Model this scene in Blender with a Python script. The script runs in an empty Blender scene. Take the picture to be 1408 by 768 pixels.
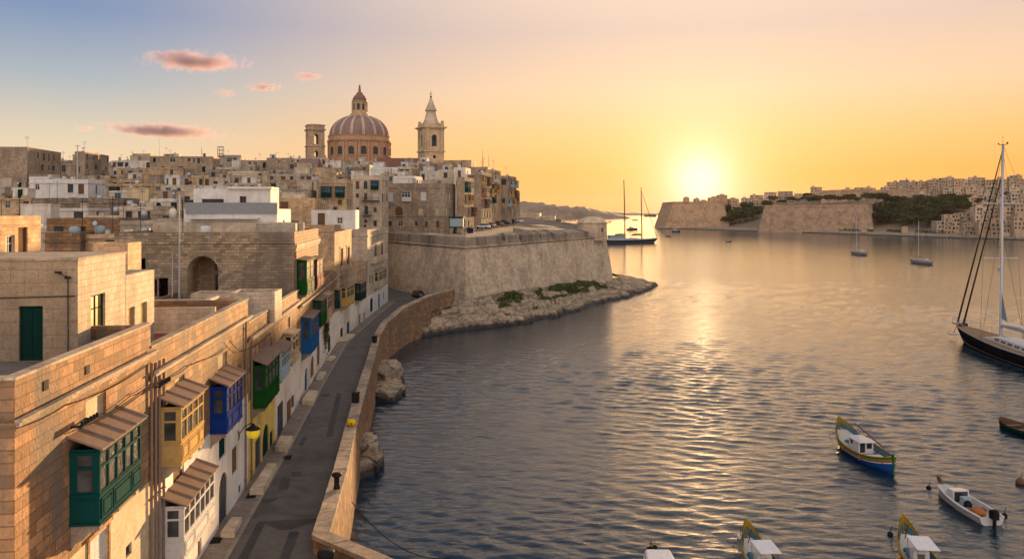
import bpy, bmesh, math, random
from mathutils import Vector, Matrix, noise as mnoise
R = math.radians
PI = math.pi
scene = bpy.context.scene
col = scene.collection
rng = random.Random(7)

# ------------------------------------------------------------------ camera
EYE = 22.0            # metres above the water
FPX = 1095.0          # focal length in units of a 1408 wide frame
HORY = 291.0
cam_d = bpy.data.cameras.new("camera")
cam_d.lens = 36.0 * FPX / 1408.0
cam_d.sensor_width = 36.0
cam_d.shift_y = -(384.0 - HORY) / 1408.0
cam_d.clip_start = 0.5
cam_d.clip_end = 40000.0
cam = bpy.data.objects.new("camera", cam_d)
cam.location = (0, 0, EYE)
cam.rotation_euler = (R(90), 0, 0)
col.objects.link(cam)
scene.camera = cam

# ------------------------------------------------------------------ light
SUN_AZ, SUN_EL = 13.3, 2.2
sdir = Vector((math.sin(R(SUN_AZ)) * math.cos(R(SUN_EL)), math.cos(R(SUN_AZ)) * math.cos(R(SUN_EL)), math.sin(R(SUN_EL))))
world = bpy.data.worlds.new("World")
scene.world = world
world.use_nodes = True
wn, wl = world.node_tree.nodes, world.node_tree.links
wn.clear()
w_out = wn.new("ShaderNodeOutputWorld")
w_bg = wn.new("ShaderNodeBackground")
w_bg.inputs["Strength"].default_value = 0.1
wl.new(w_bg.outputs[0], w_out.inputs["Surface"])
w_sky = wn.new("ShaderNodeTexSky")
w_sky.sky_type = 'NISHITA'
w_sky.sun_disc = False
w_sky.sun_elevation = R(SUN_EL)
w_sky.sun_rotation = R(SUN_AZ)
w_sky.air_density = 1.2
w_sky.dust_density = 2.0
w_tc = wn.new("ShaderNodeTexCoord")
w_nrm = wn.new("ShaderNodeVectorMath"); w_nrm.operation = 'NORMALIZE'
wl.new(w_tc.outputs["Generated"], w_nrm.inputs[0])
w_sep = wn.new("ShaderNodeSeparateXYZ")
wl.new(w_nrm.outputs[0], w_sep.inputs[0])


def wmath(op, a, b=None, c=None, clamp=False):
    n = wn.new("ShaderNodeMath"); n.operation = op; n.use_clamp = clamp
    for i, v in enumerate((a, b, c)):
        if v is None: continue
        if isinstance(v, (int, float)): n.inputs[i].default_value = v
        else: wl.new(v, n.inputs[i])
    return n.outputs[0]


def wramp(stops, fac, scale=2.0):
    n = wn.new("ShaderNodeValToRGB")
    cr = n.color_ramp
    cr.interpolation = 'B_SPLINE' if False else 'LINEAR'
    while len(cr.elements) < len(stops): cr.elements.new(0.5)
    for e, (p, c) in zip(cr.elements, stops):
        e.position = min(1.0, p * scale); e.color = (c[0], c[1], c[2], 1)
    wl.new(wmath('MULTIPLY', fac, scale), n.inputs[0])
    return n.outputs[0]


def wdot(v):
    n = wn.new("ShaderNodeVectorMath"); n.operation = 'DOT_PRODUCT'
    wl.new(w_nrm.outputs[0], n.inputs[0]); n.inputs[1].default_value = v
    return n.outputs["Value"]


zz = wmath('MAXIMUM', w_sep.outputs[2], 0.0)
SKY_COOL = [(0, (.90, .56, .28)), (.047, (.89, .65, .40)), (.085, (.72, .61, .45)), (.146, (.41, .46, .50)), (.219, (.20, .29, .47)), (.3, (.20, .27, .43)), (.42, (.24, .29, .41)), (.5, (.27, .31, .42))]
SKY_WARM = [(0, (.95, .40, .085)), (.047, (.97, .44, .10)), (.09, (.97, .53, .19)), (.146, (.93, .61, .37)), (.219, (.76, .56, .45)), (.3, (.95, .71, .53)), (.42, (.88, .70, .58)), (.5, (.45, .42, .44))]
w_cool = wramp(SKY_COOL, zz)
w_warm = wramp(SKY_WARM, zz)
warm_ax = Vector((math.sin(R(24)), math.cos(R(24)), 0))
hx = wmath('SQRT', wmath('MAXIMUM', wmath('SUBTRACT', 1.0, wmath('MULTIPLY', zz, zz)), 0.02))
caz = wmath('DIVIDE', wdot(warm_ax), hx)
w_mr = wn.new("ShaderNodeMapRange"); w_mr.interpolation_type = 'SMOOTHSTEP'
w_mr.inputs["From Min"].default_value = math.cos(R(54)); w_mr.inputs["From Max"].default_value = 1.0
wl.new(caz, w_mr.inputs["Value"])
w_mix = wn.new("ShaderNodeMix"); w_mix.data_type = 'RGBA'
wl.new(w_mr.outputs[0], w_mix.inputs["Factor"]); wl.new(w_cool, w_mix.inputs["A"]); wl.new(w_warm, w_mix.inputs["B"])
sd = wmath('MAXIMUM', wdot(sdir), 0.0)


def glow(power, colour, base):
    n = wn.new("ShaderNodeMix"); n.data_type = 'RGBA'; n.blend_type = 'ADD'
    wl.new(wmath('POWER', sd, power), n.inputs["Factor"])
    wl.new(base, n.inputs["A"]); n.inputs["B"].default_value = (*colour, 1)
    n.clamp_factor = True
    return n.outputs["Result"]


g = glow(30, (.04, .075, .06), w_mix.outputs["Result"])
g = glow(260, (.03, .17, .13), g)
g = glow(900, (.10, .24, .30), g)
g = glow(3000, (.3, .3, .35), g)
# unseen sky behind us, opposite the sunset, brightened and evened as added fill
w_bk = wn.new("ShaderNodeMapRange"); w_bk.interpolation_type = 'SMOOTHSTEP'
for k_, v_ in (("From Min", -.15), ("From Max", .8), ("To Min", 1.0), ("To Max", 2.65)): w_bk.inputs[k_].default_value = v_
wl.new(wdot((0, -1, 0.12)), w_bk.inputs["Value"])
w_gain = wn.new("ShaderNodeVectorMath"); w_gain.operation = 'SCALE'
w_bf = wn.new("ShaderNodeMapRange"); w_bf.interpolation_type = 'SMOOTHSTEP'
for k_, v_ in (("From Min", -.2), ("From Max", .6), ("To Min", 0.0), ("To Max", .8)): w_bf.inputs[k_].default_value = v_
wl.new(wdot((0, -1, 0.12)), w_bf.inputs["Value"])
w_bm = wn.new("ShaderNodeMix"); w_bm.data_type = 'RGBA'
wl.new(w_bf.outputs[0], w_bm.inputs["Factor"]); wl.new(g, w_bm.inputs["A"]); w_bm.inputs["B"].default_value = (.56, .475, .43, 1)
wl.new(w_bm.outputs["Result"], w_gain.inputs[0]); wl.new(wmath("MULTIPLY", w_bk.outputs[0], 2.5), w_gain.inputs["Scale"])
w_nis = wn.new("ShaderNodeVectorMath"); w_nis.operation = 'SCALE'
wl.new(w_sky.outputs[0], w_nis.inputs[0]); w_nis.inputs["Scale"].default_value = 0.03
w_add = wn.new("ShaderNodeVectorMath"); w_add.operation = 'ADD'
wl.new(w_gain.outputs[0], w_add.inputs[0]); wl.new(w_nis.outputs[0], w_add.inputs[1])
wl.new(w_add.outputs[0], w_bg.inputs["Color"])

sun_d = bpy.data.lights.new("sun", 'SUN')
sun_d.energy = 4.2
sun_d.angle = R(1.0)        # a sun spread by evening haze
sun_d.color = (1.0, 0.60, 0.27)
sun = bpy.data.objects.new("sun", sun_d)
sun.rotation_euler = sdir.to_track_quat('Z', 'Y').to_euler()
sun.location = (60, 200, 120)
col.objects.link(sun)

scene.view_settings.view_transform = 'Standard'
scene.view_settings.look = 'None'
scene.view_settings.gamma = 1
scene.view_settings.exposure = 2.05
scene.view_settings.use_curve_mapping = False
scene.render.engine = 'CYCLES'
scene.cycles.use_denoising = True
scene.cycles.max_bounces = 5
scene.cycles.diffuse_bounces = 3
scene.cycles.glossy_bounces = 3
scene.cycles.transmission_bounces = 3
scene.cycles.transparent_max_bounces = 6
scene.cycles.volume_bounces = 1
scene.cycles.sample_clamp_indirect = 4.0
scene.cycles.sample_clamp_direct = 0.3
scene.cycles.caustics_reflective = False
scene.cycles.caustics_refractive = False


# ------------------------------------------------------------------ geometry of the photograph
def kx(px): return (px - 704.0) / FPX
def at(px, py, D): return Vector((kx(px) * D, D, EYE - (py - HORY) / FPX * D))       # a point D metres ahead
def zat(py, D): return EYE - (py - HORY) / FPX * D
def onz(px, py, z):                                                                   # a point at height z
    D = (EYE - z) * FPX / (py - HORY)
    return Vector((kx(px) * D, D, z))


# ------------------------------------------------------------------ mesh builder
class MB:
    def __init__(s):
        s.v, s.f, s.m, s.sm = [], [], [], []
        s.mi = 0
        s.smooth = False
        s.M = None
    def add(s, pts, faces):
        b = len(s.v)
        for p in pts:
            p = Vector(p)
            if s.M is not None: p = s.M @ p
            s.v.append(p)
        for f in faces:
            s.f.append([b + i for i in f]); s.m.append(s.mi); s.sm.append(s.smooth)
        return s
    def quad(s, a, b, c, d): return s.add([a, b, c, d], [(0, 1, 2, 3)])
    def poly(s, pts): return s.add(pts, [tuple(range(len(pts)))])
    def box(s, x0, x1, y0, y1, z0, z1):
        return s.add([(x0, y0, z0), (x1, y0, z0), (x1, y1, z0), (x0, y1, z0), (x0, y0, z1), (x1, y0, z1), (x1, y1, z1), (x0, y1, z1)],
                     [(0, 3, 2, 1), (4, 5, 6, 7), (0, 1, 5, 4), (1, 2, 6, 5), (2, 3, 7, 6), (3, 0, 4, 7)])
    def hexa(s, lo, hi):                      # two rings of n points, bottom and top
        n = len(lo)
        return s.add(list(lo) + list(hi), [tuple(reversed(range(n))), tuple(range(n, 2 * n))] + [(i, (i + 1) % n, n + (i + 1) % n, n + i) for i in range(n)])
    def prism(s, poly, z0, z1, inset=0.0):
        c = Vector((sum(p[0] for p in poly) / len(poly), sum(p[1] for p in poly) / len(poly), 0))
        hi = []
        for p in poly:
            q = Vector((p[0], p[1], 0)); d = c - q
            q = q + d.normalized() * inset if inset else q
            hi.append((q.x, q.y, z1))
        return s.hexa([(p[0], p[1], z0) for p in poly], hi)
    def lathe(s, prof, n=24, cx=0, cy=0, a0=0.0, close=True):
        pts, faces = [], []
        for r, z in prof:
            for i in range(n):
                a = a0 + 2 * PI * i / n
                pts.append((cx + r * math.cos(a), cy + r * math.sin(a), z))
        for j in range(len(prof) - 1):
            for i in range(n):
                faces.append((j * n + i, j * n + (i + 1) % n, (j + 1) * n + (i + 1) % n, (j + 1) * n + i))
        if close:
            faces.append(tuple(reversed(range(n))))
            faces.append(tuple(range((len(prof) - 1) * n, len(prof) * n)))
        return s.add(pts, faces)
    def tube(s, path, r, n=6, r2=None):
        path = [Vector(p) for p in path]
        pts, faces = [], []
        k = len(path)
        for i, p in enumerate(path):
            t = (path[min(i + 1, k - 1)] - path[max(i - 1, 0)]).normalized()
            up = Vector((0, 0, 1)) if abs(t.z) < .95 else Vector((1, 0, 0))
            a = t.cross(up).normalized(); b = t.cross(a).normalized()
            rr = r if r2 is None else r + (r2 - r) * i / (k - 1)
            for j in range(n):
                w = 2 * PI * j / n
                pts.append(p + a * rr * math.cos(w) + b * rr * math.sin(w))
        for i in range(k - 1):
            for j in range(n):
                faces.append((i * n + j, i * n + (j + 1) % n, (i + 1) * n + (j + 1) % n, (i + 1) * n + j))
        faces.append(tuple(range(n))); faces.append(tuple(range((k - 1) * n, k * n)))
        return s.add(pts, faces)
    def sphere(s, c, r, n=10, m=6, sx=1, sy=1, sz=1):
        prof = []
        c = Vector(c); pts, faces = [], []
        for j in range(m + 1):
            p = PI * j / m
            for i in range(n):
                a = 2 * PI * i / n
                pts.append(c + Vector((r * sx * math.sin(p) * math.cos(a), r * sy * math.sin(p) * math.sin(a), r * sz * math.cos(p))))
        for j in range(m):
            for i in range(n):
                faces.append((j * n + i, (j + 1) * n + i, (j + 1) * n + (i + 1) % n, j * n + (i + 1) % n))
        return s.add(pts, faces)
    def wall(s, o, ud, W, z0, z1, ops=(), depth=.2, back=False):
        """A wall from o along ud, its openings cut out and lined with reveals.  ops: (u0,u1,z0,z1[,arch])"""
        o = Vector(o); ud = Vector(ud).normalized(); nr = ud.cross(Vector((0, 0, 1)))
        ops = [op for op in ops if op[1] > op[0] and op[3] > op[2]]
        us = sorted({0.0, W} | {max(0, min(W, round(u, 4))) for op in ops for u in op[:2]})
        zs = sorted({z0, z1} | {max(z0, min(z1, round(z, 4))) for op in ops for z in op[2:4]})
        P = lambda u, z, d=0.0: o + ud * u - nr * d + Vector((0, 0, z))
        for i in range(len(us) - 1):
            run = None
            for j in range(len(zs) - 1):
                um, zm = (us[i] + us[i + 1]) / 2, (zs[j] + zs[j + 1]) / 2
                if any(op[0] < um < op[1] and op[2] < zm < op[3] for op in ops): continue
                s.quad(P(us[i], zs[j]), P(us[i + 1], zs[j]), P(us[i + 1], zs[j + 1]), P(us[i], zs[j + 1]))
        for op in ops:
            u0, u1, a, b = op[:4]
            if len(op) > 4 and op[4]:
                n = 8; r = (u1 - u0) / 2; h = min(r, (b - a) * .5); sp = b - h
                arc = [(u0 + r - r * math.cos(PI * k / n), sp + h * math.sin(PI * k / n)) for k in range(n + 1)]
                for k in range(n):
                    (p, q), (p2, q2) = arc[k], arc[k + 1]
                    s.quad(P(p, q), P(p2, q2), P(p2, b), P(p, b))
                    s.quad(P(p, q), P(p, q, depth), P(p2, q2, depth), P(p2, q2))
                t = sp
            else:
                t = b
                s.quad(P(u0, b), P(u0, b, depth), P(u1, b, depth), P(u1, b))
            s.quad(P(u0, a), P(u0, a, depth), P(u0, t, depth), P(u0, t))
            s.quad(P(u1, a), P(u1, t), P(u1, t, depth), P(u1, a, depth))
            s.quad(P(u0, a), P(u1, a), P(u1, a, depth), P(u0, a, depth))
        return s
    def mesh(s, name, mats):
        me = bpy.data.meshes.new(name)
        me.from_pydata([tuple(p) for p in s.v], [], s.f)
        for m in (mats if isinstance(mats, (list, tuple)) else [mats]): me.materials.append(m)
        me.polygons.foreach_set("material_index", s.m)
        me.polygons.foreach_set("use_smooth", s.sm)
        uv = me.uv_layers.new(name="uv")
        Z = Vector((0, 0, 1))
        data = [0.0] * (2 * len(me.loops))
        for p in me.polygons:
            n = p.normal
            if abs(n.z) > .8:
                for li in p.loop_indices:
                    c = me.vertices[me.loops[li].vertex_index].co
                    data[2 * li] = c.x; data[2 * li + 1] = c.y
            else:
                t = Z.cross(n)
                t.normalize()
                for li in p.loop_indices:
                    c = me.vertices[me.loops[li].vertex_index].co
                    data[2 * li] = c.x * t.x + c.y * t.y; data[2 * li + 1] = c.z
        uv.data.foreach_set("uv", data)
        me.update()
        return me
    def build(s, name, mats, parent=None, loc=(0, 0, 0), rz=0.0):
        return link(name, s.mesh(name, mats), parent, loc, rz)


def link(name, me, parent=None, loc=(0, 0, 0), rz=0.0):
    o = bpy.data.objects.new(name, me)
    col.objects.link(o)
    if parent is not None: o.parent = parent
    o.location = loc
    if rz: o.rotation_euler = (0, 0, rz)
    return o


def tag(o, label, cat, group=None):
    o['label'] = label; o['category'] = cat
    if group: o['group'] = group
    return o


def thing(name, label, cat, loc=(0, 0, 0), rz=0.0, group=None):
    o = bpy.data.objects.new(name, None)
    o.empty_display_size = .3
    col.objects.link(o)
    o.location = loc; o.rotation_euler = (0, 0, rz)
    return tag(o, label, cat, group)


def struct(o, kind='structure'):
    o['kind'] = kind
    return o


def copy_tree(o, parent=None):
    c = o.copy(); col.objects.link(c)
    if parent is not None: c.parent = parent
    for ch in [x for x in o.children]: copy_tree(ch, c)
    return c


# ------------------------------------------------------------------ materials
def newmat(name):
    m = bpy.data.materials.new(name); m.use_nodes = True
    n, l = m.node_tree.nodes, m.node_tree.links
    return m, n, l, n["Principled BSDF"]


def mixc(n, l, a, b, fac, mode='MIX'):
    x = n.new("ShaderNodeMix"); x.data_type = 'RGBA'; x.blend_type = mode
    for k, v in (("A", a), ("B", b), ("Factor", fac)):
        if isinstance(v, (int, float)): x.inputs[k].default_value = v
        elif isinstance(v, tuple): x.inputs[k].default_value = (*v[:3], 1)
        else: l.new(v, x.inputs[k])
    return x.outputs["Result"]


def ntex(n, l, vec, scale, detail=4, rough=.55, dist=0.0):
    t = n.new("ShaderNodeTexNoise")
    t.inputs["Scale"].default_value = scale; t.inputs["Detail"].default_value = detail
    t.inputs["Roughness"].default_value = rough; t.inputs["Distortion"].default_value = dist
    if vec is not None: l.new(vec, t.inputs["Vector"])
    return t.outputs["Fac"]


def rng_(n, l, v, a, b, c=0.0, d=1.0):
    m = n.new("ShaderNodeMapRange")
    for k, x in (("From Min", a), ("From Max", b), ("To Min", c), ("To Max", d)): m.inputs[k].default_value = x
    l.new(v, m.inputs["Value"])
    return m.outputs[0]


def mapping(n, l, vec, sc):
    m = n.new("ShaderNodeMapping"); m.inputs["Scale"].default_value = sc
    l.new(vec, m.inputs["Vector"])
    return m.outputs[0]


def stone(name, base, var=.22, bw=.62, bh=.29, mortar=.55, stain=.55, stain_col=(.13, .105, .085), bump=.5, rough=.9, brick=True, vary=.16, fine=1.0, msize=.014, grit=.72):
    m, n, l, p = newmat(name)
    tc = n.new("ShaderNodeTexCoord"); geo = n.new("ShaderNodeNewGeometry"); pos = geo.outputs["Position"]
    hgt = None
    if brick:
        b = n.new("ShaderNodeTexBrick")
        l.new(tc.outputs["UV"], b.inputs["Vector"])
        b.inputs["Color1"].default_value = (*[c * (1 + var) for c in base], 1)
        b.inputs["Color2"].default_value = (*[c * (1 - var) for c in base], 1)
        b.inputs["Mortar"].default_value = (*[c * mortar for c in base], 1)
        b.inputs["Scale"].default_value = 1
        b.inputs["Brick Width"].default_value = bw; b.inputs["Row Height"].default_value = bh
        b.inputs["Mortar Size"].default_value = msize; b.inputs["Mortar Smooth"].default_value = .4
        c = b.outputs["Color"]; hgt = b.outputs["Fac"]
    else:
        rgb = n.new("ShaderNodeRGB"); rgb.outputs[0].default_value = (*base, 1); c = rgb.outputs[0]
    c = mixc(n, l, c, tuple(x * .62 for x in base), rng_(n, l, ntex(n, l, pos, 1.3 * fine, 7, .72), .40, .64, 0, grit))
    st = ntex(n, l, mapping(n, l, pos, (1.1, 1.1, .13)), 1.0, 6, .65, .4)
    big = ntex(n, l, pos, .16, 3)
    mu = n.new("ShaderNodeMath"); mu.operation = 'ADD'; l.new(st, mu.inputs[0]); l.new(big, mu.inputs[1])
    c = mixc(n, l, c, stain_col, rng_(n, l, mu.outputs[0], .93, 1.2, 0, stain))
    spk = ntex(n, l, pos, 7 * fine, 4, .7)
    c = mixc(n, l, c, tuple(x * .4 for x in base), rng_(n, l, spk, .52, .70, 0, grit))
    oi = n.new("ShaderNodeObjectInfo")
    val = rng_(n, l, oi.outputs["Random"], 0, 1, 1 - vary, 1 + vary)
    hs = n.new("ShaderNodeHueSaturation"); l.new(c, hs.inputs["Color"]); l.new(val, hs.inputs["Value"])
    l.new(rng_(n, l, oi.outputs["Random"], 0, 1, .88, 1.08), hs.inputs["Saturation"])
    l.new(hs.outputs[0], p.inputs["Base Color"])
    p.inputs["Roughness"].default_value = rough
    p.inputs["Specular IOR Level"].default_value = .2
    bp = n.new("ShaderNodeBump"); bp.inputs["Strength"].default_value = bump; bp.inputs["Distance"].default_value = .05
    h = spk
    if hgt is not None:
        s2 = n.new("ShaderNodeMath"); s2.operation = 'SUBTRACT'; l.new(spk, s2.inputs[0]); l.new(hgt, s2.inputs[1]); h = s2.outputs[0]
    l.new(h, bp.inputs["Height"]); l.new(bp.outputs[0], p.inputs["Normal"])
    return m


def paint(name, base, rough=.7, wear=.3, metal=0.0, spec=.01):
    m, n, l, p = newmat(name)
    geo = n.new("ShaderNodeNewGeometry")
    f = ntex(n, l, geo.outputs["Position"], 5, 5, .7)
    c = mixc(n, l, base, tuple(x * .55 + .01 for x in base), rng_(n, l, f, .45, .75, 0, wear * 2))
    l.new(c, p.inputs["Base Color"])
    l.new(rng_(n, l, f, .3, .7, rough * .8, min(1, rough * 1.3)), p.inputs["Roughness"])
    p.inputs["Metallic"].default_value = metal
    p.inputs["Specular IOR Level"].default_value = spec
    return m


def glass(name, base=(.02, .025, .03), rough=.08):
    m, n, l, p = newmat(name)
    geo = n.new("ShaderNodeNewGeometry")
    f = ntex(n, l, geo.outputs["Position"], 1.3, 2)
    l.new(mixc(n, l, base, tuple(x * 2.5 for x in base), rng_(n, l, f, .4, .7)), p.inputs["Base Color"])
    p.inputs["Roughness"].default_value = rough; p.inputs["Specular IOR Level"].default_value = .15
    return m


M = {}
M['honey'] = stone('honey_limestone', (.52, .36, .21), var=.3)
M['near'] = stone('near_limestone', (.30, .158, .068), var=.5, bw=.85, bh=.36, stain=.9, bump=.8, mortar=.6, msize=.02)
M['ashlar'] = stone('ashlar_block', (.32, .235, .155), var=.07, bw=1.05, bh=.52, mortar=.62, stain=.3, bump=.4, msize=.016)
M['pale'] = stone('pale_limestone', (.58, .465, .33), var=.16, stain=.45, grit=.55)
M['brown'] = stone('brown_limestone', (.41, .30, .20), var=.3, stain=.7, vary=.2)
M['grey'] = stone('grey_limestone', (.45, .37, .285), var=.2, stain=.7)
M['rough'] = stone('rough_rubble', (.31, .23, .15), var=.45, bw=.52, bh=.27, stain=.85, mortar=.5, bump=.9)
M['white'] = stone('white_limewash', (.68, .645, .59), brick=False, grit=.4, stain=.35, stain_col=(.3, .26, .2), bump=.3, vary=.08)
M['whiteold'] = stone('old_white_limewash', (.68, .61, .52), brick=False, grit=.55, stain=.6, stain_col=(.26, .19, .12), bump=.4, vary=.08)
M['cream'] = stone('cream_plaster', (.56, .44, .28), brick=False, stain=.5, stain_col=(.25, .17, .1), bump=.3)
M['yellow'] = stone('yellow_plaster', (.68, .47, .10), brick=False, stain=.35, stain_col=(.3, .2, .07), bump=.3, vary=.02)
M['fort'] = stone('fort_limestone', (.56, .43, .295), var=.2, grit=.42, bw=1.1, bh=.5, mortar=.5, stain=.45, bump=.5, vary=.04)
M['seawall'] = stone('sea_wall_stone', (.52, .375, .23), var=.35, bw=1.1, bh=.42, stain=.7, bump=.9, mortar=.5, msize=.02)
M['coping'] = stone('worn_coping', (.40, .31, .22), var=.16, bw=1.3, bh=.9, stain=.9, bump=.7, mortar=.5)
M['tower'] = stone('tower_stone', (.56, .42, .26), var=.12, bw=1.1, bh=.55, stain=.35, vary=.02)
M['roof'] = stone('dusty_roof', (.16, .135, .115), brick=False, stain=.6, bump=.4)
M['redroof'] = stone('red_roof_membrane', (.25, .05, .035), brick=False, stain=.3, stain_col=(.1, .03, .02), bump=.2, vary=.02)
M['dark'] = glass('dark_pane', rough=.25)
M['pane'] = glass('window_glass', (.03, .03, .03), .2)
M['bluepane'] = glass('blue_glass', (.02, .045, .065), .2)
M['teal'] = paint('teal_paint', (.004, .042, .040))
M['green'] = paint('green_paint', (.007, .06, .012))
M['dkgreen'] = paint('dark_green_paint', (.006, .03, .024))
M['blue'] = paint('blue_paint', (.005, .028, .19))
M['ltblue'] = paint('light_blue_paint', (.012, .085, .23))
M['greyblue'] = paint('grey_blue_paint', (.28, .36, .38))
M['maroon'] = paint('maroon_paint', (.10, .02, .03))
M['creamp'] = paint('cream_paint', (.42, .275, .10))
M['whitep'] = paint('white_paint', (.55, .53, .50))
M['brownp'] = paint('brown_paint', (.14, .075, .04))
M['orangep'] = paint('rust_paint', (.34, .12, .04))
M['wood'] = paint('weathered_wood', (.22, .155, .115), rough=.8)
M['metal'] = paint('dark_iron', (.02, .02, .022), rough=.5)
M['steel'] = paint('grey_steel', (.35, .35, .36), rough=.35, metal=.6)
M['cable'] = paint('black_cable', (.02, .017, .015), rough=.8)
M['olivepane'] = glass('olive_pane', (.16, .14, .03), .3)
M['slate'] = paint('slate_paint', (.055, .06, .07))
M['doorblue'] = paint('door_blue', (.02, .06, .11))
import numpy as np
# ------------------------------------------------------------------ the street line, the sea wall line
FAC = [(-12.8, 10.0), (-13.97, 21.0), (-16.2, 41.3), (-18.5, 62.0), (-21.3, 85.0), (-24.0, 109.0), (-24.6, 135.0), (-24.9, 160.0)]
WALL = [(3.0, 31.0, 5.0), (-2.6, 35.8, 5.0), (-6.6, 38.7, 5.0), (-10.5, 42.0, 5.0), (-11.77, 52.8, 5.0), (-12.9, 61.0, 5.0), (-14.4, 72.6, 5.0), (-16.5, 90.0, 5.0),
        (-17.9, 101.0, 5.0), (-19.0, 110.0, 5.1), (-19.5, 119.0, 5.5), (-18.6, 132.0, 6.2), (-15.9, 144.0, 6.8), (-13.6, 150.5, 7.0), (-11.8, 154.5, 7.0)]
ROADZ = 4.0


def interp(line, D):
    for a, b in zip(line[:-1], line[1:]):
        if a[1] <= D <= b[1]:
            t = (D - a[1]) / (b[1] - a[1]); return a[0] + (b[0] - a[0]) * t
    return line[0][0] if D < line[0][1] else line[-1][0]


def fx(D): return interp(FAC, D)
def wx(D): return interp([w for w in WALL if w[1] >= 41.9], D)


def street(px):                                   # where the sight line through px meets the facade line
    k = kx(px)
    for a, b in zip(FAC[:-1], FAC[1:]):
        m = (b[0] - a[0]) / (b[1] - a[1])
        D = (a[0] - m * a[1]) / (k - m)
        if a[1] - 1e-6 <= D <= b[1] + 1e-6: return Vector((k * D, D, 0))
    return Vector((FAC[-1][0], FAC[-1][1], 0))


# ------------------------------------------------------------------ water
def build_water():
    m, n, l, p = newmat("harbour_water")
    geo = n.new("ShaderNodeNewGeometry"); pos = geo.outputs["Position"]
    p.inputs["Base Color"].default_value = (.004, .02, .036, 1)
    p.inputs["IOR"].default_value = 1.5
    p.inputs["Roughness"].default_value = .08
    p.inputs["Specular IOR Level"].default_value = .5
    rot = n.new("ShaderNodeMapping"); rot.inputs["Rotation"].default_value = (0, 0, R(10)); rot.inputs["Scale"].default_value = (.45, 1, 1)
    l.new(pos, rot.inputs["Vector"])
    a = ntex(n, l, rot.outputs[0], 2.2, 4, .6, .5)
    b = ntex(n, l, rot.outputs[0], .8, 3, .5, .3)
    s = n.new("ShaderNodeMath"); s.operation = 'MULTIPLY_ADD'; l.new(b, s.inputs[0]); s.inputs[1].default_value = 1.6; l.new(a, s.inputs[2])
    bp = n.new("ShaderNodeBump"); bp.inputs["Strength"].default_value = 1.0; bp.inputs["Distance"].default_value = .065
    l.new(s.outputs[0], bp.inputs["Height"]); l.new(bp.outputs[0], p.inputs["Normal"])
    sy = n.new("ShaderNodeSeparateXYZ"); l.new(pos, sy.inputs[0]); l.new(rng_(n, l, sy.outputs[1], 80, 380, 1, .45), bp.inputs["Strength"])      # calmer in the outer harbour
    Ds = [22.0]
    while Ds[-1] < 900: Ds.append(Ds[-1] * 1.0036)
    while Ds[-1] < 30000: Ds.append(Ds[-1] * 1.06)
    Ds = np.array(Ds)
    ks = np.linspace(-.62, .95, 440)
    X = Ds[:, None] * ks[None, :]; Y = np.repeat(Ds[:, None], len(ks), 1)
    sp = Y * .0037
    Z = np.zeros_like(X)
    rs = np.random.RandomState(3)
    for i in range(70):
        lam = .5 * (2.5 / .5) ** rs.rand()
        th = R(74) + rs.randn() * .36
        k = 2 * PI / lam
        ph = k * (X * math.cos(th) + Y * math.sin(th)) + rs.rand() * 6.28
        Z += .0046 * lam * np.sin(ph) * np.clip((lam / sp - 1.8) / 1.2, 0, 1)
    Z *= 1 - .42 * np.clip((Y - 90) / 260, 0, 1)
    pt = np.zeros_like(X)                                  # gust patches and slicks
    for i in range(9):
        k = rs.uniform(.015, .09); th = R(70) + rs.randn() * .7
        pt += np.sin(k * (X * math.cos(th) + 1.7 * Y * math.sin(th)) + rs.rand() * 6.28)
    Z *= np.clip(.85 + .16 * pt, .35, 1.35)
    nr, nc = X.shape
    co = np.stack([X, Y, Z], -1).reshape(-1, 3)
    idx = np.arange(nr * nc).reshape(nr, nc)
    q = np.stack([idx[:-1, :-1], idx[:-1, 1:], idx[1:, 1:], idx[1:, :-1]], -1).reshape(-1, 4)
    me = bpy.data.meshes.new("water")
    me.vertices.add(len(co)); me.vertices.foreach_set("co", co.ravel())
    me.loops.add(q.size); me.loops.foreach_set("vertex_index", q.ravel())
    me.polygons.add(len(q)); me.polygons.foreach_set("loop_start", np.arange(0, q.size, 4)); me.polygons.foreach_set("loop_total", np.full(len(q), 4))
    me.polygons.foreach_set("use_smooth", np.ones(len(q), bool))
    me.update(); me.validate()
    me.materials.append(m)
    struct(link("water", me))


build_water()

# ------------------------------------------------------------------ ground under the town
mg, n, l, p = newmat("packed_earth")
geo = n.new("ShaderNodeNewGeometry")
l.new(mixc(n, l, (.16, .125, .09), (.26, .21, .155), rng_(n, l, ntex(n, l, geo.outputs["Position"], .7, 6, .7), .35, .65)), p.inputs["Base Color"])
p.inputs["Roughness"].default_value = .95


def cityz(D): return max(3.6, 4 + (D - 66) * .112) if D < 330 else 33.5
def platz(D): return 15.9 + max(0, D - 165) * .021


def build_terrain():
    b = MB(); pts, faces = [], []
    Ds = [8 + 9 * i for i in range(50)]
    us = [0, 6, 14, 26, 42, 62, 90, 130, 190, 280, 420]
    for D in Ds:
        x0 = fx(D) - 6 if D < 162 else -33
        for i, u in enumerate(us):
            pts.append((x0 - u, D, 3.6 if (u == 0 and D < 162) else cityz(D) - (2.5 if i == 1 else 0)))
    k = len(us)
    for i in range(len(Ds) - 1):
        for j in range(k - 1):
            faces.append((i * k + j, (i + 1) * k + j, (i + 1) * k + j + 1, i * k + j + 1))
    b.add(pts, faces)
    struct(b.build("terrain", mg))


build_terrain()


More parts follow.
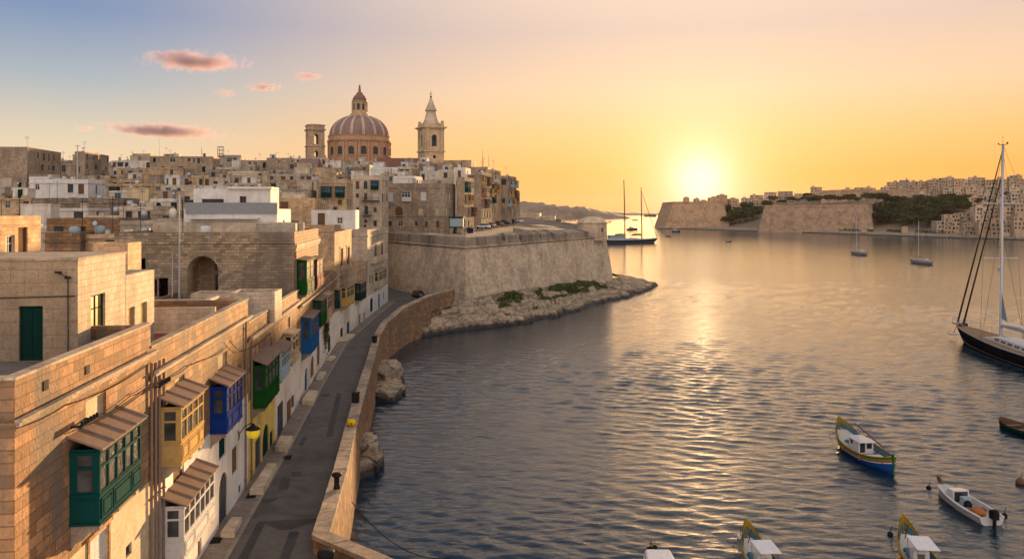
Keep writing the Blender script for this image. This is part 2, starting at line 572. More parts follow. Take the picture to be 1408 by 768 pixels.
# ------------------------------------------------------------------ road, pavement and quay
def surf(name, c1, c2, sc, rough, spots=None):
    m, n, l, p = newmat(name)
    geo = n.new("ShaderNodeNewGeometry"); pos = geo.outputs["Position"]
    c = mixc(n, l, c1, c2, rng_(n, l, ntex(n, l, pos, sc, 7, .7), .35, .66))
    c = mixc(n, l, c, tuple(x * .45 for x in c1), rng_(n, l, ntex(n, l, pos, sc * .22, 4, .6, .8), .5, .7, 0, .7))
    f = ntex(n, l, pos, 30, 3, .6)
    c = mixc(n, l, c, tuple(x * 1.6 for x in c2), rng_(n, l, f, .55, .8, 0, .5))
    l.new(c, p.inputs["Base Color"]); p.inputs["Roughness"].default_value = rough
    bp = n.new("ShaderNodeBump"); bp.inputs["Strength"].default_value = .35; bp.inputs["Distance"].default_value = .02
    l.new(f, bp.inputs["Height"]); l.new(bp.outputs[0], p.inputs["Normal"])
    return m


M['asphalt'] = surf("asphalt", (.068, .062, .058), (.105, .094, .084), 1.4, .8)
M['asphalt_patch'] = surf("asphalt_patch", (.026, .026, .028), (.04, .038, .037), 1.8, .75)
M['paving'] = stone("worn_paving", (.22, .185, .15), var=.16, bw=.9, bh=.45, stain=.5, bump=.4, mortar=.6)
M['kerb'] = stone("kerb_stone", (.30, .25, .2), var=.1, bw=1.0, bh=.5, stain=.4, bump=.3)
DS = [24, 28, 33, 38, 41.3, 47, 52, 57, 62, 68, 74, 80, 85, 91, 97, 103, 109, 118, 127, 135, 147, 160]


def strip(name, mat, left, right, z, Ds=DS, thick=None):
    b = MB()
    for a, c in zip(Ds[:-1], Ds[1:]):
        b.quad((left(a), a, z), (right(a), a, z), (right(c), c, z), (left(c), c, z))
        if thick:
            b.quad((right(a), a, z - thick), (right(c), c, z - thick), (right(c), c, z), (right(a), a, z))
    return b.build(name, mat)


def wxx(D): return wx(D) if D > 42 else -10.5 + (42 - D) * 1.2


struct(strip("road", M['asphalt'], lambda D: fx(D) - .6, lambda D: wxx(D) + .3, ROADZ))
struct(strip("pavement", M['paving'], lambda D: fx(D) - .5, lambda D: fx(D) + 1.25, ROADZ + .05, thick=.06))
struct(strip("kerb", M['kerb'], lambda D: fx(D) + 1.253, lambda D: fx(D) + 1.48, ROADZ + .065, thick=.07))
b = MB()
b.poly([(-25.4, 160, ROADZ), (-13.0, 160, ROADZ), (-9.5, 157, ROADZ), (-11, 152, ROADZ), (-19.0, 135, ROADZ - .004), (-24.6, 147, ROADZ - .004)])
b.poly([(-25.4, 160, ROADZ), (-62, 171, ROADZ + .5), (-62, 196, ROADZ + .8), (-27, 190, ROADZ + .2), (-8, 159, ROADZ), (-13, 160, ROADZ)])
struct(b.build("side_road", M['asphalt']))

# repaired strips in the asphalt, each a sheet of its own height
b = MB()
def patch(pts, z): b.poly([(onz(x, y, ROADZ).x, onz(x, y, ROADZ).y, ROADZ + z) for x, y in pts])
patch([(327, 768), (341, 768), (366, 716), (355, 716)], .005)
patch([(355, 716), (366, 716), (437, 712), (428, 719), (398, 728), (384, 728), (370, 722)], .009)
patch([(382, 673), (396, 673), (400, 656), (388, 656)], .005)
patch([(384, 768), (398, 768), (412, 730), (398, 730)], .005)
patch([(360, 690), (372, 690), (384, 684), (362, 686)], .013)
patch([(410, 612), (416, 612), (424, 600), (417, 600)], .005)
patch([(448, 600), (457, 600), (470, 540), (463, 540)], .005)
patch([(412, 575), (424, 575), (428, 570), (416, 570)], .005)
patch([(440, 545), (452, 545), (455, 541), (442, 541)], .009)
patch([(401, 655), (414, 655), (414, 648), (401, 648)], .009)
struct(b.build("road_patches", M['asphalt_patch']))

# ------------------------------------------------------------------ sea wall
def sweep(line, th, zin, zout, lip=.06, cap=.22):
    """Wall and coping along a line of inner top points; th to the sea side."""
    out = []
    P = [Vector(q) for q in line]
    for i, q in enumerate(P):
        a = P[max(i - 1, 0)]; c = P[min(i + 1, len(P) - 1)]
        d1 = (q - a).to_2d(); d2 = (c - q).to_2d()
        if d1.length < 1e-6: d1 = d2
        if d2.length < 1e-6: d2 = d1
        d1.normalize(); d2.normalize()
        n1, n2 = Vector((d1.y, -d1.x)), Vector((d2.y, -d2.x))
        nn = (n1 + n2).normalized(); s = 1 / max(.5, nn.dot(n1))
        out.append(nn * s)
    W, C = MB(), MB()
    for i in range(len(P) - 1):
        def pt(j, off, z): return (P[j].x + out[j].x * off, P[j].y + out[j].y * off, z)
        zt = [P[j].z - cap for j in (i, i + 1)]
        W.quad(pt(i + 1, 0, zin), pt(i, 0, zin), pt(i, 0, zt[0]), pt(i + 1, 0, zt[1]))
        ba = .28                                                      # the sea face leans back
        rows = 5
        for r in range(rows):
            f0, f1 = r / rows, (r + 1) / rows
            za = [zout + (z - zout) * f0 for z in zt]; zb = [zout + (z - zout) * f1 for z in zt]
            W.quad(pt(i, th + ba * (1 - f0), za[0]), pt(i + 1, th + ba * (1 - f0), za[1]), pt(i + 1, th + ba * (1 - f1), zb[1]), pt(i, th + ba * (1 - f1), zb[0]))
        L = (P[i + 1] - P[i]).length; k = max(1, round(L / 1.5))
        for j in range(k):
            t0, t1 = j / k, (j + 1) / k - .012 / L * 1.5
            def q(t, off, dz):
                z = P[i].z + (P[i + 1].z - P[i].z) * t
                o = out[i] + (out[i + 1] - out[i]) * t; c = P[i] + (P[i + 1] - P[i]) * t
                return (c.x + o.x * off, c.y + o.y * off, z + dz)
            jt = rng.uniform(-.012, .012); jo = rng.uniform(-.015, .015)
            C.hexa([q(t0, -lip + jo, -cap), q(t0, th + lip + jo, -cap), q(t1, th + lip + jo, -cap), q(t1, -lip + jo, -cap)],
                   [q(t0, -lip + jo, jt), q(t0, th + lip + jo, jt - .03), q(t1, th + lip + jo, jt - .03), q(t1, -lip + jo, jt)])
    return W, C


sw = thing("sea_wall", "long curving golden stone sea wall with worn coping between road and water", "sea wall", (-14, 80, 0))
W, C = sweep([(x + 14, y - 80, z) for x, y, z in WALL], .78, 3.9, -2.0)
W.build("wall", M['near'], sw); C.build("coping", M['coping'], sw)

# ------------------------------------------------------------------ rock
def rock_mat(name, base):
    m, n, l, p = newmat(name)
    geo = n.new("ShaderNodeNewGeometry"); pos = geo.outputs["Position"]
    f = ntex(n, l, pos, .8, 7, .7)
    c = mixc(n, l, tuple(x * 1.15 for x in base), tuple(x * .4 for x in base), rng_(n, l, f, .4, .62))
    stt = ntex(n, l, mapping(n, l, pos, (.12, .12, 3.0)), 1.0, 4, .6, .5); c = mixc(n, l, c, tuple(x * .5 for x in base), rng_(n, l, stt, .5, .6, 0, .6))
    v = n.new("ShaderNodeTexVoronoi"); v.feature = 'DISTANCE_TO_EDGE'; v.inputs["Scale"].default_value = .21
    wv = mixc(n, l, pos, ntex(n, l, pos, .6, 3), .0)
    dv = n.new("ShaderNodeVectorMath"); dv.operation = 'MULTIPLY_ADD'; nzc = n.new("ShaderNodeTexNoise"); nzc.inputs["Scale"].default_value = .5; nzc.inputs["Detail"].default_value = 5; l.new(pos, nzc.inputs["Vector"])
    l.new(nzc.outputs["Color"], dv.inputs[0]); dv.inputs[1].default_value = (2.2, 2.2, 2.2); l.new(mapping(n, l, pos, (1.5, .8, 3.2)), dv.inputs[2])
    l.new(dv.outputs[0], v.inputs["Vector"])
    crack = rng_(n, l, v.outputs["Distance"], 0, .035, .8, 0)
    c = mixc(n, l, c, (.035, .028, .02), crack)
    sep = n.new("ShaderNodeSeparateXYZ"); l.new(pos, sep.inputs[0])
    z2 = n.new("ShaderNodeMath"); z2.operation = 'MULTIPLY_ADD'; l.new(f, z2.inputs[0]); z2.inputs[1].default_value = -1.1; l.new(sep.outputs[2], z2.inputs[2])
    c = mixc(n, l, c, (.018, .016, .012), rng_(n, l, z2.outputs[0], .5, -.1, 0, .95))      # wet and weed-grown at the waterline
    l.new(c, p.inputs["Base Color"]); p.inputs["Roughness"].default_value = .85
    bp = n.new("ShaderNodeBump"); bp.inputs["Strength"].default_value = .8; bp.inputs["Distance"].default_value = .25
    s2 = n.new("ShaderNodeMath"); s2.operation = 'SUBTRACT'; l.new(ntex(n, l, pos, 2.2, 8, .7), s2.inputs[0]); l.new(crack, s2.inputs[1])
    l.new(s2.outputs[0], bp.inputs["Height"]); l.new(bp.outputs[0], p.inputs["Normal"])
    return m


M['rock'] = rock_mat("shore_rock", (.36, .275, .18))
SK_B = [(-14.6, 150.0, 3.4), (-12.5, 153.5, 4.2), (-7.8, 154.0, 4.6), (-1, 169, 4.3), (6.5, 184, 3.8), (14, 199, 3.4), (20.5, 213, 2.8), (27.5, 227, 2.4), (31, 231, 2.6), (31, 244, 2.5), (27, 264, 2)]
SK_W = [(-18.6, 134.5), (-13.3, 143), (-4.3, 151.2), (1.9, 156), (9.5, 167), (15, 177), (23, 194), (29, 200), (41, 228), (45, 244), (37, 270)]


def skirt_at(s, t):
    i = min(int(s), len(SK_B) - 2); f = s - i
    B = Vector(SK_B[i]).lerp(Vector(SK_B[i + 1]), f); w = Vector((*SK_W[i], 0)).lerp(Vector((*SK_W[i + 1], 0)), f)
    q = B.lerp(w, t)
    nz = mnoise.noise(Vector((q.x * .12, q.y * .12, 3)))
    st = t * 3.2 + nz * 1.0 + .5 * mnoise.noise(Vector((q.x * .5, q.y * .5, 9)))
    k = math.floor(st); fr = st - k
    tt = (k + min(1, max(0, (fr - .72) / .28)) ** 1.5) / 3.2
    z = B.z * (1 - min(1, max(0, .82 * tt + .18 * t)))
    cell = mnoise.cell(Vector((q.x * .22 + q.y * .08, q.y * .16 - q.x * .06, 1)))
    z += cell * .38 * (1 - .6 * t) + .22 * mnoise.noise(Vector((q.x * .35, q.y * .35, 0))) * (1 - t * .4)
    q.z = z
    return q


b = MB(); NS, NT = 230, 40
pts, faces = [], []
for i in range(NS + 1):
    s = (len(SK_B) - 1) * i / NS
    for j in range(NT + 1):
        t = j / NT * 1.18
        e = 1 + .10 * mnoise.noise(Vector((s * 3, 0, 0))) + .07 * mnoise.noise(Vector((s * 11, 2, 0)))
        q = skirt_at(s, t * e)
        if t > .9: q.z -= (t - .9) * 7
        if j == 0: q.z = SK_B[min(int(s), len(SK_B) - 1)][2] + 0.6
        pts.append(q)
for i in range(NS):
    for j in range(NT):
        a = i * (NT + 1) + j
        faces.append((a, a + NT + 1, a + NT + 2, a + 1))
b.add(pts, faces)
struct(b.build("rocky_shore", M['rock']))


def rock_ledge(label, poly, z1, seed, steps=1):
    """An irregular slab of rock: its outline cut into many points and worn by noise."""
    b = MB()
    c = Vector((sum(p[0] for p in poly) / len(poly), sum(p[1] for p in poly) / len(poly)))
    ring = []
    for i, p in enumerate(poly):
        q = poly[(i + 1) % len(poly)]
        for k in range(7): ring.append(Vector(p).lerp(Vector(q), k / 7))
    N = len(ring); levels = [(-2.2, 1.1), (-.3, 1.07), (z1 * .4, 1.05), (z1 * .62, 1.06), (z1 * .66, .97), (z1 * .93, .96), (z1, .92), (z1 * 1.02, .6), (z1 * 1.03, .25), (z1 * 1.03, .02)]
    pts = []
    for li, (z, sc) in enumerate(levels):
        for r in ring:
            q = c + (r - c) * sc
            v = Vector((q.x * .9 + seed, q.y * .9, z * .9))
            d = mnoise.noise_vector(v)
            pts.append((q.x - c.x + d.x * .35, q.y - c.y + d.y * .35, z + d.z * (.18 if sc > .95 else .05) + (.12 if sc > .95 else .09) * mnoise.cell(v * .8)))
    faces = []
    for j in range(len(levels) - 1):
        for i in range(N): faces.append((j * N + i, j * N + (i + 1) % N, (j + 1) * N + (i + 1) % N, (j + 1) * N + i))
    b.add(pts, faces)
    o = b.build("rock_ledge", M['rock'], None, (c.x, c.y, 0))
    tag(o, label, "rock ledge", "rock ledges at the foot of the sea wall")


def ledge_px(label, pxs, z1, seed):
    rock_ledge(label, [tuple(onz(x, y, z1).to_2d()) for x, y in pxs], z1, seed)


ledge_px("broad flat rock ledge jutting from the sea wall near the road bend", [(512, 508), (524, 493), (545, 493), (553, 500), (548, 512), (530, 515)], 1.9, 1)
ledge_px("lower broken rock ledge just under the broad flat one at the sea wall", [(511, 525), (528, 517), (552, 522), (556, 530), (540, 541), (514, 539)], 1.0, 5)
ledge_px("square stone landing step beside the sea wall below the yellow float", [(490, 606), (500, 592), (514, 592), (519, 606), (518, 614), (492, 614)], 2.2, 9)
ledge_px("slanting low rock slab at the waterline under the landing step", [(488, 628), (500, 618), (524, 616), (528, 622), (514, 634), (494, 640)], 1.1, 13)

# ------------------------------------------------------------------ bastion
ZC = 14.9
BP = [(-30, 191), (-9.2, 157.5), (27.0, 229), (24, 256), (9, 330), (9, 420)]
bast = thing("bastion", "massive sloping limestone bastion with parapet on the rocky point", "bastion", (0, 200, 0))
o0 = Vector((0, 200, 0))
outn = []
for i in range(len(BP)):
    a = Vector(BP[max(i - 1, 0)]); q = Vector(BP[i]); c = Vector(BP[min(i + 1, len(BP) - 1)])
    d1 = (q - a) if i else (c - q); d2 = (c - q) if i < len(BP) - 1 else d1
    d1.normalize(); d2.normalize()
    n1, n2 = Vector((d1.y, -d1.x)), Vector((d2.y, -d2.x)); nn = (n1 + n2).normalized()
    outn.append(nn / max(.45, nn.dot(n1)))


def bp(i, off, z, t=0.0):
    j = min(i + 1, len(BP) - 1)
    q = Vector(BP[i]).lerp(Vector(BP[j]), t) + outn[i].lerp(outn[j], t) * off
    return Vector((q.x, q.y, z)) - o0


b = MB()
for i in range(len(BP) - 1):
    L = (Vector(BP[i + 1]) - Vector(BP[i])).length; k = max(2, int(L / 3))
    for j in range(k):
        t0, t1 = j / k, (j + 1) / k
        for r in range(6):
            f0, f1 = r / 6, (r + 1) / 6
            z0, z1 = ZC * f0 - .5 * (1 - f0), ZC * f1 - .5 * (1 - f1)
            def w(t, f, z): return bp(i, 2.5 * (1 - f) + .07 * mnoise.noise(Vector((i * 40 + t * L * .3, f * 6, 0))), z, t)
            b.quad(w(t0, f0, z0), w(t1, f0, z0), w(t1, f1, z1), w(t0, f1, z1))
b.build("wall", M['fort'], bast)
b = MB()
for i in range(len(BP) - 1):
    b.tube([bp(i, .12, ZC, 0), bp(i, .12, ZC, .5), bp(i, .12, ZC, 1)], .26, 8)
b.build("string_course", M['coping'], bast)
# parapet: thick merlons whose tops slope down outwards, gun embrasures between them
PZ = 16.95
b = MB()
def merlon(i, t0, t1, th=4.2, zo=PZ, zi=PZ + .25, zb=ZC + .1, off=-.02):
    lo = [bp(i, off, zb, t0), bp(i, off, zb, t1), bp(i, -th, zb, t1), bp(i, -th, zb, t0)]
    hi = [bp(i, off - .1, zo, t0), bp(i, off - .1, zo, t1), bp(i, -th, zi, t1), bp(i, -th, zi, t0)]
    b.hexa(lo, hi)
merlon(0, 0, .35); merlon(0, .3502, .7, zo=PZ + .05); merlon(0, .7002, 1)
cuts = [(0, .185), (.215, .30), (.312, .43), (.455, .52), (.545, .63), (.65, .74), (.742, .835)]
for k, (t0, t1) in enumerate(cuts): merlon(1, t0, t1, zo=PZ - t0 * .5 + rng.uniform(-.08, .08), zi=PZ + .5 - t0 * .2, th=3.2 if k else 4.2)
for a, c in zip(cuts[:-1], cuts[1:]): merlon(1, a[1] + .0003, c[0] - .0003, zo=ZC + .75, zi=ZC + 1.1, th=2.8)
for i in (2, 3, 4): merlon(i, .05 if i == 2 else 0, .997, zo=PZ - .4, zi=PZ - .2, th=1.2)
b.build("parapet", M['coping'], bast)
b = MB()
pl = [(-34, 193)] + [tuple((bp(i, -1.0, 0) + o0).to_2d()) for i in range(len(BP))] + [(-60, 420), (-60, 200)]
b.poly([(x, y - 200, platz(y) - (1.2 if i in (1, 2, 3) else 0)) for i, (x, y) in enumerate(pl)])
struct(b.build("terrace_ground", M['paving'], None, (0, 200, 0)))
# raised inner bank behind the right face
b = MB()
for (x, y, w, d, z, a) in [(4.5, 200, 9, 5, 18.0, 63), (11, 214, 12, 6, 17.7, 63), (9.5, 224, 7, 7, 18.3, 60)]:
    b.M = Matrix.Translation((x, y - 200, 0)) @ Matrix.Rotation(R(a), 4, 'Z')
    b.hexa([(-w / 2, -d / 2, 15), (w / 2, -d / 2, 15), (w / 2, d / 2, 15), (-w / 2, d / 2, 15)], [(-w / 2 + .3, -d / 2 + .8, z - .5), (w / 2 - .3, -d / 2 + .8, z - .6), (w / 2, d / 2, z), (-w / 2, d / 2, z)])
b.M = None
b.build("inner_bank", M['coping'], bast)
# watch turret on the tip
tb = MB()
tx, ty = 22.6, 224.0
tb.lathe([(4.3, 14.0), (4.25, 18.6), (4.5, 18.75), (4.5, 19.05), (4.1, 19.15), (3.6, 19.8), (2.3, 20.4), (.9, 20.65), (.05, 20.7)], 10, tx, ty - 200, .2)
tur = tb.build("turret", M['fort'], bast)
for a in (3.5, 4.4, 5.3):
    b = MB()
    b.M = Matrix.Translation((tx + math.cos(a) * 4.15, ty - 200 + math.sin(a) * 4.15, 17.0)) @ Matrix.Rotation(a, 4, 'Z')
    b.box(-.06, .09, -.3, .3, -.6, .6)
b.build("loophole", M['dark'], tur)

# scrub on the rocks: nobody could count it
def leaf_mat(name, c1, c2):
    m, n, l, p = newmat(name)
    geo = n.new("ShaderNodeNewGeometry")
    f = ntex(n, l, geo.outputs["Position"], .55, 3)
    c = mixc(n, l, c1, c2, rng_(n, l, geo.outputs["Random Per Island"], 0, 1))
    c = mixc(n, l, c, tuple(x * .5 for x in c1), rng_(n, l, f, .45, .65, 0, .6))
    oi = n.new('ShaderNodeObjectInfo'); hs = n.new('ShaderNodeHueSaturation'); l.new(c, hs.inputs['Color']); l.new(rng_(n, l, oi.outputs['Random'], 0, 1, .55, 1.7), hs.inputs['Value']); l.new(rng_(n, l, oi.outputs['Random'], 0, 1, .515, .47), hs.inputs['Hue']); c = hs.outputs[0]
    l.new(c, p.inputs["Base Color"]); p.inputs["Roughness"].default_value = .8
    p.inputs["Specular IOR Level"].default_value = .15
    return m


M['scrub'] = leaf_mat("scrub_leaf", (.03, .05, .016), (.075, .09, .03))
M['leaf'] = leaf_mat("tree_leaf", (.028, .04, .018), (.06, .07, .03))
b = MB()
r2 = random.Random(5)
for _ in range(26000):
    s = r2.uniform(2.6, 6.6); t = r2.betavariate(1.1, 2.2) * (.7 if s < 4.3 else .5)
    dn = mnoise.noise(Vector((s * 2.1, t * 5, 4))) + (.3 if 4.2 < s < 6.2 else .08) - t * .7
    if dn < .02: continue
    q = skirt_at(s, t + .02)
    h = r2.uniform(.0, .75) * min(1, dn * 3); q = q + Vector((r2.uniform(-.3, .3), r2.uniform(-.3, .3), h + .05))
    a = r2.uniform(0, 6.28); w = r2.uniform(.10, .26)
    d = Vector((math.cos(a) * w, math.sin(a) * w, r2.uniform(-.1, .2))); e = Vector((-math.sin(a) * w * .6, math.cos(a) * w * .6, r2.uniform(-.05, .25)))
    b.quad(q - d, q + e, q + d, q - e)
o = b.build("shrubbery", M['scrub']); struct(o, 'stuff')
# ------------------------------------------------------------------ windows, doors, houses
WIN = {}
WKIND = {
    'greenwin': ('dkgreen', 'olivepane', 'cross'),   # frame, leaf, style
    'glass': ('whitep', 'pane', 'cross'), 'dark': ('brownp', 'dark', 'cross'), 'hole': ('brownp', 'dark', 'plain'),
    'green': ('dkgreen', 'dkgreen', 'louvre'), 'brown': ('brownp', 'brownp', 'louvre'), 'blue': ('doorblue', 'doorblue', 'louvre'),
    'white': ('whitep', 'whitep', 'louvre'), 'teal': ('teal', 'bluepane', 'cross'), 'bluepane': ('greyblue', 'bluepane', 'cross'),
    'greendoor': ('dkgreen', 'dkgreen', 'door'), 'bluedoor': ('ltblue', 'ltblue', 'door'), 'browndoor': ('brownp', 'brownp', 'door'),
    'tealdoor': ('teal', 'teal', 'door'), 'greydoor': ('slate', 'slate', 'door'), 'steelwin': ('steel', 'bluepane', 'grid'),
    'rust': ('orangep', 'orangep', 'door'), 'niche': ('cream', 'cream', 'plain'), 'creamlouvre': ('creamp', 'creamp', 'louvre'),
}


def window_mesh(w, h, kind, arch=False):
    w, h = round(w, 2), round(h, 2)
    key = (w, h, kind, arch)
    if key in WIN: return WIN[key]
    fm, lm, style = WKIND[kind]
    F, P = MB(), MB()
    d = .17; fw = min(.075, w * .1)
    for (a, c, z0, z1) in ((0, fw, 0, h), (w - fw, w, 0, h), (fw, w - fw, 0, fw), (fw, w - fw, h - fw, h)): F.box(a, c, d - .07, d, z0, z1)
    if arch: F.add([(0, d - .075, h - w * .5), (0, d - .075, h), (w, d - .075, h), (w, d - .075, h - w * .5)], [])
    if style in ('cross', 'grid'):
        F.box(w / 2 - .03, w / 2 + .03, d - .05, d - .005, fw, h - fw)
        zt = h * .68 if h > 1.1 else h * .5
        F.box(fw, w / 2 - .031, d - .045, d - .006, zt - .025, zt + .025); F.box(w / 2 + .031, w - fw, d - .045, d - .006, zt - .025, zt + .025)
        if style == 'grid':
            for u in (.25, .75): F.box(w * u - .025, w * u + .025, d - .044, d - .007, fw, zt - .026)
        P.quad((fw, d - .02, fw), (w - fw, d - .02, fw), (w - fw, d - .02, h - fw), (fw, d - .02, h - fw))
    elif style == 'plain':
        P.quad((fw, d - .02, fw), (w - fw, d - .02, fw), (w - fw, d - .02, h - fw), (fw, d - .02, h - fw))
    elif style == 'louvre':
        k = max(4, int(h / .13))
        for a, c in ((fw, w / 2 - .012), (w / 2 + .012, w - fw)):
            for i in range(k):
                z0 = fw + (h - 2 * fw) * i / k; z1 = fw + (h - 2 * fw) * (i + .92) / k
                P.quad((a, d - .065, z0), (c, d - .065, z0), (c, d - .025, z1), (a, d - .025, z1))
        P.quad((fw, d - .005, fw), (w - fw, d - .005, fw), (w - fw, d - .005, h - fw), (fw, d - .005, h - fw))
    else:
        for a, c in ((fw, w / 2 - .01), (w / 2 + .01, w - fw)):
            P.box(a, c, d - .05, d - .01, fw, h - fw)
            for z0, z1 in ((.1, .42), (.48, .9)):
                P.box(a + .06, c - .06, d - .07, d - .051, h * z0, h * z1)
    n = len(F.v)
    F.mi = 1
    F.add(P.v, P.f)
    me = F.mesh("window", [M[fm], M[lm]])
    WIN[key] = me
    return me


class House:
    """A house in its own frame: x along its front, y back from it, z up from its base."""
    def __init__(s, name, label, loc, rz, W, Dp, H, mat, roof='roof', group=None, parapet=1.0, cat='house'):
        s.t = thing(name, label, cat, loc, rz, group)
        s.W, s.D, s.H, s.mat, s.roof, s.par = W, Dp, H, mat, roof, parapet
        s.ops = {'front': [], 'right': [], 'left': [], 'back': []}
        s.zone = None
        s.trim = MB()
        s.wall_name = 'wall'
    def face(s, side):
        W, D = s.W, s.D
        return {'front': ((0, 0, 0), (1, 0, 0), W, 0.0), 'right': ((W, 0, 0), (0, 1, 0), D, PI / 2), 'left': ((0, D, 0), (0, -1, 0), D, -PI / 2), 'back': ((W, D, 0), (-1, 0, 0), W, PI)}[side]
    def op(s, side, u0, u1, z0, z1, kind='dark', arch=False, sill=False, name=None, depth=None):
        s.ops[side].append((u0, u1, z0, z1, arch, kind, sill, name))
        return s
    def finish(s, sides=('front', 'right', 'left', 'back'), depth=.19, th=.28, cornice=True, parts=True, base_mat=None, base_z=0):
        b = MB()
        mats = [M[s.mat]] if not base_mat else [M[s.mat], M[base_mat]]
        for side in sides:
            o, ud, L, rot = s.face(side)
            ops = [q[:5] for q in s.ops[side]]
            if base_mat and side in ('front',):
                lo = [q for q in ops if q[2] < base_z]; hi = [q for q in ops if q[2] >= base_z]
                b.mi = 1; b.wall(o, ud, L, 0, base_z, [(q[0], q[1], q[2], min(q[3], base_z), q[4]) for q in lo], depth)
                b.mi = 0; b.wall(o, ud, L, base_z, s.H, hi, depth)
            else:
                b.wall(o, ud, L, 0, s.H, ops, depth)
        W, D, H = s.W, s.D, s.H
        # parapet top and its inner faces
        for (x0, x1, y0, y1) in ((0, W, 0, th), (0, W, D - th, D), (0, th, th, D - th), (W - th, W, th, D - th)):
            b.quad((x0, y0, H), (x1, y0, H), (x1, y1, H), (x0, y1, H))
        zr = H - s.par
        if s.par > .05:
            b.quad((th, th, zr), (th, D - th, zr), (th, D - th, H), (th, th, H)); b.quad((W - th, D - th, zr), (W - th, th, zr), (W - th, th, H), (W - th, D - th, H))
            b.quad((W - th, th, zr), (th, th, zr), (th, th, H), (W - th, th, H)); b.quad((th, D - th, zr), (W - th, D - th, zr), (W - th, D - th, H), (th, D - th, H))
        b.build(s.wall_name, mats, s.t)
        r = MB(); r.quad((th, th, zr + .003), (W - th, th, zr + .003), (W - th, D - th, zr + .003), (th, D - th, zr + .003))
        r.build('roof', M[s.roof], s.t)
        c = s.trim
        if cornice:
            zc = zr - .15
            c.box(-.14, W + .14, -.14, -.002, zc, zc + .13); c.box(-.09, W + .09, -.09, -.002, zc - .12, zc - .003)
            c.box(W + .002, W + .14, 0, D, zc, zc + .13)
            c.box(-.14, -.002, 0, D, zc, zc + .13)
        for side in sides:
            o, ud, L, rot = s.face(side)
            o = Vector(o); ud = Vector(ud); nr = ud.cross(Vector((0, 0, 1)))
            for (u0, u1, z0, z1, arch, kind, sill, name) in s.ops[side]:
                if sill:
                    mm = Matrix.Translation(o) @ Matrix.Rotation(rot, 4, 'Z')
                    c.M = mm
                    c.box(u0 - .12, u1 + .12, -.10, -.002, z0 - .13, z0 - .003)
                    if sill == 2:
                        c.box(u0 - .16, u0 - .003, -.05, -.002, z0, z1 + .16); c.box(u1 + .003, u1 + .16, -.05, -.002, z0, z1 + .16)
                        c.box(u0 - .24, u1 + .24, -.12, -.002, z1 + .163, z1 + .3)
                    c.M = None
                if kind is None: continue
                w = link(name or ('door' if 'door' in kind or kind == 'rust' else 'window'), window_mesh(u1 - u0, z1 - z0, kind, arch), s.t, o + ud * u0 + Vector((0, 0, z0)), rot)
        if c.v: c.build('cornice' if cornice else 'trim', mats[0], s.t)
        return s
    def room(s, x, y, w, d, h, mat=None, door=None):
        z = s.H - s.par + .01
        b = MB()
        b.wall((x, y, z), (1, 0, 0), w, 0, h); b.wall((x + w, y, z), (0, 1, 0), d, 0, h); b.wall((x, y + d, z), (0, -1, 0), d, 0, h); b.wall((x + w, y + d, z), (-1, 0, 0), w, 0, h)
        b.quad((x, y, z + h - .1), (x + w, y, z + h - .1), (x + w, y + d, z + h - .1), (x, y + d, z + h - .1))
        b.box(x - .1, x + w + .1, y - .1, y + d + .1, z + h - .099, z + h + .06)
        o = b.build('roof_room', M[mat or s.mat], s.t)
        if door:
            b = MB(); b.box(x + w * .35, x + w * .35 + .85, y - .04, y - .003, z, z + 1.95); b.build('door', M[door], o)
        return o
    def tank(s, x, y, mat='whitep', r=.5, h=1.1, z=None):
        z = s.H - s.par + .01 if z is None else z
        b = MB(); b.smooth = True
        b.lathe([(r, z + .3), (r, z + .3 + h * .9), (r * .7, z + .3 + h), (.05, z + .3 + h * 1.05)], 12, x, y)
        b.smooth = False
        for a in (0, 2.1, 4.2): b.box(x + math.cos(a) * r * .7 - .05, x + math.cos(a) * r * .7 + .05, y + math.sin(a) * r * .7 - .05, y + math.sin(a) * r * .7 + .05, z, z + .3)
        b.build('water_tank', M[mat], s.t)
    def antenna(s, x, y, h, z=None):
        z = s.H - s.par if z is None else z
        b = MB(); b.tube([(x, y, z), (x, y, z + h)], .03, 5)
        if h > 1.5:
            for k, w in ((.97, .55), (.9, .7), (.83, .45)): b.tube([(x - w, y, z + h * k), (x + w, y, z + h * k)], .018, 4)
        b.build('antenna', M['metal'], s.t)
    def dish(s, x, y):
        z = s.H - s.par
        b = MB(); b.tube([(x, y, z), (x, y, z + 1.3)], .03, 5)
        b.smooth = True
        b.M = Matrix.Translation((x, y - .1, z + 1.35)) @ Matrix.Rotation(R(62), 4, 'X')
        b.lathe([(.03, .0), (.2, .04), (.32, .12), (.34, .13), (.2, .06), (.03, .03)], 14)
        b.M = None
        b.build('satellite_dish', M['steel'], s.t)


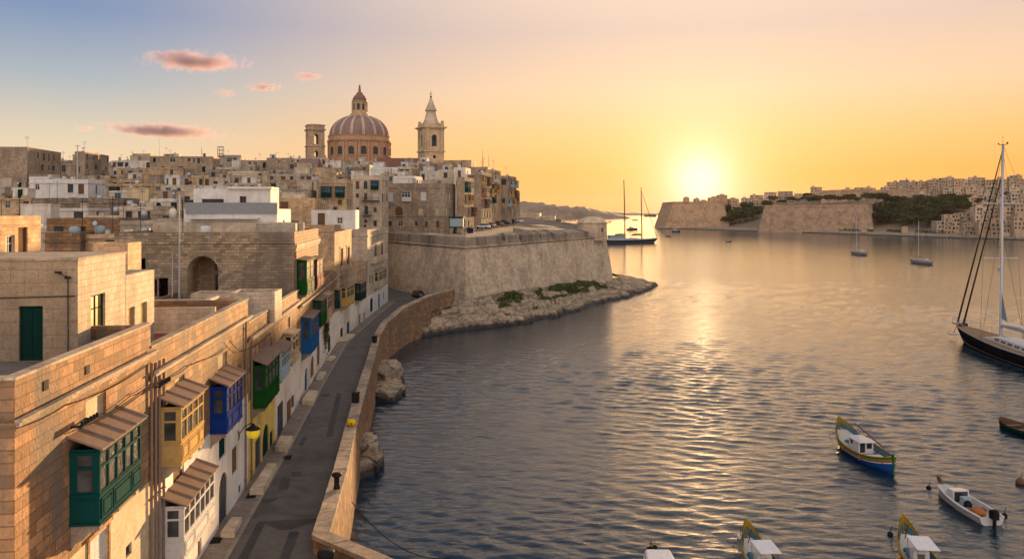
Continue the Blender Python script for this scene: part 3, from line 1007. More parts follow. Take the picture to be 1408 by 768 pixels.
# ------------------------------------------------------------------ closed wooden balconies
def balcony(h, u0, u1, z0, z1, dep, colour, bays, roof='wood', side='front', plain=False, panes='pane', brackets=True, side_bay=True, battens=True):
    """A closed balcony on the front of house h, built from u0..u1, z0..z1, standing out by dep."""
    o, ud, L, rot = h.face(side)
    MM = Matrix.Translation(o) @ Matrix.Rotation(rot, 4, 'Z')
    W = u1 - u0; H = z1 - z0
    b = MB(); b.M = MM
    sill = .40 * H if not plain else .42 * H; tr0 = .755 * H; top = .93 * H
    glaz = []
    def bays_of(Lw, n, lo=.07):
        out = []
        p = .09
        bw = (Lw - p * (n + 1)) / n
        for i in range(n):
            a = p + i * (bw + p)
            out.append((a, a + bw, sill + .08, tr0 - .06)); out.append((a, a + bw, tr0 + .03, top - .03))
        return out
    fo = bays_of(W, bays); so = bays_of(dep, 1) if side_bay else []
    if side_bay: so = [(dep * .24, dep * .76, q[2], q[3]) for q in so]
    b.wall((u0, -dep, z0), (1, 0, 0), W, 0, H, fo, .06)
    b.wall((u1, -dep, z0), (0, 1, 0), dep, 0, H, so, .06)
    b.wall((u0, 0, z0), (0, -1, 0), dep, 0, H, so, .06)
    b.quad((u0, 0, z0), (u1, 0, z0), (u1, -dep, z0), (u0, -dep, z0))
    # mouldings: plinth, sill rail, raised panels
    e = .035
    for z, t in ((0, .09), (sill - .05, .08), (top, .09)):
        b.box(u0 - e, u1 + e, -dep - e, -dep - .002, z0 + z, z0 + z + t)
        b.box(u0 - e, u0 - .002, -dep, -.0, z0 + z, z0 + z + t); b.box(u1 + .002, u1 + e, -dep, -.0, z0 + z, z0 + z + t)
    if not plain:
        k = 3 if bays >= 4 else 2
        ws = [.27, .46, .27] if k == 3 else [.5, .5]
        a = u0 + .06
        for f in ws:
            w = (W - .12) * f
            x0, x1 = a + .07, a + w - .07
            zl, zh = z0 + .17, z0 + sill - .14
            for (p0, p1, q0, q1) in ((x0, x1, zl, zl + .06), (x0, x1, zh - .06, zh), (x0, x0 + .06, zl + .061, zh - .061), (x1 - .06, x1, zl + .061, zh - .061)):
                b.box(p0, p1, -dep - .04, -dep - .003, q0, q1)
            b.box(x0 + .14, x1 - .14, -dep - .05, -dep - .003, zl + .13, zh - .13)
            a += w
        for xs in ((u0 - .03, u0 - .003), (u1 + .003, u1 + .03)):
            b.box(xs[0], xs[1], -dep + .12, -.12, z0 + .2, z0 + sill - .16)
    body = b.build('balcony', M[colour], h.t)
    for (ops, oo, uu) in ((fo, Vector((u0, -dep, z0)), Vector((1, 0, 0))), (so, Vector((u1, -dep, z0)), Vector((0, 1, 0))), (so, Vector((u0, 0, z0)), Vector((0, -1, 0)))):
        nr = uu.cross(Vector((0, 0, 1)))
        for (a, c, q0, q1) in ops:
            g_ = MB(); g_.M = MM
            P = lambda u, z: oo + uu * u - nr * .05 + Vector((0, 0, z))
            g_.quad(P(a, q0), P(c, q0), P(c, q1), P(a, q1))
            g_.build('pane', M[panes], body)
    r = MB(); r.M = MM
    ov = .16; rise = .42 if battens else .12
    lo = [(u0 - ov, -dep - ov, z1 - .02), (u1 + ov, -dep - ov, z1 - .02), (u1 + ov, -.0, z1 + rise), (u0 - ov, -.0, z1 + rise)]
    hi = [(x, y, z + .06) for x, y, z in lo]
    r.hexa(lo, hi)
    if battens:
        nb = max(4, int(W / .75)); 
        for i in range(nb):
            x = u0 - ov + (W + 2 * ov) * i / (nb - 1) if nb > 1 else u0
            r.hexa([(x - .06, -dep - ov - .02, z1 + .035), (x + .06, -dep - ov - .02, z1 + .035), (x + .06, 0, z1 + rise + .055), (x - .06, 0, z1 + rise + .055)],
                   [(x - .05, -dep - ov - .02, z1 + .085), (x + .05, -dep - ov - .02, z1 + .085), (x + .05, 0, z1 + rise + .105), (x - .05, 0, z1 + rise + .105)])
    r.build('balcony_roof', M[roof], body)
    if brackets:
        for x in [u0 + .12, u1 - .4] + ([(u0 + u1) / 2 - .14] if W > 3 else []):
            k = MB(); k.M = MM
            prof = [(0, -.02), (-dep * .95, -.02), (-dep * .95, -.2), (-dep * .62, -.28), (-dep * .4, -.5), (-dep * .16, -.62), (0, -.85)]
            k.hexa([(x, y, z0 + z) for y, z in prof], [(x + .28, y, z0 + z) for y, z in prof])
            k.build('bracket', M['coping'], body)
    return body
# ------------------------------------------------------------------ the houses along the street
class Front:
    """Turns points of the photograph into places on a street front."""
    def __init__(s, px0, px1):
        s.A, s.B = street(px0), street(px1)
        s.d = (s.B - s.A).normalized(); s.W = (s.B - s.A).length
        s.rz = math.atan2(s.d.y, s.d.x)
        s.n = s.d.cross(Vector((0, 0, 1)))
    def hit(s, px, off=0.0):
        A = s.A + s.n * off; k = kx(px)
        t = (A.x - k * A.y) / (k * s.d.y - s.d.x)
        return t, A.y + s.d.y * t
    def u(s, px, off=0.0): return s.hit(px, off)[0]
    def z(s, px, py, off=0.0): return zat(py, s.hit(px, off)[1]) - ROADZ


def street_house(name, label, px0, px1, Dp, ztop, mat, parapet, base_mat=None, base_z=0, roof='roof'):
    f = Front(px0, px1)
    h = House(name, label, (f.A.x, f.A.y, ROADZ - .3), f.rz, f.W - .01, Dp, ztop - ROADZ + .3, mat, roof, None, parapet)
    h.f = f; h.base = (base_mat, base_z - ROADZ + .3)
    return h


Z3 = .3
def fop(h, pxa, pxb, pya, pyb, kind, arch=False, sill=0, pz=None):
    """opening on the front: px range, py of its head and foot measured at pxa"""
    f = h.f
    u0, u1 = f.u(pxa), f.u(pxb)
    z1, z0 = f.z(pxa, pya) + Z3, f.z(pxa, pyb) + Z3
    z0 = max(z0, .3)
    if u1 - u0 > .2 and z1 - z0 > .2: h.op('front', u0, min(u1, f.W - .1), z0, z1, kind, arch, sill)


def fbal(h, pxa, pxb, pya, pyb, dep, colour, bays, **k):
    f = h.f
    u0, u1 = f.u(pxa, dep), f.u(pxb, dep)
    return balcony(h, u0, u1, f.z(pxa, pyb, dep) + Z3, f.z(pxa, pya, dep) + Z3, dep, colour, bays, **k)


def pipe(h, u, z0, z1, r=.06, mat='wood'):
    b = MB(); b.tube([(u, -.1, z0), (u, -.1, z1)], r, 8)
    for z in (z0 + .6, (z0 + z1) / 2, z1 - .5): b.box(u - .1, u + .1, -.17, -.003, z, z + .06)
    b.build('drainpipe', M[mat], h.t)


# first house: teal balcony
h1 = street_house('street_house', "nearest golden block-stone house with the big teal closed balcony", 20, 207, 12, 17.2, 'near', 1.15, 'cream', 10.6)
f = h1.f
fop(h1, 118, 146, 552, 593, 'niche')
fop(h1, 122, 148, 748, 800, 'white', sill=2)
fop(h1, 173, 181, 752, 768, 'greydoor')
fop(h1, 50, 70, 770, 840, 'brown', sill=1)
h1.ops['left'] += []
h1.finish(('front', 'left', 'back', 'right'), base_mat='cream', base_z=h1.base[1])
fbal(h1, 137, 194, 617, 722, .95, 'teal', 5)
for px in (178, 205): pipe(h1, min(f.u(px), f.W - .15), .3, 11.9 if px > 200 else 4.5)
b = MB(); zc = h1.H - 1.15
b.box(-.22, f.W, -.24, -.142, zc - .12, zc + .02); b.box(-.3, f.W, -.34, -.142, zc + .021, zc + .1)
b.build('moulding', M['coping'], h1.t)
b = MB(); b.box(-.03, f.W + .0, -.05, .33, h1.H + .002, h1.H + .1); b.box(-.05, .33, .331, 12, h1.H + .002, h1.H + .1); b.build('parapet_coping', M['coping'], h1.t)
# square vents in the parapet
for px, py in ((59, 524), (117, 503)):
    b = MB(); u = f.u(px); z = f.z(px, py) + Z3; b.box(u, u + .32, -.03, -.003, z - .3, z); b.build('vent', M['metal'], h1.t)

# second house: cream and blue balconies, white below
h2 = street_house('street_house', "second street house with cream and cobalt blue balconies over a white lower wall", 207, 341, 11, 16.2, 'near', 1.1, 'white', 10.0, roof='redroof')
f = h2.f
fop(h2, 241, 254, 522, 545, 'niche'); fop(h2, 300, 312, 490, 519, 'niche')
fop(h2, 238, 253, 645, 672, 'brown')
fop(h2, 301, 311, 606, 634, 'dkgreen' if False else 'green')
fop(h2, 301, 313, 657, 730, 'greydoor', True, 0)
fop(h2, 319, 327, 618, 655, 'brown')
fop(h2, 328, 332, 668, 681, 'dark')
fop(h2, 272, 277, 744, 768, 'rust')
h2.finish(('front', 'left', 'back', 'right'), base_mat='white', base_z=h2.base[1])
fbal(h2, 249, 280, 559, 640, .95, 'creamp', 4)
fbal(h2, 312, 333, 531, 596, .9, 'blue', 4)
fbal(h2, 253, 295, 695, 770, .95, 'whitep', 6)
for px in (211, 216, 222): pipe(h2, f.u(px), .3, 11.8)
pipe(h2, f.u(336), .3, 11.2)
b = MB(); zc = h2.H - 1.1
b.box(0, f.W, -.24, -.142, zc - .12, zc + .02); b.box(0, f.W, -.36, -.142, zc + .021, zc + .1)
b.build('moulding', M['coping'], h2.t)
b = MB(); b.box(0, f.W, -.05, .33, h2.H + .002, h2.H + .09); b.build('parapet_coping', M['coping'], h2.t)
b = MB()                                       # wall across the red terrace and the one along it
b.box(f.W * .62, f.W * .62 + .25, .3, 8.2, h2.H - 1.1, h2.H + .35); b.box(f.W * .25, f.W * .62, 7.2, 7.45, h2.H - 1.1, h2.H + .5)
b.build('terrace_wall', M['pale'], h2.t)

# third house: green balcony, yellow below
h3 = street_house('street_house', "third street house with grass green balcony over a yellow ground floor", 341, 411, 11, 14.6, 'near', 1.0, 'yellow', 9.4)
f = h3.f
fop(h3, 353, 357, 475, 494, 'niche'); fop(h3, 396, 399, 437, 452, 'niche')
fop(h3, 354, 357.5, 574, 586, 'glass'); fop(h3, 351, 359, 607, 651, 'greydoor', sill=1)
fop(h3, 361, 370, 589, 635, 'greendoor', True); fop(h3, 371, 376, 595, 620, 'greendoor')
h3.finish(('front', 'left', 'back', 'right'), base_mat='yellow', base_z=h3.base[1])
fbal(h3, 365, 384, 502, 561, .9, 'green', 4)
pipe(h3, f.u(344), .3, 10); 
b = MB(); zc = h3.H - 1.0
b.box(0, f.W, -.34, -.142, zc - .1, zc + .1); b.build('moulding', M['coping'], h3.t)
b = MB(); b.box(0, f.W, -.05, .33, h3.H + .002, h3.H + .09); b.build('parapet_coping', M['coping'], h3.t)
b = MB(); b.box(f.W * .45, f.W * .45 + .3, 2.2, 10, h3.H - 1, h3.H + .6); b.box(f.W * .1, f.W * .45, 4.2, 4.5, h3.H - 1, h3.H + .9); b.build('terrace_wall', M['pale'], h3.t)
# white-washed tail of the ground floor, stone oriels and the grey-blue balcony
u0 = f.u(378); b = MB(); b.box(u0, f.W - .01, -.03, -.003, .3, 5.2); b.build('painted_wall', M['whiteold'], h3.t)
for (pa, pb, ya, yb, kind) in ((381, 387, 556, 600, 'greydoor'), (394, 398, 553, 580, 'brown'), (400, 402, 545, 560, 'dark')):
    o = link('door', window_mesh(f.u(pb) - f.u(pa), min(2.4, f.z(pa, ya) - f.z(pa, yb)), kind), h3.t, (f.u(pa), -.215, max(.3, f.z(pa, yb) + Z3)), 0)
fbal(h3, 388, 399, 484, 523, .8, 'greyblue', 4)
fbal(h3, 403, 410.5, 460, 500, .8, 'honey', 2, roof='coping', battens=False)

# fourth house: big blue balcony, tall upper storey with the arch at its side
h4 = street_house('street_house', "fourth street house with large flat blue balcony and tall upper storey above", 411, 463, 12, 14.0, 'near', .9, 'whiteold', 8.6)
f = h4.f
fop(h4, 419, 423, 508, 540, 'blue', True); fop(h4, 427, 432, 492, 522, 'brown', True); fop(h4, 436, 440, 476, 505, 'browndoor')
fop(h4, 451, 455, 466, 487, 'greendoor'); fop(h4, 446.5, 449, 462, 480, 'brown')
h4.finish(('front', 'left', 'back', 'right'), base_mat='whiteold', base_z=h4.base[1])
fbal(h4, 428, 438.5, 437, 486, .95, 'ltblue', 3, battens=False)
fbal(h4, 442, 449.5, 413, 449, .9, 'green', 3, battens=False)
fbal(h4, 451, 457, 406, 440, .9, 'honey', 2, roof='coping', battens=False)
fbal(h4, 461, 466.5, 400, 424, .8, 'teal', 2, battens=False) if False else None
b = MB(); zc = h4.H - .9; b.box(0, f.W, -.34, -.142, zc - .1, zc + .1); b.build('moulding', M['coping'], h4.t)

# tall block standing on the fourth house, its long rubble side with the arch towards us
f4 = Front(411, 463)
A = f4.A + f4.d * -.6 - f4.n * .35
B = street(441) - f4.n * .35
W = (B - A).length
hT = House('tall_house', "tall stone house with arched recess in its rubble side and green and maroon balconies", (A.x, A.y, 13.05), f4.rz, W, 16, 20.1 - 13.05, 'rough', 'roof', None, .9)
hT.f = f4
D0 = A.y
def lside(hh, pxa, pxb, pya, pyb):     # left side faces us: u runs from the back of the house to its street corner
    ud = Vector((math.sin(f4.rz), -math.cos(f4.rz), 0))
    o = A - ud * 16
    res = []
    for px in (pxa, pxb):
        k = kx(px); t = (o.x - k * o.y) / (k * ud.y - ud.x); res.append((t, o.y + ud.y * t))
    (ua, Da), (ub, Db) = res
    return ua, ub, zat(pyb, Da) - 13.05, zat(pya, Da) - 13.05
for args, kind, arch in (((218, 231, 382, 408), 'bluedoor', False), ((209, 216, 384, 407), 'browndoor', False), ((191, 200, 355, 376), 'hole', False)):
    u0, u1, z0, z1 = lside(hT, *args); hT.op('left', u0, u1, max(z0, .05), z1, kind, arch, 1 if kind == 'bluedoor' else 0)
u0, u1, z0, z1 = lside(hT, 258, 300, 352, 406); ARCH = (u0, u1, max(.05, z0), z1)
hT.op('left', *ARCH, None, True)
hT.finish(('front', 'right', 'back'), cornice=True)
# its street front is finer stone; the side wall has a deep arch
b = MB(); o, ud, L, rot = hT.face('left')
b.wall(o, ud, L, 0, hT.H, [q[:5] for q in hT.ops['left'] if q[5] is not None], .19) if False else None
ops = [q[:5] for q in hT.ops['left']]
b.wall(o, ud, L, 0, hT.H, [q for q in ops if not q[4]] + [(*ARCH, True)], .19)
b.build('side_wall', M['rough'], hT.t)
b = MB(); a0, a1, z0, z1 = ARCH                # vault and back wall of the recess
oy = Vector(o); ud = Vector(ud); inn = Vector((1, 0, 0))
P = lambda u, z, d: oy + ud * u + inn * d + Vector((0, 0, z))
r = (a1 - a0) / 2; hh = min(r, (z1 - z0) * .5); n = 12
arc = [(a0, z0)] + [(a0 + r - r * math.cos(PI * k / n), z1 - hh + hh * math.sin(PI * k / n)) for k in range(n + 1)] + [(a1, z0)]
for (p, q), (p2, q2) in zip(arc[:-1], arc[1:]): b.quad(P(p, q, .19), P(p, q, 3.2), P(p2, q2, 3.2), P(p2, q2, .19))
b.poly([P(p, q, 3.2) for p, q in arc]); b.quad(P(a0, z0, 0), P(a1, z0, 0), P(a1, z0, 3.2), P(a0, z0, 3.2))
b.build('arched_recess', M['honey'], hT.t)
du = (a1 - a0)
for (q0, q1, s0, s1, kind) in ((.62, .98, .0, .46, 'dark'), (.62, .97, .58, .8, 'brown')):
    link('door' if s0 == 0 else 'window', window_mesh(du * (q1 - q0), (z1 - z0) * (s1 - s0), kind), hT.t, P(a0 + du * q0, z0 + (z1 - z0) * s0 + .02, 3.0), -PI / 2)
b = MB(); b.wall((-.004, -.03, 0), (1, 0, 0), W + .008, 0, hT.H, [], .1); b.quad((-.004, -.03, hT.H), (W, -.03, hT.H), (W, 0, hT.H), (-.004, 0, hT.H)); b.quad((-.004, 0, 0), (-.004, -.03, 0), (-.004, -.03, hT.H), (-.004, 0, hT.H)); b.build('street_front', M['near'], hT.t)
b = MB(); b.box(-.16, W, -.3, -.03, hT.H - 1.5, hT.H - 1.15); b.box(-.1, W, -.2, -.03, hT.H - 1.75, hT.H - 1.51); b.build('moulding', M['coping'], hT.t)
def tbal(pxa, pxb, pya, pyb, dep, colour, bays, **k):
    A_, n_, d_ = A, f4.n, f4.d
    def hit(px):
        q = A_ + n_ * dep; kk = kx(px); t = (q.x - kk * q.y) / (kk * d_.y - d_.x); return t, q.y + d_.y * t
    (ua, Da), (ub, Db) = hit(pxa), hit(pxb)
    return balcony(hT, ua, ub, zat(pyb, Da) - 13.05, zat(pya, Da) - 13.05, dep, colour, bays, **k)
tbal(422, 432, 358, 405, 1.0, 'green', 2, battens=False); tbal(436, 444.5, 357, 396, .9, 'maroon', 2, battens=False)
pipe(hT, .35, 0, hT.H - 1.8); hT.tank(4, 9, 'whitep'); hT.antenna(7, 12, 4)
b = MB(); b.box(9, 9.25, .4, 15.5, hT.H - .9, hT.H + .8); b.build('terrace_wall', M['pale'], hT.t)

# fifth house: row of small oriels; narrow tall block with two arched windows on it
h5 = street_house('street_house', "fifth street house with orange oriel and dark green balcony above white ground floor", 463, 505, 11, 13.7, 'honey', .9, 'whiteold', 8.2)
f = h5.f
fop(h5, 468, 472, 452, 476, 'tealdoor'); fop(h5, 477, 481, 444, 466, 'blue'); fop(h5, 494, 496, 432, 448, 'brown'); fop(h5, 500, 502, 430, 444, 'brown')
h5.finish(('front', 'left', 'back', 'right'), base_mat='whiteold', base_z=h5.base[1])
fbal(h5, 465.5, 468, 399, 424, .8, 'teal', 1, battens=False); fbal(h5, 477, 487, 394, 421, .95, 'creamp', 2, roof='coping', battens=False); fbal(h5, 496, 503.5, 390, 413, .9, 'dkgreen', 3, battens=False)
def upper(label, pxa, pxb, ztop, zb, Dp, mat, ops, back=.3):
    fr = Front(pxa, pxb); A_ = fr.A - fr.n * back
    hh = House('tall_house', label, (A_.x, A_.y, zb), fr.rz, fr.W, Dp, ztop - zb, mat, 'roof', None, .8)
    hh.f = fr
    for (p0, p1, y0, y1, kind, arch, sill) in ops:
        k = lambda px: fr.u(px, -back)
        zz_ = lambda px, py: zat(py, fr.hit(px, -back)[1]) - zb
        hh.op('front', k(p0), k(p1), zz_(p0, y1), zz_(p0, y0), kind, arch, sill)
    return hh
h5u = upper("narrow tall house with two pedimented windows and dark side wall", 463, 486, 20.2, 12.75, 12, 'honey', [(467.5, 471.5, 342, 366, 'brown', False, 2), (476.5, 480.5, 340, 364, 'brown', False, 2)])
h5u.finish(); h5u.antenna(5, 6, 3)
b = MB(); b.box(2, 9, -1.2, -.31, .2, .35)
for k in range(12): b.box(2 + k * .62, 2.08 + k * .62, -1.18, -1.12, .351, 1.2)
b.box(2, 9, -1.2, -1.1, 1.201, 1.3); b.build('stone_balcony', M['coping'], h5u.t)
h6 = street_house('street_house', "sixth street house at the bend with two arched upper windows and boxed stone balcony", 505.2, 537, 13, 18.9, 'pale', .9, 'white', 7.6)
fop(h6, 515, 518.5, 335, 353, 'brown', True, 1); fop(h6, 524, 527, 334, 352, 'brown', True, 1)
fop(h6, 508, 510, 379, 390, 'dark', False, 1); fop(h6, 511.5, 513.5, 378, 389, 'dark', False, 1)
fop(h6, 509, 513, 411, 430, 'greendoor'); fop(h6, 520, 522.5, 405, 424, 'bluedoor'); fop(h6, 527, 528.5, 402, 412, 'dark'); fop(h6, 533, 535, 398, 414, 'white')
h6.finish(base_mat='white', base_z=h6.base[1]); h6.antenna(10, 6, 3.5); h6.tank(6, 8, 'ltblue')
fbal(h6, 521, 532, 373, 396, .9, 'pale', 2, roof='coping', battens=False)
b = MB(); u0, u1 = h6.f.u(514, .5), h6.f.u(531, .5); z = h6.f.z(520, 357) + Z3; b.box(u0, u1, -.8, -.003, z - .15, z); b.box(u0, u1, -.8, -.65, z + .001, z + 1.0); b.box(u0, u0 + .15, -.649, -.003, z + .001, z + 1.0); b.build('stone_balcony', M['pale'], h6.t)

# ------------------------------------------------------------------ buildings on the roofs of the street houses
fr = Front(20, 207)
def on_roof(name, label, px, D, rz, W, Dp, zb, H, mat, parapet=.4, roof='roof'):
    return House(name, label, (kx(px) * D, D, zb), rz, W, Dp, H, mat, roof, None, parapet)
# rooftop house with the green door
A = at(107, 485, 31.8)
rz = fr.rz - PI / 2
ax = Vector((math.cos(rz), math.sin(rz), 0))
hr = House('rooftop_house', "pale ashlar rooftop house with dark green shuttered door, on the nearest roof", (A.x - ax.x * 6.2, A.y - ax.y * 6.2, 16.06), rz, 6.2, 5.1, 4.0, 'ashlar', 'roof', None, .35)
hr.op('front', 3.98, 4.88, 0.02, 2.2, 'green', False, 0)
hr.op('front', 1.4, 2.3, .9, 2.1, 'brown', False, 1)
hr.op('right', 1.25, 2.75, .6, 2.45, 'greenwin', False, 1)
hr.finish(cornice=False, sides=('front', 'left', 'back'), depth=.19)
b = MB(); b.wall((6.2, 0, 0), (0, 1, 0), 5.1, 0, 4.0, [q[:5] for q in hr.ops['right']], .19); b.build('side_wall', M['pale'], hr.t)
link('window', window_mesh(1.5, 1.85, 'greenwin'), hr.t, (6.2, 1.25, .6), PI / 2)
b = MB(); b.box(-.05, 6.25, -.05, 5.15, 4.002, 4.1); b.build('roof_coping', M['coping'], hr.t)
b = MB(); b.tube([(5.85, -.05, 0), (5.85, -.05, 3.35)], .018, 6); b.tube([(5.85, -.05, 3.35), (5.6, -.08, 3.45), (5.5, -.1, 3.5)], .016, 5); b.box(5.38, 5.62, -.13, -.05, 3.5, 3.57); b.box(5.74, 5.96, -.13, -.051, 3.28, 3.36); b.tube([(.0, -.04, 2.55), (3, -.05, 2.53), (6.1, -.04, 2.58)], .02, 5); b.build('wiring', M['cable'], hr.t)
# lower annex with two tall recesses, its end towards the red terrace
A2 = Vector((A.x, A.y, 0)) + Vector((-math.sin(rz), math.cos(rz), 0)) * 5.14
hr2 = House('rooftop_house', "low sunlit annex with two tall blind recesses behind the green door house", (A2.x - ax.x * 5, A2.y - ax.y * 5, 15.1), rz, 5.0, 3.9, 3.95, 'pale', 'roof', None, .3)
hr2.op('right', .35, 1.15, .5, 2.4, 'creamlouvre'); hr2.op('right', 1.95, 2.85, .5, 2.45, 'creamlouvre')
hr2.finish(cornice=False)
# small lit house at the left edge
A3 = at(-30, 350, 44.0)
hl = House('rooftop_house', "small orange-lit roof house with louvred door and white twin window", (A3.x - 5, A3.y, 17.2), fr.rz - PI / 2, 5, 6.6, 4.6, 'honey', 'roof', None, .5)
hl.op('right', 2.3, 3.35, 1.9, 3.45, 'glass', False, 1); hl.op('right', 3.75, 4.9, 1.3, 3.9, 'brown', False, 1)
hl.finish(); hl.t.location.z = 17.15
# white modern house and white penthouses
M['greyband'] = paint('grey_render', (.22, .225, .235), .8)
hw = on_roof('white_house', "white modern rooftop house with grey balcony band and wide dark window", 253, 82.5, rz, 9.4, 8.5, 19.2, 3.1, 'white', .25)
hw.op('front', 2.2, 5.3, .25, 1.55, 'steelwin'); hw.op('right', 3.4, 4.6, .1, 1.9, 'greydoor')
hw.finish(cornice=False)
b = MB(); b.box(.6, 7.6, -1.0, -.003, 2.05, 2.2); b.build('window_canopy', M['white'], hw.t)
b = MB(); b.box(.2, 9.45, -.25, -.003, 2.6, 3.75); b.build('balcony_band', M['greyband'], hw.t)
hw2 = on_roof('white_house', "white penthouse with two dark windows set back above the grey band", 266, 87.0, rz, 8.2, 5, 21.9, 2.6, 'white', .2)
hw2.op('front', .9, 3.2, .6, 1.5, 'dark'); hw2.op('front', 4.9, 5.6, .2, 1.8, 'dark'); hw2.finish(cornice=False)
b = MB(); b.box(3.6, 8.4, -.5, 4, 2.602, 2.85); b.build('roof_slab', M['white'], hw2.t)
hw3 = on_roof('white_house', "long low white rooftop box behind the pedimented house", 428, 113.0, rz, 6.2, 6, 19.5, 2.75, 'white', .25)
hw3.op('front', .9, 1.9, .3, 2.3, 'brown'); hw3.op('front', 3.6, 4.4, .8, 1.7, 'glass'); hw3.finish(cornice=False)
hw4 = on_roof('rooftop_house', "pale roof wall house behind the tall balconied house", 352, 80.5, rz, 3.9, 6, 18.9, 1.9, 'pale', .3)
hw4.finish(cornice=False)
# little masonry sheds on the terraces between
for (px, D, W, Dp, zb, H, mt, lab) in ((316, 60, 3.3, 3.0, 13.6, 2.3, 'grey', "small grey roof shed under the rubble side wall"), (262, 63.8, 4.4, 3.0, 13.6, 1.8, 'pale', "low sunlit terrace store in front of the arch"),
                                       (128, 48.0, 2.0, 2.3, 15, 5.1, 'honey', "honey stone roof house with small window left of the blue door")):
    q = on_roof('roof_shed', lab, px, D, rz, W, Dp, zb, H, mt, .2)
    if H > 3: q.op('right', .9, 1.5, 2.2, 3.4, 'glass')
    q.finish(cornice=False)

# doorsteps
def doorstep(label, pxs, z1):
    pts = [onz(x, y, ROADZ + z1) for x, y in pxs]
    c = sum(pts, Vector()) / 4
    b = MB(); q = [(p.x - c.x, p.y - c.y) for p in pts]
    b.prism(q, 0, z1, .03)
    b2 = [(x * .8, y * .8) for x, y in q]
    o = b.build('doorstep', M['pale'], None, (c.x, c.y, ROADZ + .052))
    tag(o, label, 'doorstep', 'stone doorsteps along the pavement')
doorstep("stone doorstep at the arched grey door of the white wall", [(303, 732), (322, 732), (333, 711), (318, 711)], .32)
doorstep("long stone step in front of the yellow ground floor", [(343, 673), (362, 672), (381, 637), (368, 637)], .4)
doorstep("stone step just past the yellow house at the purple-grey door", [(378, 614), (393, 615), (403, 599), (386, 599)], .4)
doorstep("tall stone step below the grey-blue balcony wall", [(415, 550), (431, 552), (438, 537), (424, 536)], .45)
doorstep("thin pale step near the door under the big blue balcony", [(434, 519), (443, 519), (449, 510), (440, 510)], .3)
doorstep("small pale step beside the plant-filled doorway", [(447, 493), (456, 493), (462, 489), (452, 489)], .3)
doorstep("wide flat step where the street begins to curve", [(464, 467), (478, 466), (488, 459), (474, 459)], .3)
# ------------------------------------------------------------------ the town behind the street: rows of houses up the hill
ORD = ['first', 'second', 'third', 'fourth', 'fifth', 'sixth', 'seventh', 'eighth', 'ninth', 'tenth', 'eleventh', 'twelfth', 'thirteenth', 'fourteenth', 'fifteenth', 'sixteenth', 'seventeenth', 'eighteenth', 'nineteenth', 'twentieth']
MWORD = {'honey': 'honey stone', 'pale': 'pale stone', 'brown': 'dark brown stone', 'grey': 'grey stone', 'rough': 'rubble stone', 'white': 'whitewashed', 'whiteold': 'stained white', 'cream': 'cream plastered', 'near': 'golden stone', 'ashlar': 'block stone'}
rc = random.Random(21)
PAL = ['honey'] * 3 + ['pale'] * 6 + ['brown'] * 2 + ['grey'] * 3 + ['cream'] * 3 + ['whiteold'] + ['whiteold', 'white', 'rough']


def rowrot(px): return R(6.3) if px < 380 else R(6.3 - (px - 380) / 220 * 15)


def windows_on(h, side, floors, merged, density=.8, kinds=None):
    o, ud, L, rot = h.face(side)
    kinds = kinds or ['dark', 'hole', 'hole', 'hole', 'hole', 'brown', 'glass', 'green', 'bluepane', 'browndoor']
    n = 0
    for fl in range(floors):
        zt = h.H - h.par - .3 - fl * 3.1
        if zt < 2.2: break
        u = .5 + rc.random() * 1.2
        while u < L - 1.3:
            if rc.random() < density:
                k = rc.choice(kinds)
                w = rc.choice([.9, 1.0, 1.15, 1.3]); hh = rc.choice([1.3, 1.6, 1.8, 2.0]) if 'door' not in k else 2.1
                if rc.random() < .12: w = rc.choice([1.7, 2.0])
                h.op(side, round(u, 2), round(min(L - .3, u + w), 2), zt - hh, zt, k, rc.random() < .07, 1 if rc.random() < .35 else 0)
                n += 1
            u += rc.choice([1.7, 2.1, 2.6, 3.2])
    return n


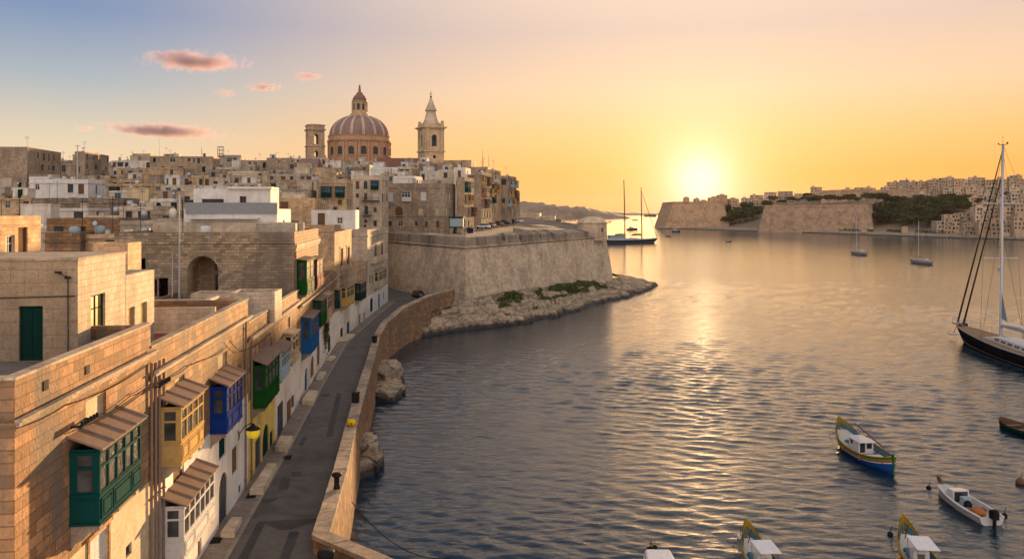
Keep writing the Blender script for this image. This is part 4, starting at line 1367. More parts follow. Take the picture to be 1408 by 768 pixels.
def city_house(px0, px1, ytop, D, mat, rowword, idx, opts=(), far=False):
    rz = rowrot((px0 + px1) / 2)
    A, B = at(px0, ytop, D), at(px1, ytop, D)
    W = max(3.0, B.x - A.x)
    if 'side' in opts: W *= .62
    dep = {1: 13}.get(0, rc.uniform(7.5, 11.5)) if 'deep' not in opts else 20
    zb = min(cityz(D) - 1.5, A.z - 6) if D > 66 else 6
    H = A.z - zb
    par = rc.choice([.3, .45, .7]) if 'flat' not in opts else .2
    extra = ''
    h = House('town_house', '', (A.x, A.y, zb), rz, W, dep, H, mat, 'roof', 'stone houses of the old town', par)
    fl = 3 if D > 150 else 3
    n = 0 if 'blind' in opts else windows_on(h, 'front', fl, far, .75 if D < 250 else .62)
    ns = windows_on(h, 'right', 2, far, .5)
    h.finish(('front', 'right', 'left', 'back') if D < 140 else ('front', 'right', 'left'), th=.3, cornice=rc.random() < .6)
    bits = []
    if 'room' in opts or ('plain' not in opts and W > 5 and rc.random() < .65):
        w = rc.uniform(2.4, min(4.5, W * .5)); x = rc.uniform(.6, W - w - .6)
        h.room(x, rc.uniform(.8, 3), w, rc.uniform(2.4, 4), rc.uniform(1.7, 2.7), rc.choice([mat, 'pale', 'whiteold', 'grey']), rc.choice([None, 'brownp', 'dkgreen', 'ltblue']))
        bits.append('roof room')
    if W > 9 and 'plain' not in opts and rc.random() < .6:
        h.room(W * rc.uniform(.5, .62), rc.uniform(3, 5), W * .33, 2.6, rc.uniform(2.2, 3.6), rc.choice(['pale', 'cream', 'whiteold', mat]), None)
    if rc.random() < .6:
        h.tank(rc.uniform(.9, W - .9), rc.uniform(.9, 3), rc.choice(['whiteold', 'steel', 'steel', 'greyblue', 'brownp']), rc.uniform(.35, .55), rc.uniform(.8, 1.4)); bits.append('water tank')
    if rc.random() < .8:
        h.antenna(rc.uniform(.6, W - .6), rc.uniform(.6, 4), rc.uniform(2, 4.5)); bits.append('aerial')
    if rc.random() < .12: h.dish(rc.uniform(.6, W - .6), .8)
    for _ in range(rc.choice([0, 1, 1, 2])):
        x, y = rc.uniform(.6, W - 1.2), rc.uniform(.5, 3.5); b = MB(); s = rc.uniform(.3, .55)
        b.box(x, x + s * 1.7, y, y + s, H - par + .01, H - par + .01 + s * 1.6); b.box(x - .04, x + s * 1.7 + .04, y - .04, y + s + .04, H - par + .012 + s * 1.6, H - par + .07 + s * 1.6)
        b.build('chimney', M[rc.choice(['whiteold', mat, 'pale'])], h.t)
    if D < 260 and n and rc.random() < .18 and W > 5:
        u = rc.uniform(.6, W - 3.2); z = H - par - 3.6
        balcony(h, u, u + 2.2, z, z + 2.5, .8, rc.choice(['teal', 'dkgreen', 'brownp', 'creamp', 'whitep', 'ltblue']), 2, battens=False, brackets=False, side_bay=False)
        bits.append('closed balcony')
    size = 'narrow' if W < 6.5 else 'wide' if W > 12 else ''
    word = (size + ' ' + MWORD[mat]).strip()
    h.t['label'] = f"{word} house, {ORD[idx]} from the left in the {rowword} rooftop row"
    return h


# rows: word, distance, mean roof line (y), px range, listed houses (px0, px1, y, material, options)
ROWS = [
    ("topmost", 322, 221, (-40, 452), [(116, 140, 222, 'pale'), (141, 166, 225, 'grey'), (168, 183, 220, 'grey'), (182, 206, 211, 'grey', 'plain'), (300, 331, 213, 'grey', 'plain'), (318, 366, 220, 'brown', 'plain'), (388, 405, 217, 'honey', 'plain')]),
    ("second", 292, 226, (-60, 470), [(78, 114, 220, 'brown'), (206, 290, 214.5, 'honey', 'plain'), (330, 350, 226, 'grey'), (370, 405, 223, 'brown', 'plain'), (404, 452, 230, 'pale', 'plain'), (447, 467, 224, 'white', 'plain flat')]),
    ("third", 262, 235, (-60, 500), [(103, 116, 208, 'brown', 'blind deep plain'), (160, 205, 231, 'honey', 'plain'), (207, 250, 230, 'honey', 'plain'), (286, 312, 233, 'brown', 'plain')]),
    ("fourth", 236, 243, (-60, 505), [(79, 95, 224, 'pale', 'plain'), (246, 287, 243, 'honey', 'plain'), (316, 366, 241, 'grey')]),
    ("fifth", 211, 249, (-60, 505), [(-20, 34, 201.5, 'brown', 'blind deep plain'), (40, 80, 240, 'brown', 'plain'), (116, 146, 249.5, 'white', 'flat plain'), (206, 244, 254, 'pale', 'plain'), (366, 440, 247, 'honey', 'plain')]),
    ("sixth", 188, 256, (-60, 500), [(40, 66, 243, 'white', 'flat plain'), (268, 327, 255, 'pale', 'plain'), (327, 365, 256, 'grey')]),
    ("seventh", 166, 265, (-60, 436), [(40, 117, 246, 'white', 'plain'), (150, 180, 262, 'whiteold', 'flat plain'), (180, 206, 262.5, 'cream', 'plain'), (208, 246, 262.5, 'honey', 'plain'), (330, 366, 263, 'whiteold')]),
    ("eighth", 147, 274, (-60, 436), [(0, 40, 272, 'honey'), (45, 115, 275, 'brown', 'plain'), (246, 285, 264, 'pale', 'plain'), (330, 358, 268, 'brown')]),
    ("ninth", 130, 283, (-60, 431), [(60, 165, 272, 'rough', 'blind plain'), (165, 207, 282.5, 'pale', 'plain'), (320, 431, 272, 'honey', 'plain')]),
    ("tenth", 113, 297, (-60, 330), [(60, 118, 286, 'whiteold', 'plain flat'), (164, 208, 283, 'pale', 'plain'), (208, 262, 289, 'brown', 'plain')]),
    ("eleventh", 97, 309, (-60, 270), [(64, 165, 300, 'near', 'plain'), (165, 215, 303, 'pale', 'plain'), (215, 268, 300, 'grey', 'plain')]),
    ("lowest", 80, 326, (-60, 186), [(62, 108, 320, 'near', 'plain'), (108, 172, 322, 'honey', 'plain')]),
]
ROOFPOINTS = []
for word, D, ym, (pa, pb), listed in ROWS:
    items = []
    listed = sorted(listed)
    px = pa; li = 0
    def fill(p0, p1):
        p = p0
        sk = .0 if D in (322, 236, 147) else .2
        while p < p1 - 9:
            w = rc.uniform(7.5, 15) * FPX / D
            if D > 280: w = rc.uniform(9, 16) * FPX / D
            q = min(p1, p + w)
            if p1 - q < 9: q = p1
            if rc.random() > sk: items.append((p, q, ym + rc.uniform(-6.5, 6.5), rc.choice(PAL), ''))
            p = q + rc.choice([0, 0, 1.5, 4])
    for it in listed:
        if it[0] > px: fill(px, it[0] - .5)
        items.append((*it, '')[:5] if len(it) == 4 else it)
        px = it[1] + .5
    fill(px, pb)
    vis = [it for it in sorted(items) if it[1] > 2]
    for i, (p0, p1, y, mt, op) in enumerate(vis):
        h = city_house(p0, p1, y, D + rc.uniform(-1.5, 1.5), mt, word, i, op.split(), far=D > 250)

# ------------------------------------------------------------------ houses round the church and along the bastion terrace
def house_at(name, label, px0, px1, ytop, D, rz, Dp, zb, mat, parapet=.8, roof='roof', W=None):
    A = at(px0, ytop, D); B = at(px1, ytop, D)
    return House(name, label, (A.x, A.y, zb), rz, W or (B.x - A.x), Dp, A.z - zb, mat, roof, None, parapet)


def px_ops(h, px0, D, specs, side='front'):
    """specs: px range and py range read on the front plane"""
    zb = h.t.location.z; k = h.t.rotation_euler.z
    for (a, c, y0, y1, kind, *r) in specs:
        u0 = (a - px0) / FPX * D; u1 = (c - px0) / FPX * D
        h.op('front', u0, min(u1, h.W - .15), max(.05, zat(y1, D) - zb), zat(y0, D) - zb, kind, bool(r and r[0]), r[1] if len(r) > 1 else 0)


# house with two teal balconies
k0 = house_at('terrace_house', "stone house with two dark teal closed balconies under its top cornice", 437, 476, 246, 168, R(3), 9, 12, 'honey')
px_ops(k0, 437, 168, [(464, 470, 275, 281, 'brown', 0, 1), (442, 448, 274, 284, 'niche'), (458, 463, 284, 292, 'dark')])
windows_on(k0, 'right', 3, False); k0.finish()
for a, c in ((442, 455.5), (461.5, 473.5)):
    zb = 12; balcony(k0, (a - 437) / FPX * 168, (c - 437) / FPX * 168, zat(271, 168) - zb, zat(256.5, 168) - zb, .9, 'dkgreen', 3, battens=False, brackets=False, panes='bluepane')
k0.room(1, 1.5, 2.6, 3, 2.2)
# four storey pale house
k1 = house_at('terrace_house', "tall pale house with three window columns and small iron balconies", 485, 525, 241, 186, R(0), 10, 15.0, 'pale')
px_ops(k1, 485, 186, [(489, 494, 249, 260, 'browndoor'), (500, 505, 249, 260, 'greydoor'), (489, 493.5, 266, 272, 'brown'), (500.5, 505, 265, 275, 'browndoor'), (512, 520, 266, 275, 'white'),
                     (490, 493.5, 285, 291, 'brown'), (501, 506, 283, 295, 'greydoor'), (513.5, 518, 285, 292, 'brown'), (491, 494, 303, 309, 'dark'), (500.5, 505, 302, 306, 'dark'), (513.5, 518, 303, 311, 'dark'), (500, 504, 309, 314, 'dark')])
windows_on(k1, 'right', 4, False); k1.finish()
balcony(k1, (510.5 - 485) / FPX * 186, (520.5 - 485) / FPX * 186, zat(260.5, 186) - 15, zat(248.5, 186) - 15, .8, 'dkgreen', 2, battens=False, brackets=False, panes='bluepane')
for y, a, c in ((276, 498, 522), (296, 499, 511)):
    b = MB(); u0, u1 = (a - 485) / FPX * 186, (c - 485) / FPX * 186; z = zat(y, 186) - 15
    b.box(u0, u1, -.8, -.003, z - .12, z); b.box(u0, u1, -.8, -.76, z + .85, z + .9)
    n = int((u1 - u0) / .16)
    for i in range(n + 1): b.box(u0 + (u1 - u0 - .03) * i / n, u0 + (u1 - u0 - .03) * i / n + .03, -.79, -.765, z + .001, z + .85)
    b.build('iron_balcony', M['metal'], k1.t)
k1.antenna(2, 3, 3); k1.tank(5, 4)
# broad brown palace
k2 = house_at('terrace_house', "broad weathered brown house with white box windows on the bastion terrace", 525.5, 614, 252, 201, R(-9), 11.5, 15.5, 'brown', 1.0)
px_ops(k2, 525.5, 201, [(532, 541, 264, 277, 'white', 0, 0), (580, 588, 264, 276, 'white'), (531, 538, 285, 297, 'niche', 1), (544, 555, 284, 299, 'brown', 1, 1), (576, 584, 285, 298, 'niche', 1), (601, 606, 286, 298, 'niche', 1),
                       (534, 539, 304, 310.5, 'dark'), (548, 554.5, 303, 311, 'glass'), (572, 575.5, 304, 310, 'dark'), (586, 590, 304, 312, 'brown'), (602, 606, 303, 313, 'brown', 1)])
k2.op('right', 1.2, 2.2, 9.0, 11, 'white'); k2.op('right', 4.5, 5.5, 9.0, 11, 'white'); k2.op('right', 1.2, 2.3, 5.5, 7.4, 'white', False, 1); k2.op('right', 5, 6, 5.4, 7.4, 'brown', False, 1); k2.op('right', 8.4, 9.3, 9, 11, 'glass', False, 1)
k2.finish()
b = MB(); b.box(-.12, k2.W + .1, -.12, -.003, 5.35, 5.55); b.box(.0, k2.W, -.03, -.003, 0, 5.34) if False else None; b.build('string_course', M['coping'], k2.t)
u0, u1 = (554.5 - 525.5) / FPX * 201, (567 - 525.5) / FPX * 201
balcony(k2, u0, u1, zat(277, 201) - 15.5, zat(263, 201) - 15.5, .8, 'whitep', 3, battens=False, brackets=False)
k2.room(1.5, 4, 5, 4, 2.4, 'whiteold'); k2.room(9, 6, 4, 4, 2.0, 'pale'); k2.dish(8, 3); k2.antenna(12, 5, 3.5); k2.tank(14, 3, 'ltblue')
b = MB(); b.box(0, .01, 0, .01, 0, .01)
# glass box kiosk
kb = thing('kiosk', "small teal framed glass kiosk raised on posts in front of the brown house", 'kiosk', (*at(617.5, 315, 193).to_2d(), 16.2), R(-9))
b = MB(); b.wall((0, 0, 1.9), (1, 0, 0), 3.4, 0, 2.6, [(.15, 3.25, .3, 2.3)], .08); b.wall((3.4, 0, 1.9), (0, 1, 0), 2.4, 0, 2.6, [(.12, 2.28, .3, 2.3)], .08); b.wall((0, 2.4, 1.9), (0, -1, 0), 2.4, 0, 2.6); b.wall((3.4, 2.4, 1.9), (-1, 0, 0), 3.4, 0, 2.6)
b.box(-.15, 3.55, -.15, 2.55, 4.501, 4.62); b.quad((0, 0, 1.9), (0, 2.4, 1.9), (3.4, 2.4, 1.9), (3.4, 0, 1.9))
b.build('frame', M['teal'], kb)
b = MB(); b.quad((.15, .07, 2.2), (3.25, .07, 2.2), (3.25, .07, 4.2), (.15, .07, 4.2)); b.build('glazing', M['greyblue'], kb)
b = MB(); b.quad((3.33, .12, 2.2), (3.33, 2.28, 2.2), (3.33, 2.28, 4.2), (3.33, .12, 4.2)); b.build('glazing', M['pane'], kb)
for x, y in ((.4, .4), (3.0, .4), (.4, 2.0), (3.0, 2.0)):
    b = MB(); b.box(x - .12, x + .12, y - .12, y + .12, 0, 1.9); b.build('post', M['coping'], kb)
# balconied houses towards the point
def stacked(label, px0, px1, ytop, D, rz, Dp, zb, mat, bals):
    h = house_at('terrace_house', label, px0, px1, ytop, D, rz, Dp, zb, mat)
    windows_on(h, 'front', 3, False, .5)
    cells = {}
    for fl in range(4):
        zt = h.H - 1.5 - fl * 3.2
        if zt < 2.6: continue
        for c in range(max(1, int(Dp / 3.0))):
            u = .5 + c * 3.0
            cells[(fl, c)] = (u, zt)
            if (fl, c) not in bals: h.op('right', u, u + 1.0, max(.1, zt - 1.9), zt, rc.choice(['brown', 'glass', 'green', 'dark', 'white']), False, 1)
    h.finish()
    for key, colour in bals.items():
        if key in cells:
            u, zt = cells[key]
            balcony(h, u - .1, u + 2.3, zt - 2.3, zt + .15, .9, colour, 2, side='right', battens=False, brackets=False)
    h.antenna(1.5, 3, 4); h.tank(h.W * .6, 4)
    return h
stacked("corner house with a turquoise and white closed balcony high on its sunlit side", 628, 639, 243.5, 206, R(-13), 9, 15.8, 'honey', {(0, 0): 'teal', (0, 1): 'whitep', (1, 1): 'creamp', (2, 2): 'brownp'})
stacked("taller house with rust red and cream closed balconies facing the harbour", 652, 662, 236, 226, R(-13), 12, 16.2, 'brown', {(0, 0): 'creamp', (0, 2): 'brownp', (1, 0): 'orangep', (1, 1): 'whitep', (1, 3): 'creamp', (2, 1): 'brownp', (2, 2): 'greyblue'})
stacked("house with brown shuttered balconies behind the rust red ones", 668, 676, 233, 243, R(-14), 11, 16.6, 'honey', {(0, 1): 'whitep', (1, 0): 'brownp', (1, 2): 'creamp', (2, 0): 'dkgreen'})
stacked("last tall house of the point with pale blue balconies on its golden side", 687, 698.5, 241.5, 262, R(-14), 12, 17.2, 'brown', {(0, 1): 'greyblue', (0, 3): 'greyblue', (1, 1): 'creamp', (1, 3): 'brownp', (2, 0): 'greyblue', (2, 2): 'creamp'})
stacked("low golden end house half hidden behind the last tall one", 700, 706, 262, 285, R(-14), 10, 17.8, 'honey', {(0, 1): 'brownp', (1, 0): 'creamp'})
UP = [  # houses rising behind the terrace, between the church and the point
    ("white house with two dark windows below the great dome", 509, 546, 230, 232, 'white'), ("cream house directly right of the white one under the dome", 546, 566, 229, 236, 'cream'),
    ("grey stone house under the red church roof", 470, 508, 226, 262, 'grey'), ("pale house crowded under the drum of the dome", 466, 488, 223, 285, 'pale'), ("whitewashed box house at the foot of the drum", 489, 507, 222, 288, 'whiteold'), ("domed-roof pale house right of the drum foot", 508, 528, 222, 290, 'pale'),
    ("low white house with twin small windows over the brown one", 541, 571, 242, 217, 'white'), ("honey house left of the low white one", 524, 542, 238, 221, 'honey'),
    ("weathered grey house left of the spired bell tower", 552, 576, 224, 262, 'grey'), ("pale house in front of the spired bell tower", 574, 592, 222, 272, 'pale'),
    ("stained house right below the spired bell tower", 577, 604, 235, 240, 'whiteold'), ("brown house with dark windows under the spired tower", 592, 622, 224, 258, 'brown'),
    ("long flat stone block on the skyline right of the spired tower", 598, 649, 220.5, 275, 'honey'), ("cream house with paired windows over the corner house", 604, 626, 233, 234, 'pale'),
    ("white faced house between the corner house and the skyline block", 624, 640, 230, 229, 'whiteold'), ("brown block with two masts on the skyline", 643, 671, 229.5, 262, 'brown'), ("small rubble house below the block with two masts", 640, 655, 240, 232, 'rough'),
    ("honey house at the left shoulder of the church nave", 430, 468, 236, 240, 'honey'), ("grey house between teal balconies and the dome", 476, 500, 240, 205, 'grey'), ("brown house squeezed above the two teal balconies", 440, 478, 239, 198, 'brown'),
]
for label, a, c, y, D, mt in UP:
    h = house_at('town_house', label, a, c, y, D, R(1.5) if a < 540 else R(-8), 8.5, 15, mt, .6)
    windows_on(h, 'front', 3, False, .7); windows_on(h, 'right', 2, False, .5)
    h.finish(('front', 'right', 'left'), cornice=rc.random() < .5)
    if rc.random() < .6: h.room(.6, 2, min(3, h.W * .5), 3, 2.0, rc.choice(['pale', 'whiteold', mt]))
    if rc.random() < .6: h.antenna(h.W * .7, 3, rc.uniform(2, 4))
    if rc.random() < .5: h.tank(h.W * .4, 1.2, rc.choice(['whitep', 'steel', 'ltblue']))

# ------------------------------------------------------------------ the domed church
M['domestone'] = stone('dome_slab', (.28, .175, .14), var=.14, bw=1.2, bh=.6, stain=.5, vary=0)
M['domerib'] = stone('dome_rib', (.50, .38, .30), brick=False, stain=.35, vary=0)
M['drum'] = stone('drum_stone', (.50, .29, .165), var=.1, bw=1.3, bh=.6, stain=.35, vary=0)
M['redtile'] = stone('red_tile', (.25, .125, .095), var=.2, bw=.5, bh=.3, stain=.4, vary=0)
CH = at(494.5, 220, 330); CH.z = 30
sc_ = 330 / FPX
Z = lambda y: zat(y, 330) - 30
ch = thing('domed_church', "great domed stone church with ribbed brown dome, lantern and square left tower", 'church', CH)
b = MB(); r0 = 42 * sc_
b.lathe([(r0 * .985, 0), (r0 * .985, Z(197)), (r0 * 1.03, Z(196.5)), (r0 * 1.045, Z(194.8)), (r0, Z(194.5)), (r0, Z(189.5)), (r0 * 1.02, Z(189)), (r0 * 1.02, Z(188)), (r0 * .96, Z(187.6))], 64)
drum = b.build('drum', M['drum'], ch)
NB = 16
for i in range(NB):
    a = -PI / 2 + (i + .5) * 2 * PI / NB + .12
    MM = Matrix.Rotation(a + PI / 2, 4, 'Z')
    b = MB(); b.M = MM @ Matrix.Translation((0, -r0 * .985, 0))
    zt, z0, w = Z(203.5), Z(214.5), 1.15
    n = 8; prof = [(-w, z0), (w, z0)] + [(w * math.cos(PI * k / n), zt - w + w * math.sin(PI * k / n)) for k in range(n + 1)]
    b.poly([(x, -.05, z) for x, z in prof]); b.build('drum_window', M['dark'], drum)
    b = MB(); b.M = MM @ Matrix.Translation((0, -r0 * .985, 0))
    outer = [(x * 1.22, z if z == z0 else z + .25) for x, z in prof[2:]]
    for (p, q) in zip(range(len(outer) - 1), range(1, len(outer))):
        (x0, a0), (x1, a1), (x2, a2), (x3, a3) = prof[2 + p], prof[2 + q], outer[q], outer[p]
        b.hexa([(x0, -.28, a0), (x1, -.28, a1), (x2, -.28, a2), (x3, -.28, a3)], [(x0, .12, a0), (x1, .12, a1), (x2, .12, a2), (x3, .12, a3)])
    for s in (-1, 1): b.box(min(s * w * 1.02, s * w * 1.3), max(s * w * 1.02, s * w * 1.3), -.3, .15, z0 - .1, zt - w)
    b.box(-w * 1.4, w * 1.4, -.4, .1, z0 - .45, z0 - .12); b.build('window_surround', M['drum'], drum)
    a2 = a + PI / NB
    b = MB(); b.M = Matrix.Rotation(a2 + PI / 2, 4, 'Z') @ Matrix.Translation((0, -r0 * .985, 0))
    b.box(-.95, -.2, -.45, .2, 0, Z(198.2)); b.box(.2, .95, -.45, .2, 0, Z(198.2)); b.box(-1.15, 1.15, -.6, .2, Z(198.19), Z(197.05)); b.build('pilaster', M['domerib'] if False else M['drum'], drum)
# dome shell: slightly pointed
rd = 40.2 * sc_; zs, zt = Z(188), Z(159)
prof = []
for k in range(17):
    t = k / 16; ang = t * PI / 2 * .93
    prof.append((rd * math.cos(ang) ** .92, zs + (zt - zs) * math.sin(ang) / math.sin(PI / 2 * .93)))
b = MB(); b.smooth = True; b.lathe(prof, 64); dome = b.build('dome', M['domestone'], ch)
for i in range(NB):
    a = -PI / 2 + i * 2 * PI / NB + .12 + PI / NB
    b = MB(); 
    for k in range(16):
        (ra, za), (rb, zb2) = prof[k], prof[k + 1]
        wa, wb = .022 * ra + .3, .022 * rb + .3
        P = lambda r, w, z, d: ((r + d) * math.cos(a) - w * math.sin(a), (r + d) * math.sin(a) + w * math.cos(a), z + d * .5)
        b.hexa([P(ra, -wa, za, -.1), P(ra, wa, za, -.1), P(rb, wb, zb2, -.1), P(rb, -wb, zb2, -.1)], [P(ra, -wa, za, .28), P(ra, wa, za, .28), P(rb, wb, zb2, .28), P(rb, -wb, zb2, .28)])
    b.build('dome_rib', M['domerib'], dome)
# lantern
b = MB(); rl = 9.6 * sc_
b.lathe([(13.2 * sc_, Z(159.6)), (13.2 * sc_, Z(157)), (11.2 * sc_, Z(156.8)), (11.0 * sc_, Z(154.5)), (rl, Z(154.3)), (rl, Z(140.5)), (11 * sc_, Z(140)), (11 * sc_, Z(138.7)), (9.5 * sc_, Z(138.5))], 8, 0, 0, PI / 8)
lan = b.build('lantern', M['honey'], ch)
for i in range(8):
    a = i * PI / 4 + PI / 4 * 0
    b = MB(); b.M = Matrix.Rotation(a, 4, 'Z'); R_ = rl * math.cos(PI / 8) + .03
    b.poly([(R_, -.55, Z(152)), (R_, .55, Z(152)), (R_, .55, Z(144.5)), (R_, .3, Z(143)), (R_, -.3, Z(143)), (R_, -.55, Z(144.5))]); b.build('lantern_window', M['dark'], lan)
    b = MB(); b.M = Matrix.Rotation(a + PI / 8, 4, 'Z'); b.box(rl - .15, rl + .4, -.28, .28, Z(154.2), Z(140.6)); b.build('lantern_pier', M['honey'], lan)
b = MB(); b.smooth = True; b.lathe([(10 * sc_, Z(138.5)), (9.2 * sc_, Z(135.5)), (7 * sc_, Z(132)), (5.2 * sc_, Z(130.5)), (5.0 * sc_, Z(129.5)), (3.4 * sc_, Z(127.5)), (2.2 * sc_, Z(126.5)), (1.6 * sc_, Z(124)), (1.9 * sc_, Z(123)), (1.3 * sc_, Z(121.5)), (.05, Z(121))], 20); b.build('cupola', M['redtile'], ch)
b = MB(); b.sphere((0, 0, Z(120.2)), .42); b.tube([(0, 0, Z(121)), (0, 0, Z(115.8))], .1, 6); b.box(-.6, .6, -.07, .07, Z(118.2), Z(117.6)); b.build('cross', M['metal'], ch)
# nave and chapel roofs
b = MB()
def gable(x0, x1, y0, y1, z0, z1, zr):
    ym = (y0 + y1) / 2
    b.add([(x0, y0, z0), (x1, y0, z0), (x1, y1, z0), (x0, y1, z0), (x0, y0, z1), (x1, y0, z1), (x1, y1, z1), (x0, y1, z1), (x0, ym, zr), (x1, ym, zr)],
          [(0, 1, 5, 4), (2, 3, 7, 6), (1, 2, 6, 9, 5), (3, 0, 4, 8, 7), (4, 5, 9, 8), (6, 7, 8, 9)])
gable(-5, 28, -9, 9, -2, Z(220), Z(217.3)); b.build('nave', M['redtile'], ch)
b = MB(); b.smooth = False
X = lambda px: (px - 494.5) * sc_
b.add([(X(411), -15, Z(232)), (X(449), -15, Z(232)), (X(449), 1, Z(232)), (X(411), 1, Z(232)), (X(424), -9, Z(220)), (X(446), -9, Z(220)), (X(446), -4, Z(220)), (X(424), -4, Z(220))], [(0, 1, 5, 4), (1, 2, 6, 5), (2, 3, 7, 6), (3, 0, 4, 7), (4, 5, 6, 7)]); b.build('chapel_roof', M['domestone'], ch)
b = MB(); b.box(X(411) + .4, X(449) - .4, -14.6, .6, -5, Z(232)); b.build('chapel', M['honey'], ch)


def tower_stage(b, w, d, z0, z1, ops, depth=1.0, c=(0, 0)):
    x, y = c
    for o, ud, L in (((x - w / 2, y - d / 2, 0), (1, 0, 0), w), ((x + w / 2, y - d / 2, 0), (0, 1, 0), d), ((x + w / 2, y + d / 2, 0), (-1, 0, 0), w), ((x - w / 2, y + d / 2, 0), (0, -1, 0), d)):
        b.wall(o, ud, L, z0, z1, [(L * a, L * c_, q0, q1, True) for a, c_, q0, q1 in ops], depth)


b = MB(); b.M = Matrix.Translation((X(436.5), -4, 0)) @ Matrix.Rotation(R(22), 4, 'Z')
w = 22.5 * sc_
tower_stage(b, w, w, Z(232), Z(203), [(.39, .61, Z(217), Z(209))]); tower_stage(b, w * .98, w * .98, Z(202), Z(181), [(.37, .63, Z(200), Z(186.5))])
for z0, z1, k in ((Z(203.2), Z(201.8), 1.1), (Z(181.2), Z(179.5), 1.13)): b.box(-w * k / 2, w * k / 2, -w * k / 2, w * k / 2, z0, z1)
b.box(-w * .49, w * .49, -w * .49, w * .49, Z(179.49), Z(175)); b.box(-w * .54, w * .54, -w * .54, w * .54, Z(174.99), Z(174))
b.hexa([(-w * .5, -w * .5, Z(173.99)), (w * .5, -w * .5, Z(173.99)), (w * .5, w * .5, Z(173.99)), (-w * .5, w * .5, Z(173.99))], [(-w * .2, -w * .2, Z(172.4)), (w * .2, -w * .2, Z(172.4)), (w * .2, w * .2, Z(172.4)), (-w * .2, w * .2, Z(172.4))])
b.build('bell_tower', M['honey'], ch)

# ------------------------------------------------------------------ spired bell tower
TD = 300; st_ = TD / FPX
T0 = at(592.5, 220, TD); T0.z = 30
Zt = lambda y: zat(y, TD) - 30
tw = thing('spired_tower', "tall pale bell tower with concave stone spire and weather cross, right of the dome", 'bell tower', T0, R(26))
w = 28 * st_
b = MB()
tower_stage(b, w, w, Zt(240), Zt(209.5), [(.42, .58, Zt(218.2), Zt(214))], .8)
b.box(-w * .56, w * .56, -w * .56, w * .56, Zt(209.49), Zt(208)); b.build('base_stage', M['tower'], tw)
b = MB(); w2 = w * .96
tower_stage(b, w2, w2, Zt(207.99), Zt(178), [(.36, .64, Zt(202), Zt(186))], 1.2)
for sx in (-1, 1):
    for sy in (-1, 1):
        for (dx, dy) in ((.37, .5), (.5, .37)):
            b.box(sx * w2 * dx - .45, sx * w2 * dx + .45, sy * w2 * dy - .45, sy * w2 * dy + .45, Zt(207.98), Zt(178.2))
b.build('belfry', M['tower'], tw)
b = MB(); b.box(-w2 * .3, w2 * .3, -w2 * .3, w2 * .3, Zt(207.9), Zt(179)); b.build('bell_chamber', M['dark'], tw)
b = MB()
b.box(-w * .55, w * .55, -w * .55, w * .55, Zt(178.1), Zt(176.8)); b.box(-w * .62, w * .62, -w * .62, w * .62, Zt(176.79), Zt(175.2)); b.box(-w * .5, w * .5, -w * .5, w * .5, Zt(175.19), Zt(170.5))
b.build('cornice', M['tower'], tw)
for sx in (-1, 1):
    for sy in (-1, 1):
        b = MB(); b.lathe([(.6, Zt(170.49)), (.6, Zt(169.5)), (.35, Zt(169.2)), (.65, Zt(168.2)), (.5, Zt(167.2)), (.05, Zt(166.2))], 10, sx * w * .43, sy * w * .43); b.build('finial', M['tower'], tw)
b = MB(); s_ = math.sqrt(2) / 2
b.lathe([(w * .46, Zt(170.48)), (w * .37, Zt(168)), (w * .30, Zt(163)), (w * .245, Zt(157)), (w * .225, Zt(153.6)), (w * .285, Zt(152.8)), (w * .285, Zt(151.4)), (w * .235, Zt(149)), (w * .15, Zt(143)), (w * .075, Zt(137.5)), (w * .05, Zt(135)), (.04, Zt(134.2))], 8, 0, 0, PI / 8); b.build('spire', M['pale'], tw)
b = MB(); b.sphere((0, 0, Zt(133.3)), .4); b.tube([(0, 0, Zt(134.2)), (0, 0, Zt(125.5))], .09, 6); b.box(-.6, .6, -.06, .06, Zt(129.8), Zt(129.2)); b.build('weather_cross', M['metal'], tw)

# low fort block beyond the terrace
h = house_at('fort_block', "low dark fort block on the shore beyond the terrace houses", 714, 742, 293, 345, R(-4), 20, 2, 'fort', .5); h.finish(('front', 'right', 'left'))
h = house_at('fort_block', "small stepped fort block with a mast at the end of the town", 742, 763, 297, 352, R(-4), 18, 2, 'fort', .5); h.finish(('front', 'right', 'left'))
h.antenna(h.W * .5, 3, 5)
h = house_at('fort_block', "lowest broken wall block at the outer end of the town shore", 760, 772, 301.5, 356, R(-4), 12, 0, 'rough', .3); h.finish(('front', 'right', 'left'))
# ------------------------------------------------------------------ the far side of the harbour
M['farstone'] = stone('far_limestone', (.50, .32, .185), var=.15, bw=3.2, bh=1.6, stain=.6, mortar=.75, bump=.3, vary=.12)
M['farhouse'] = stone('far_house_stone', (.52, .37, .24), var=.1, bw=2, bh=1, stain=.35, bump=.2, vary=.22)
M['farpale'] = stone('far_house_pale', (.58, .45, .32), brick=False, stain=.3, bump=.2, vary=.2)
M['hillmat'] = surf("dry_hillside", (.15, .115, .075), (.22, .17, .11), .05, .95)
M['capemat'] = surf("far_cape", (.14, .11, .085), (.21, .165, .125), .02, .95)


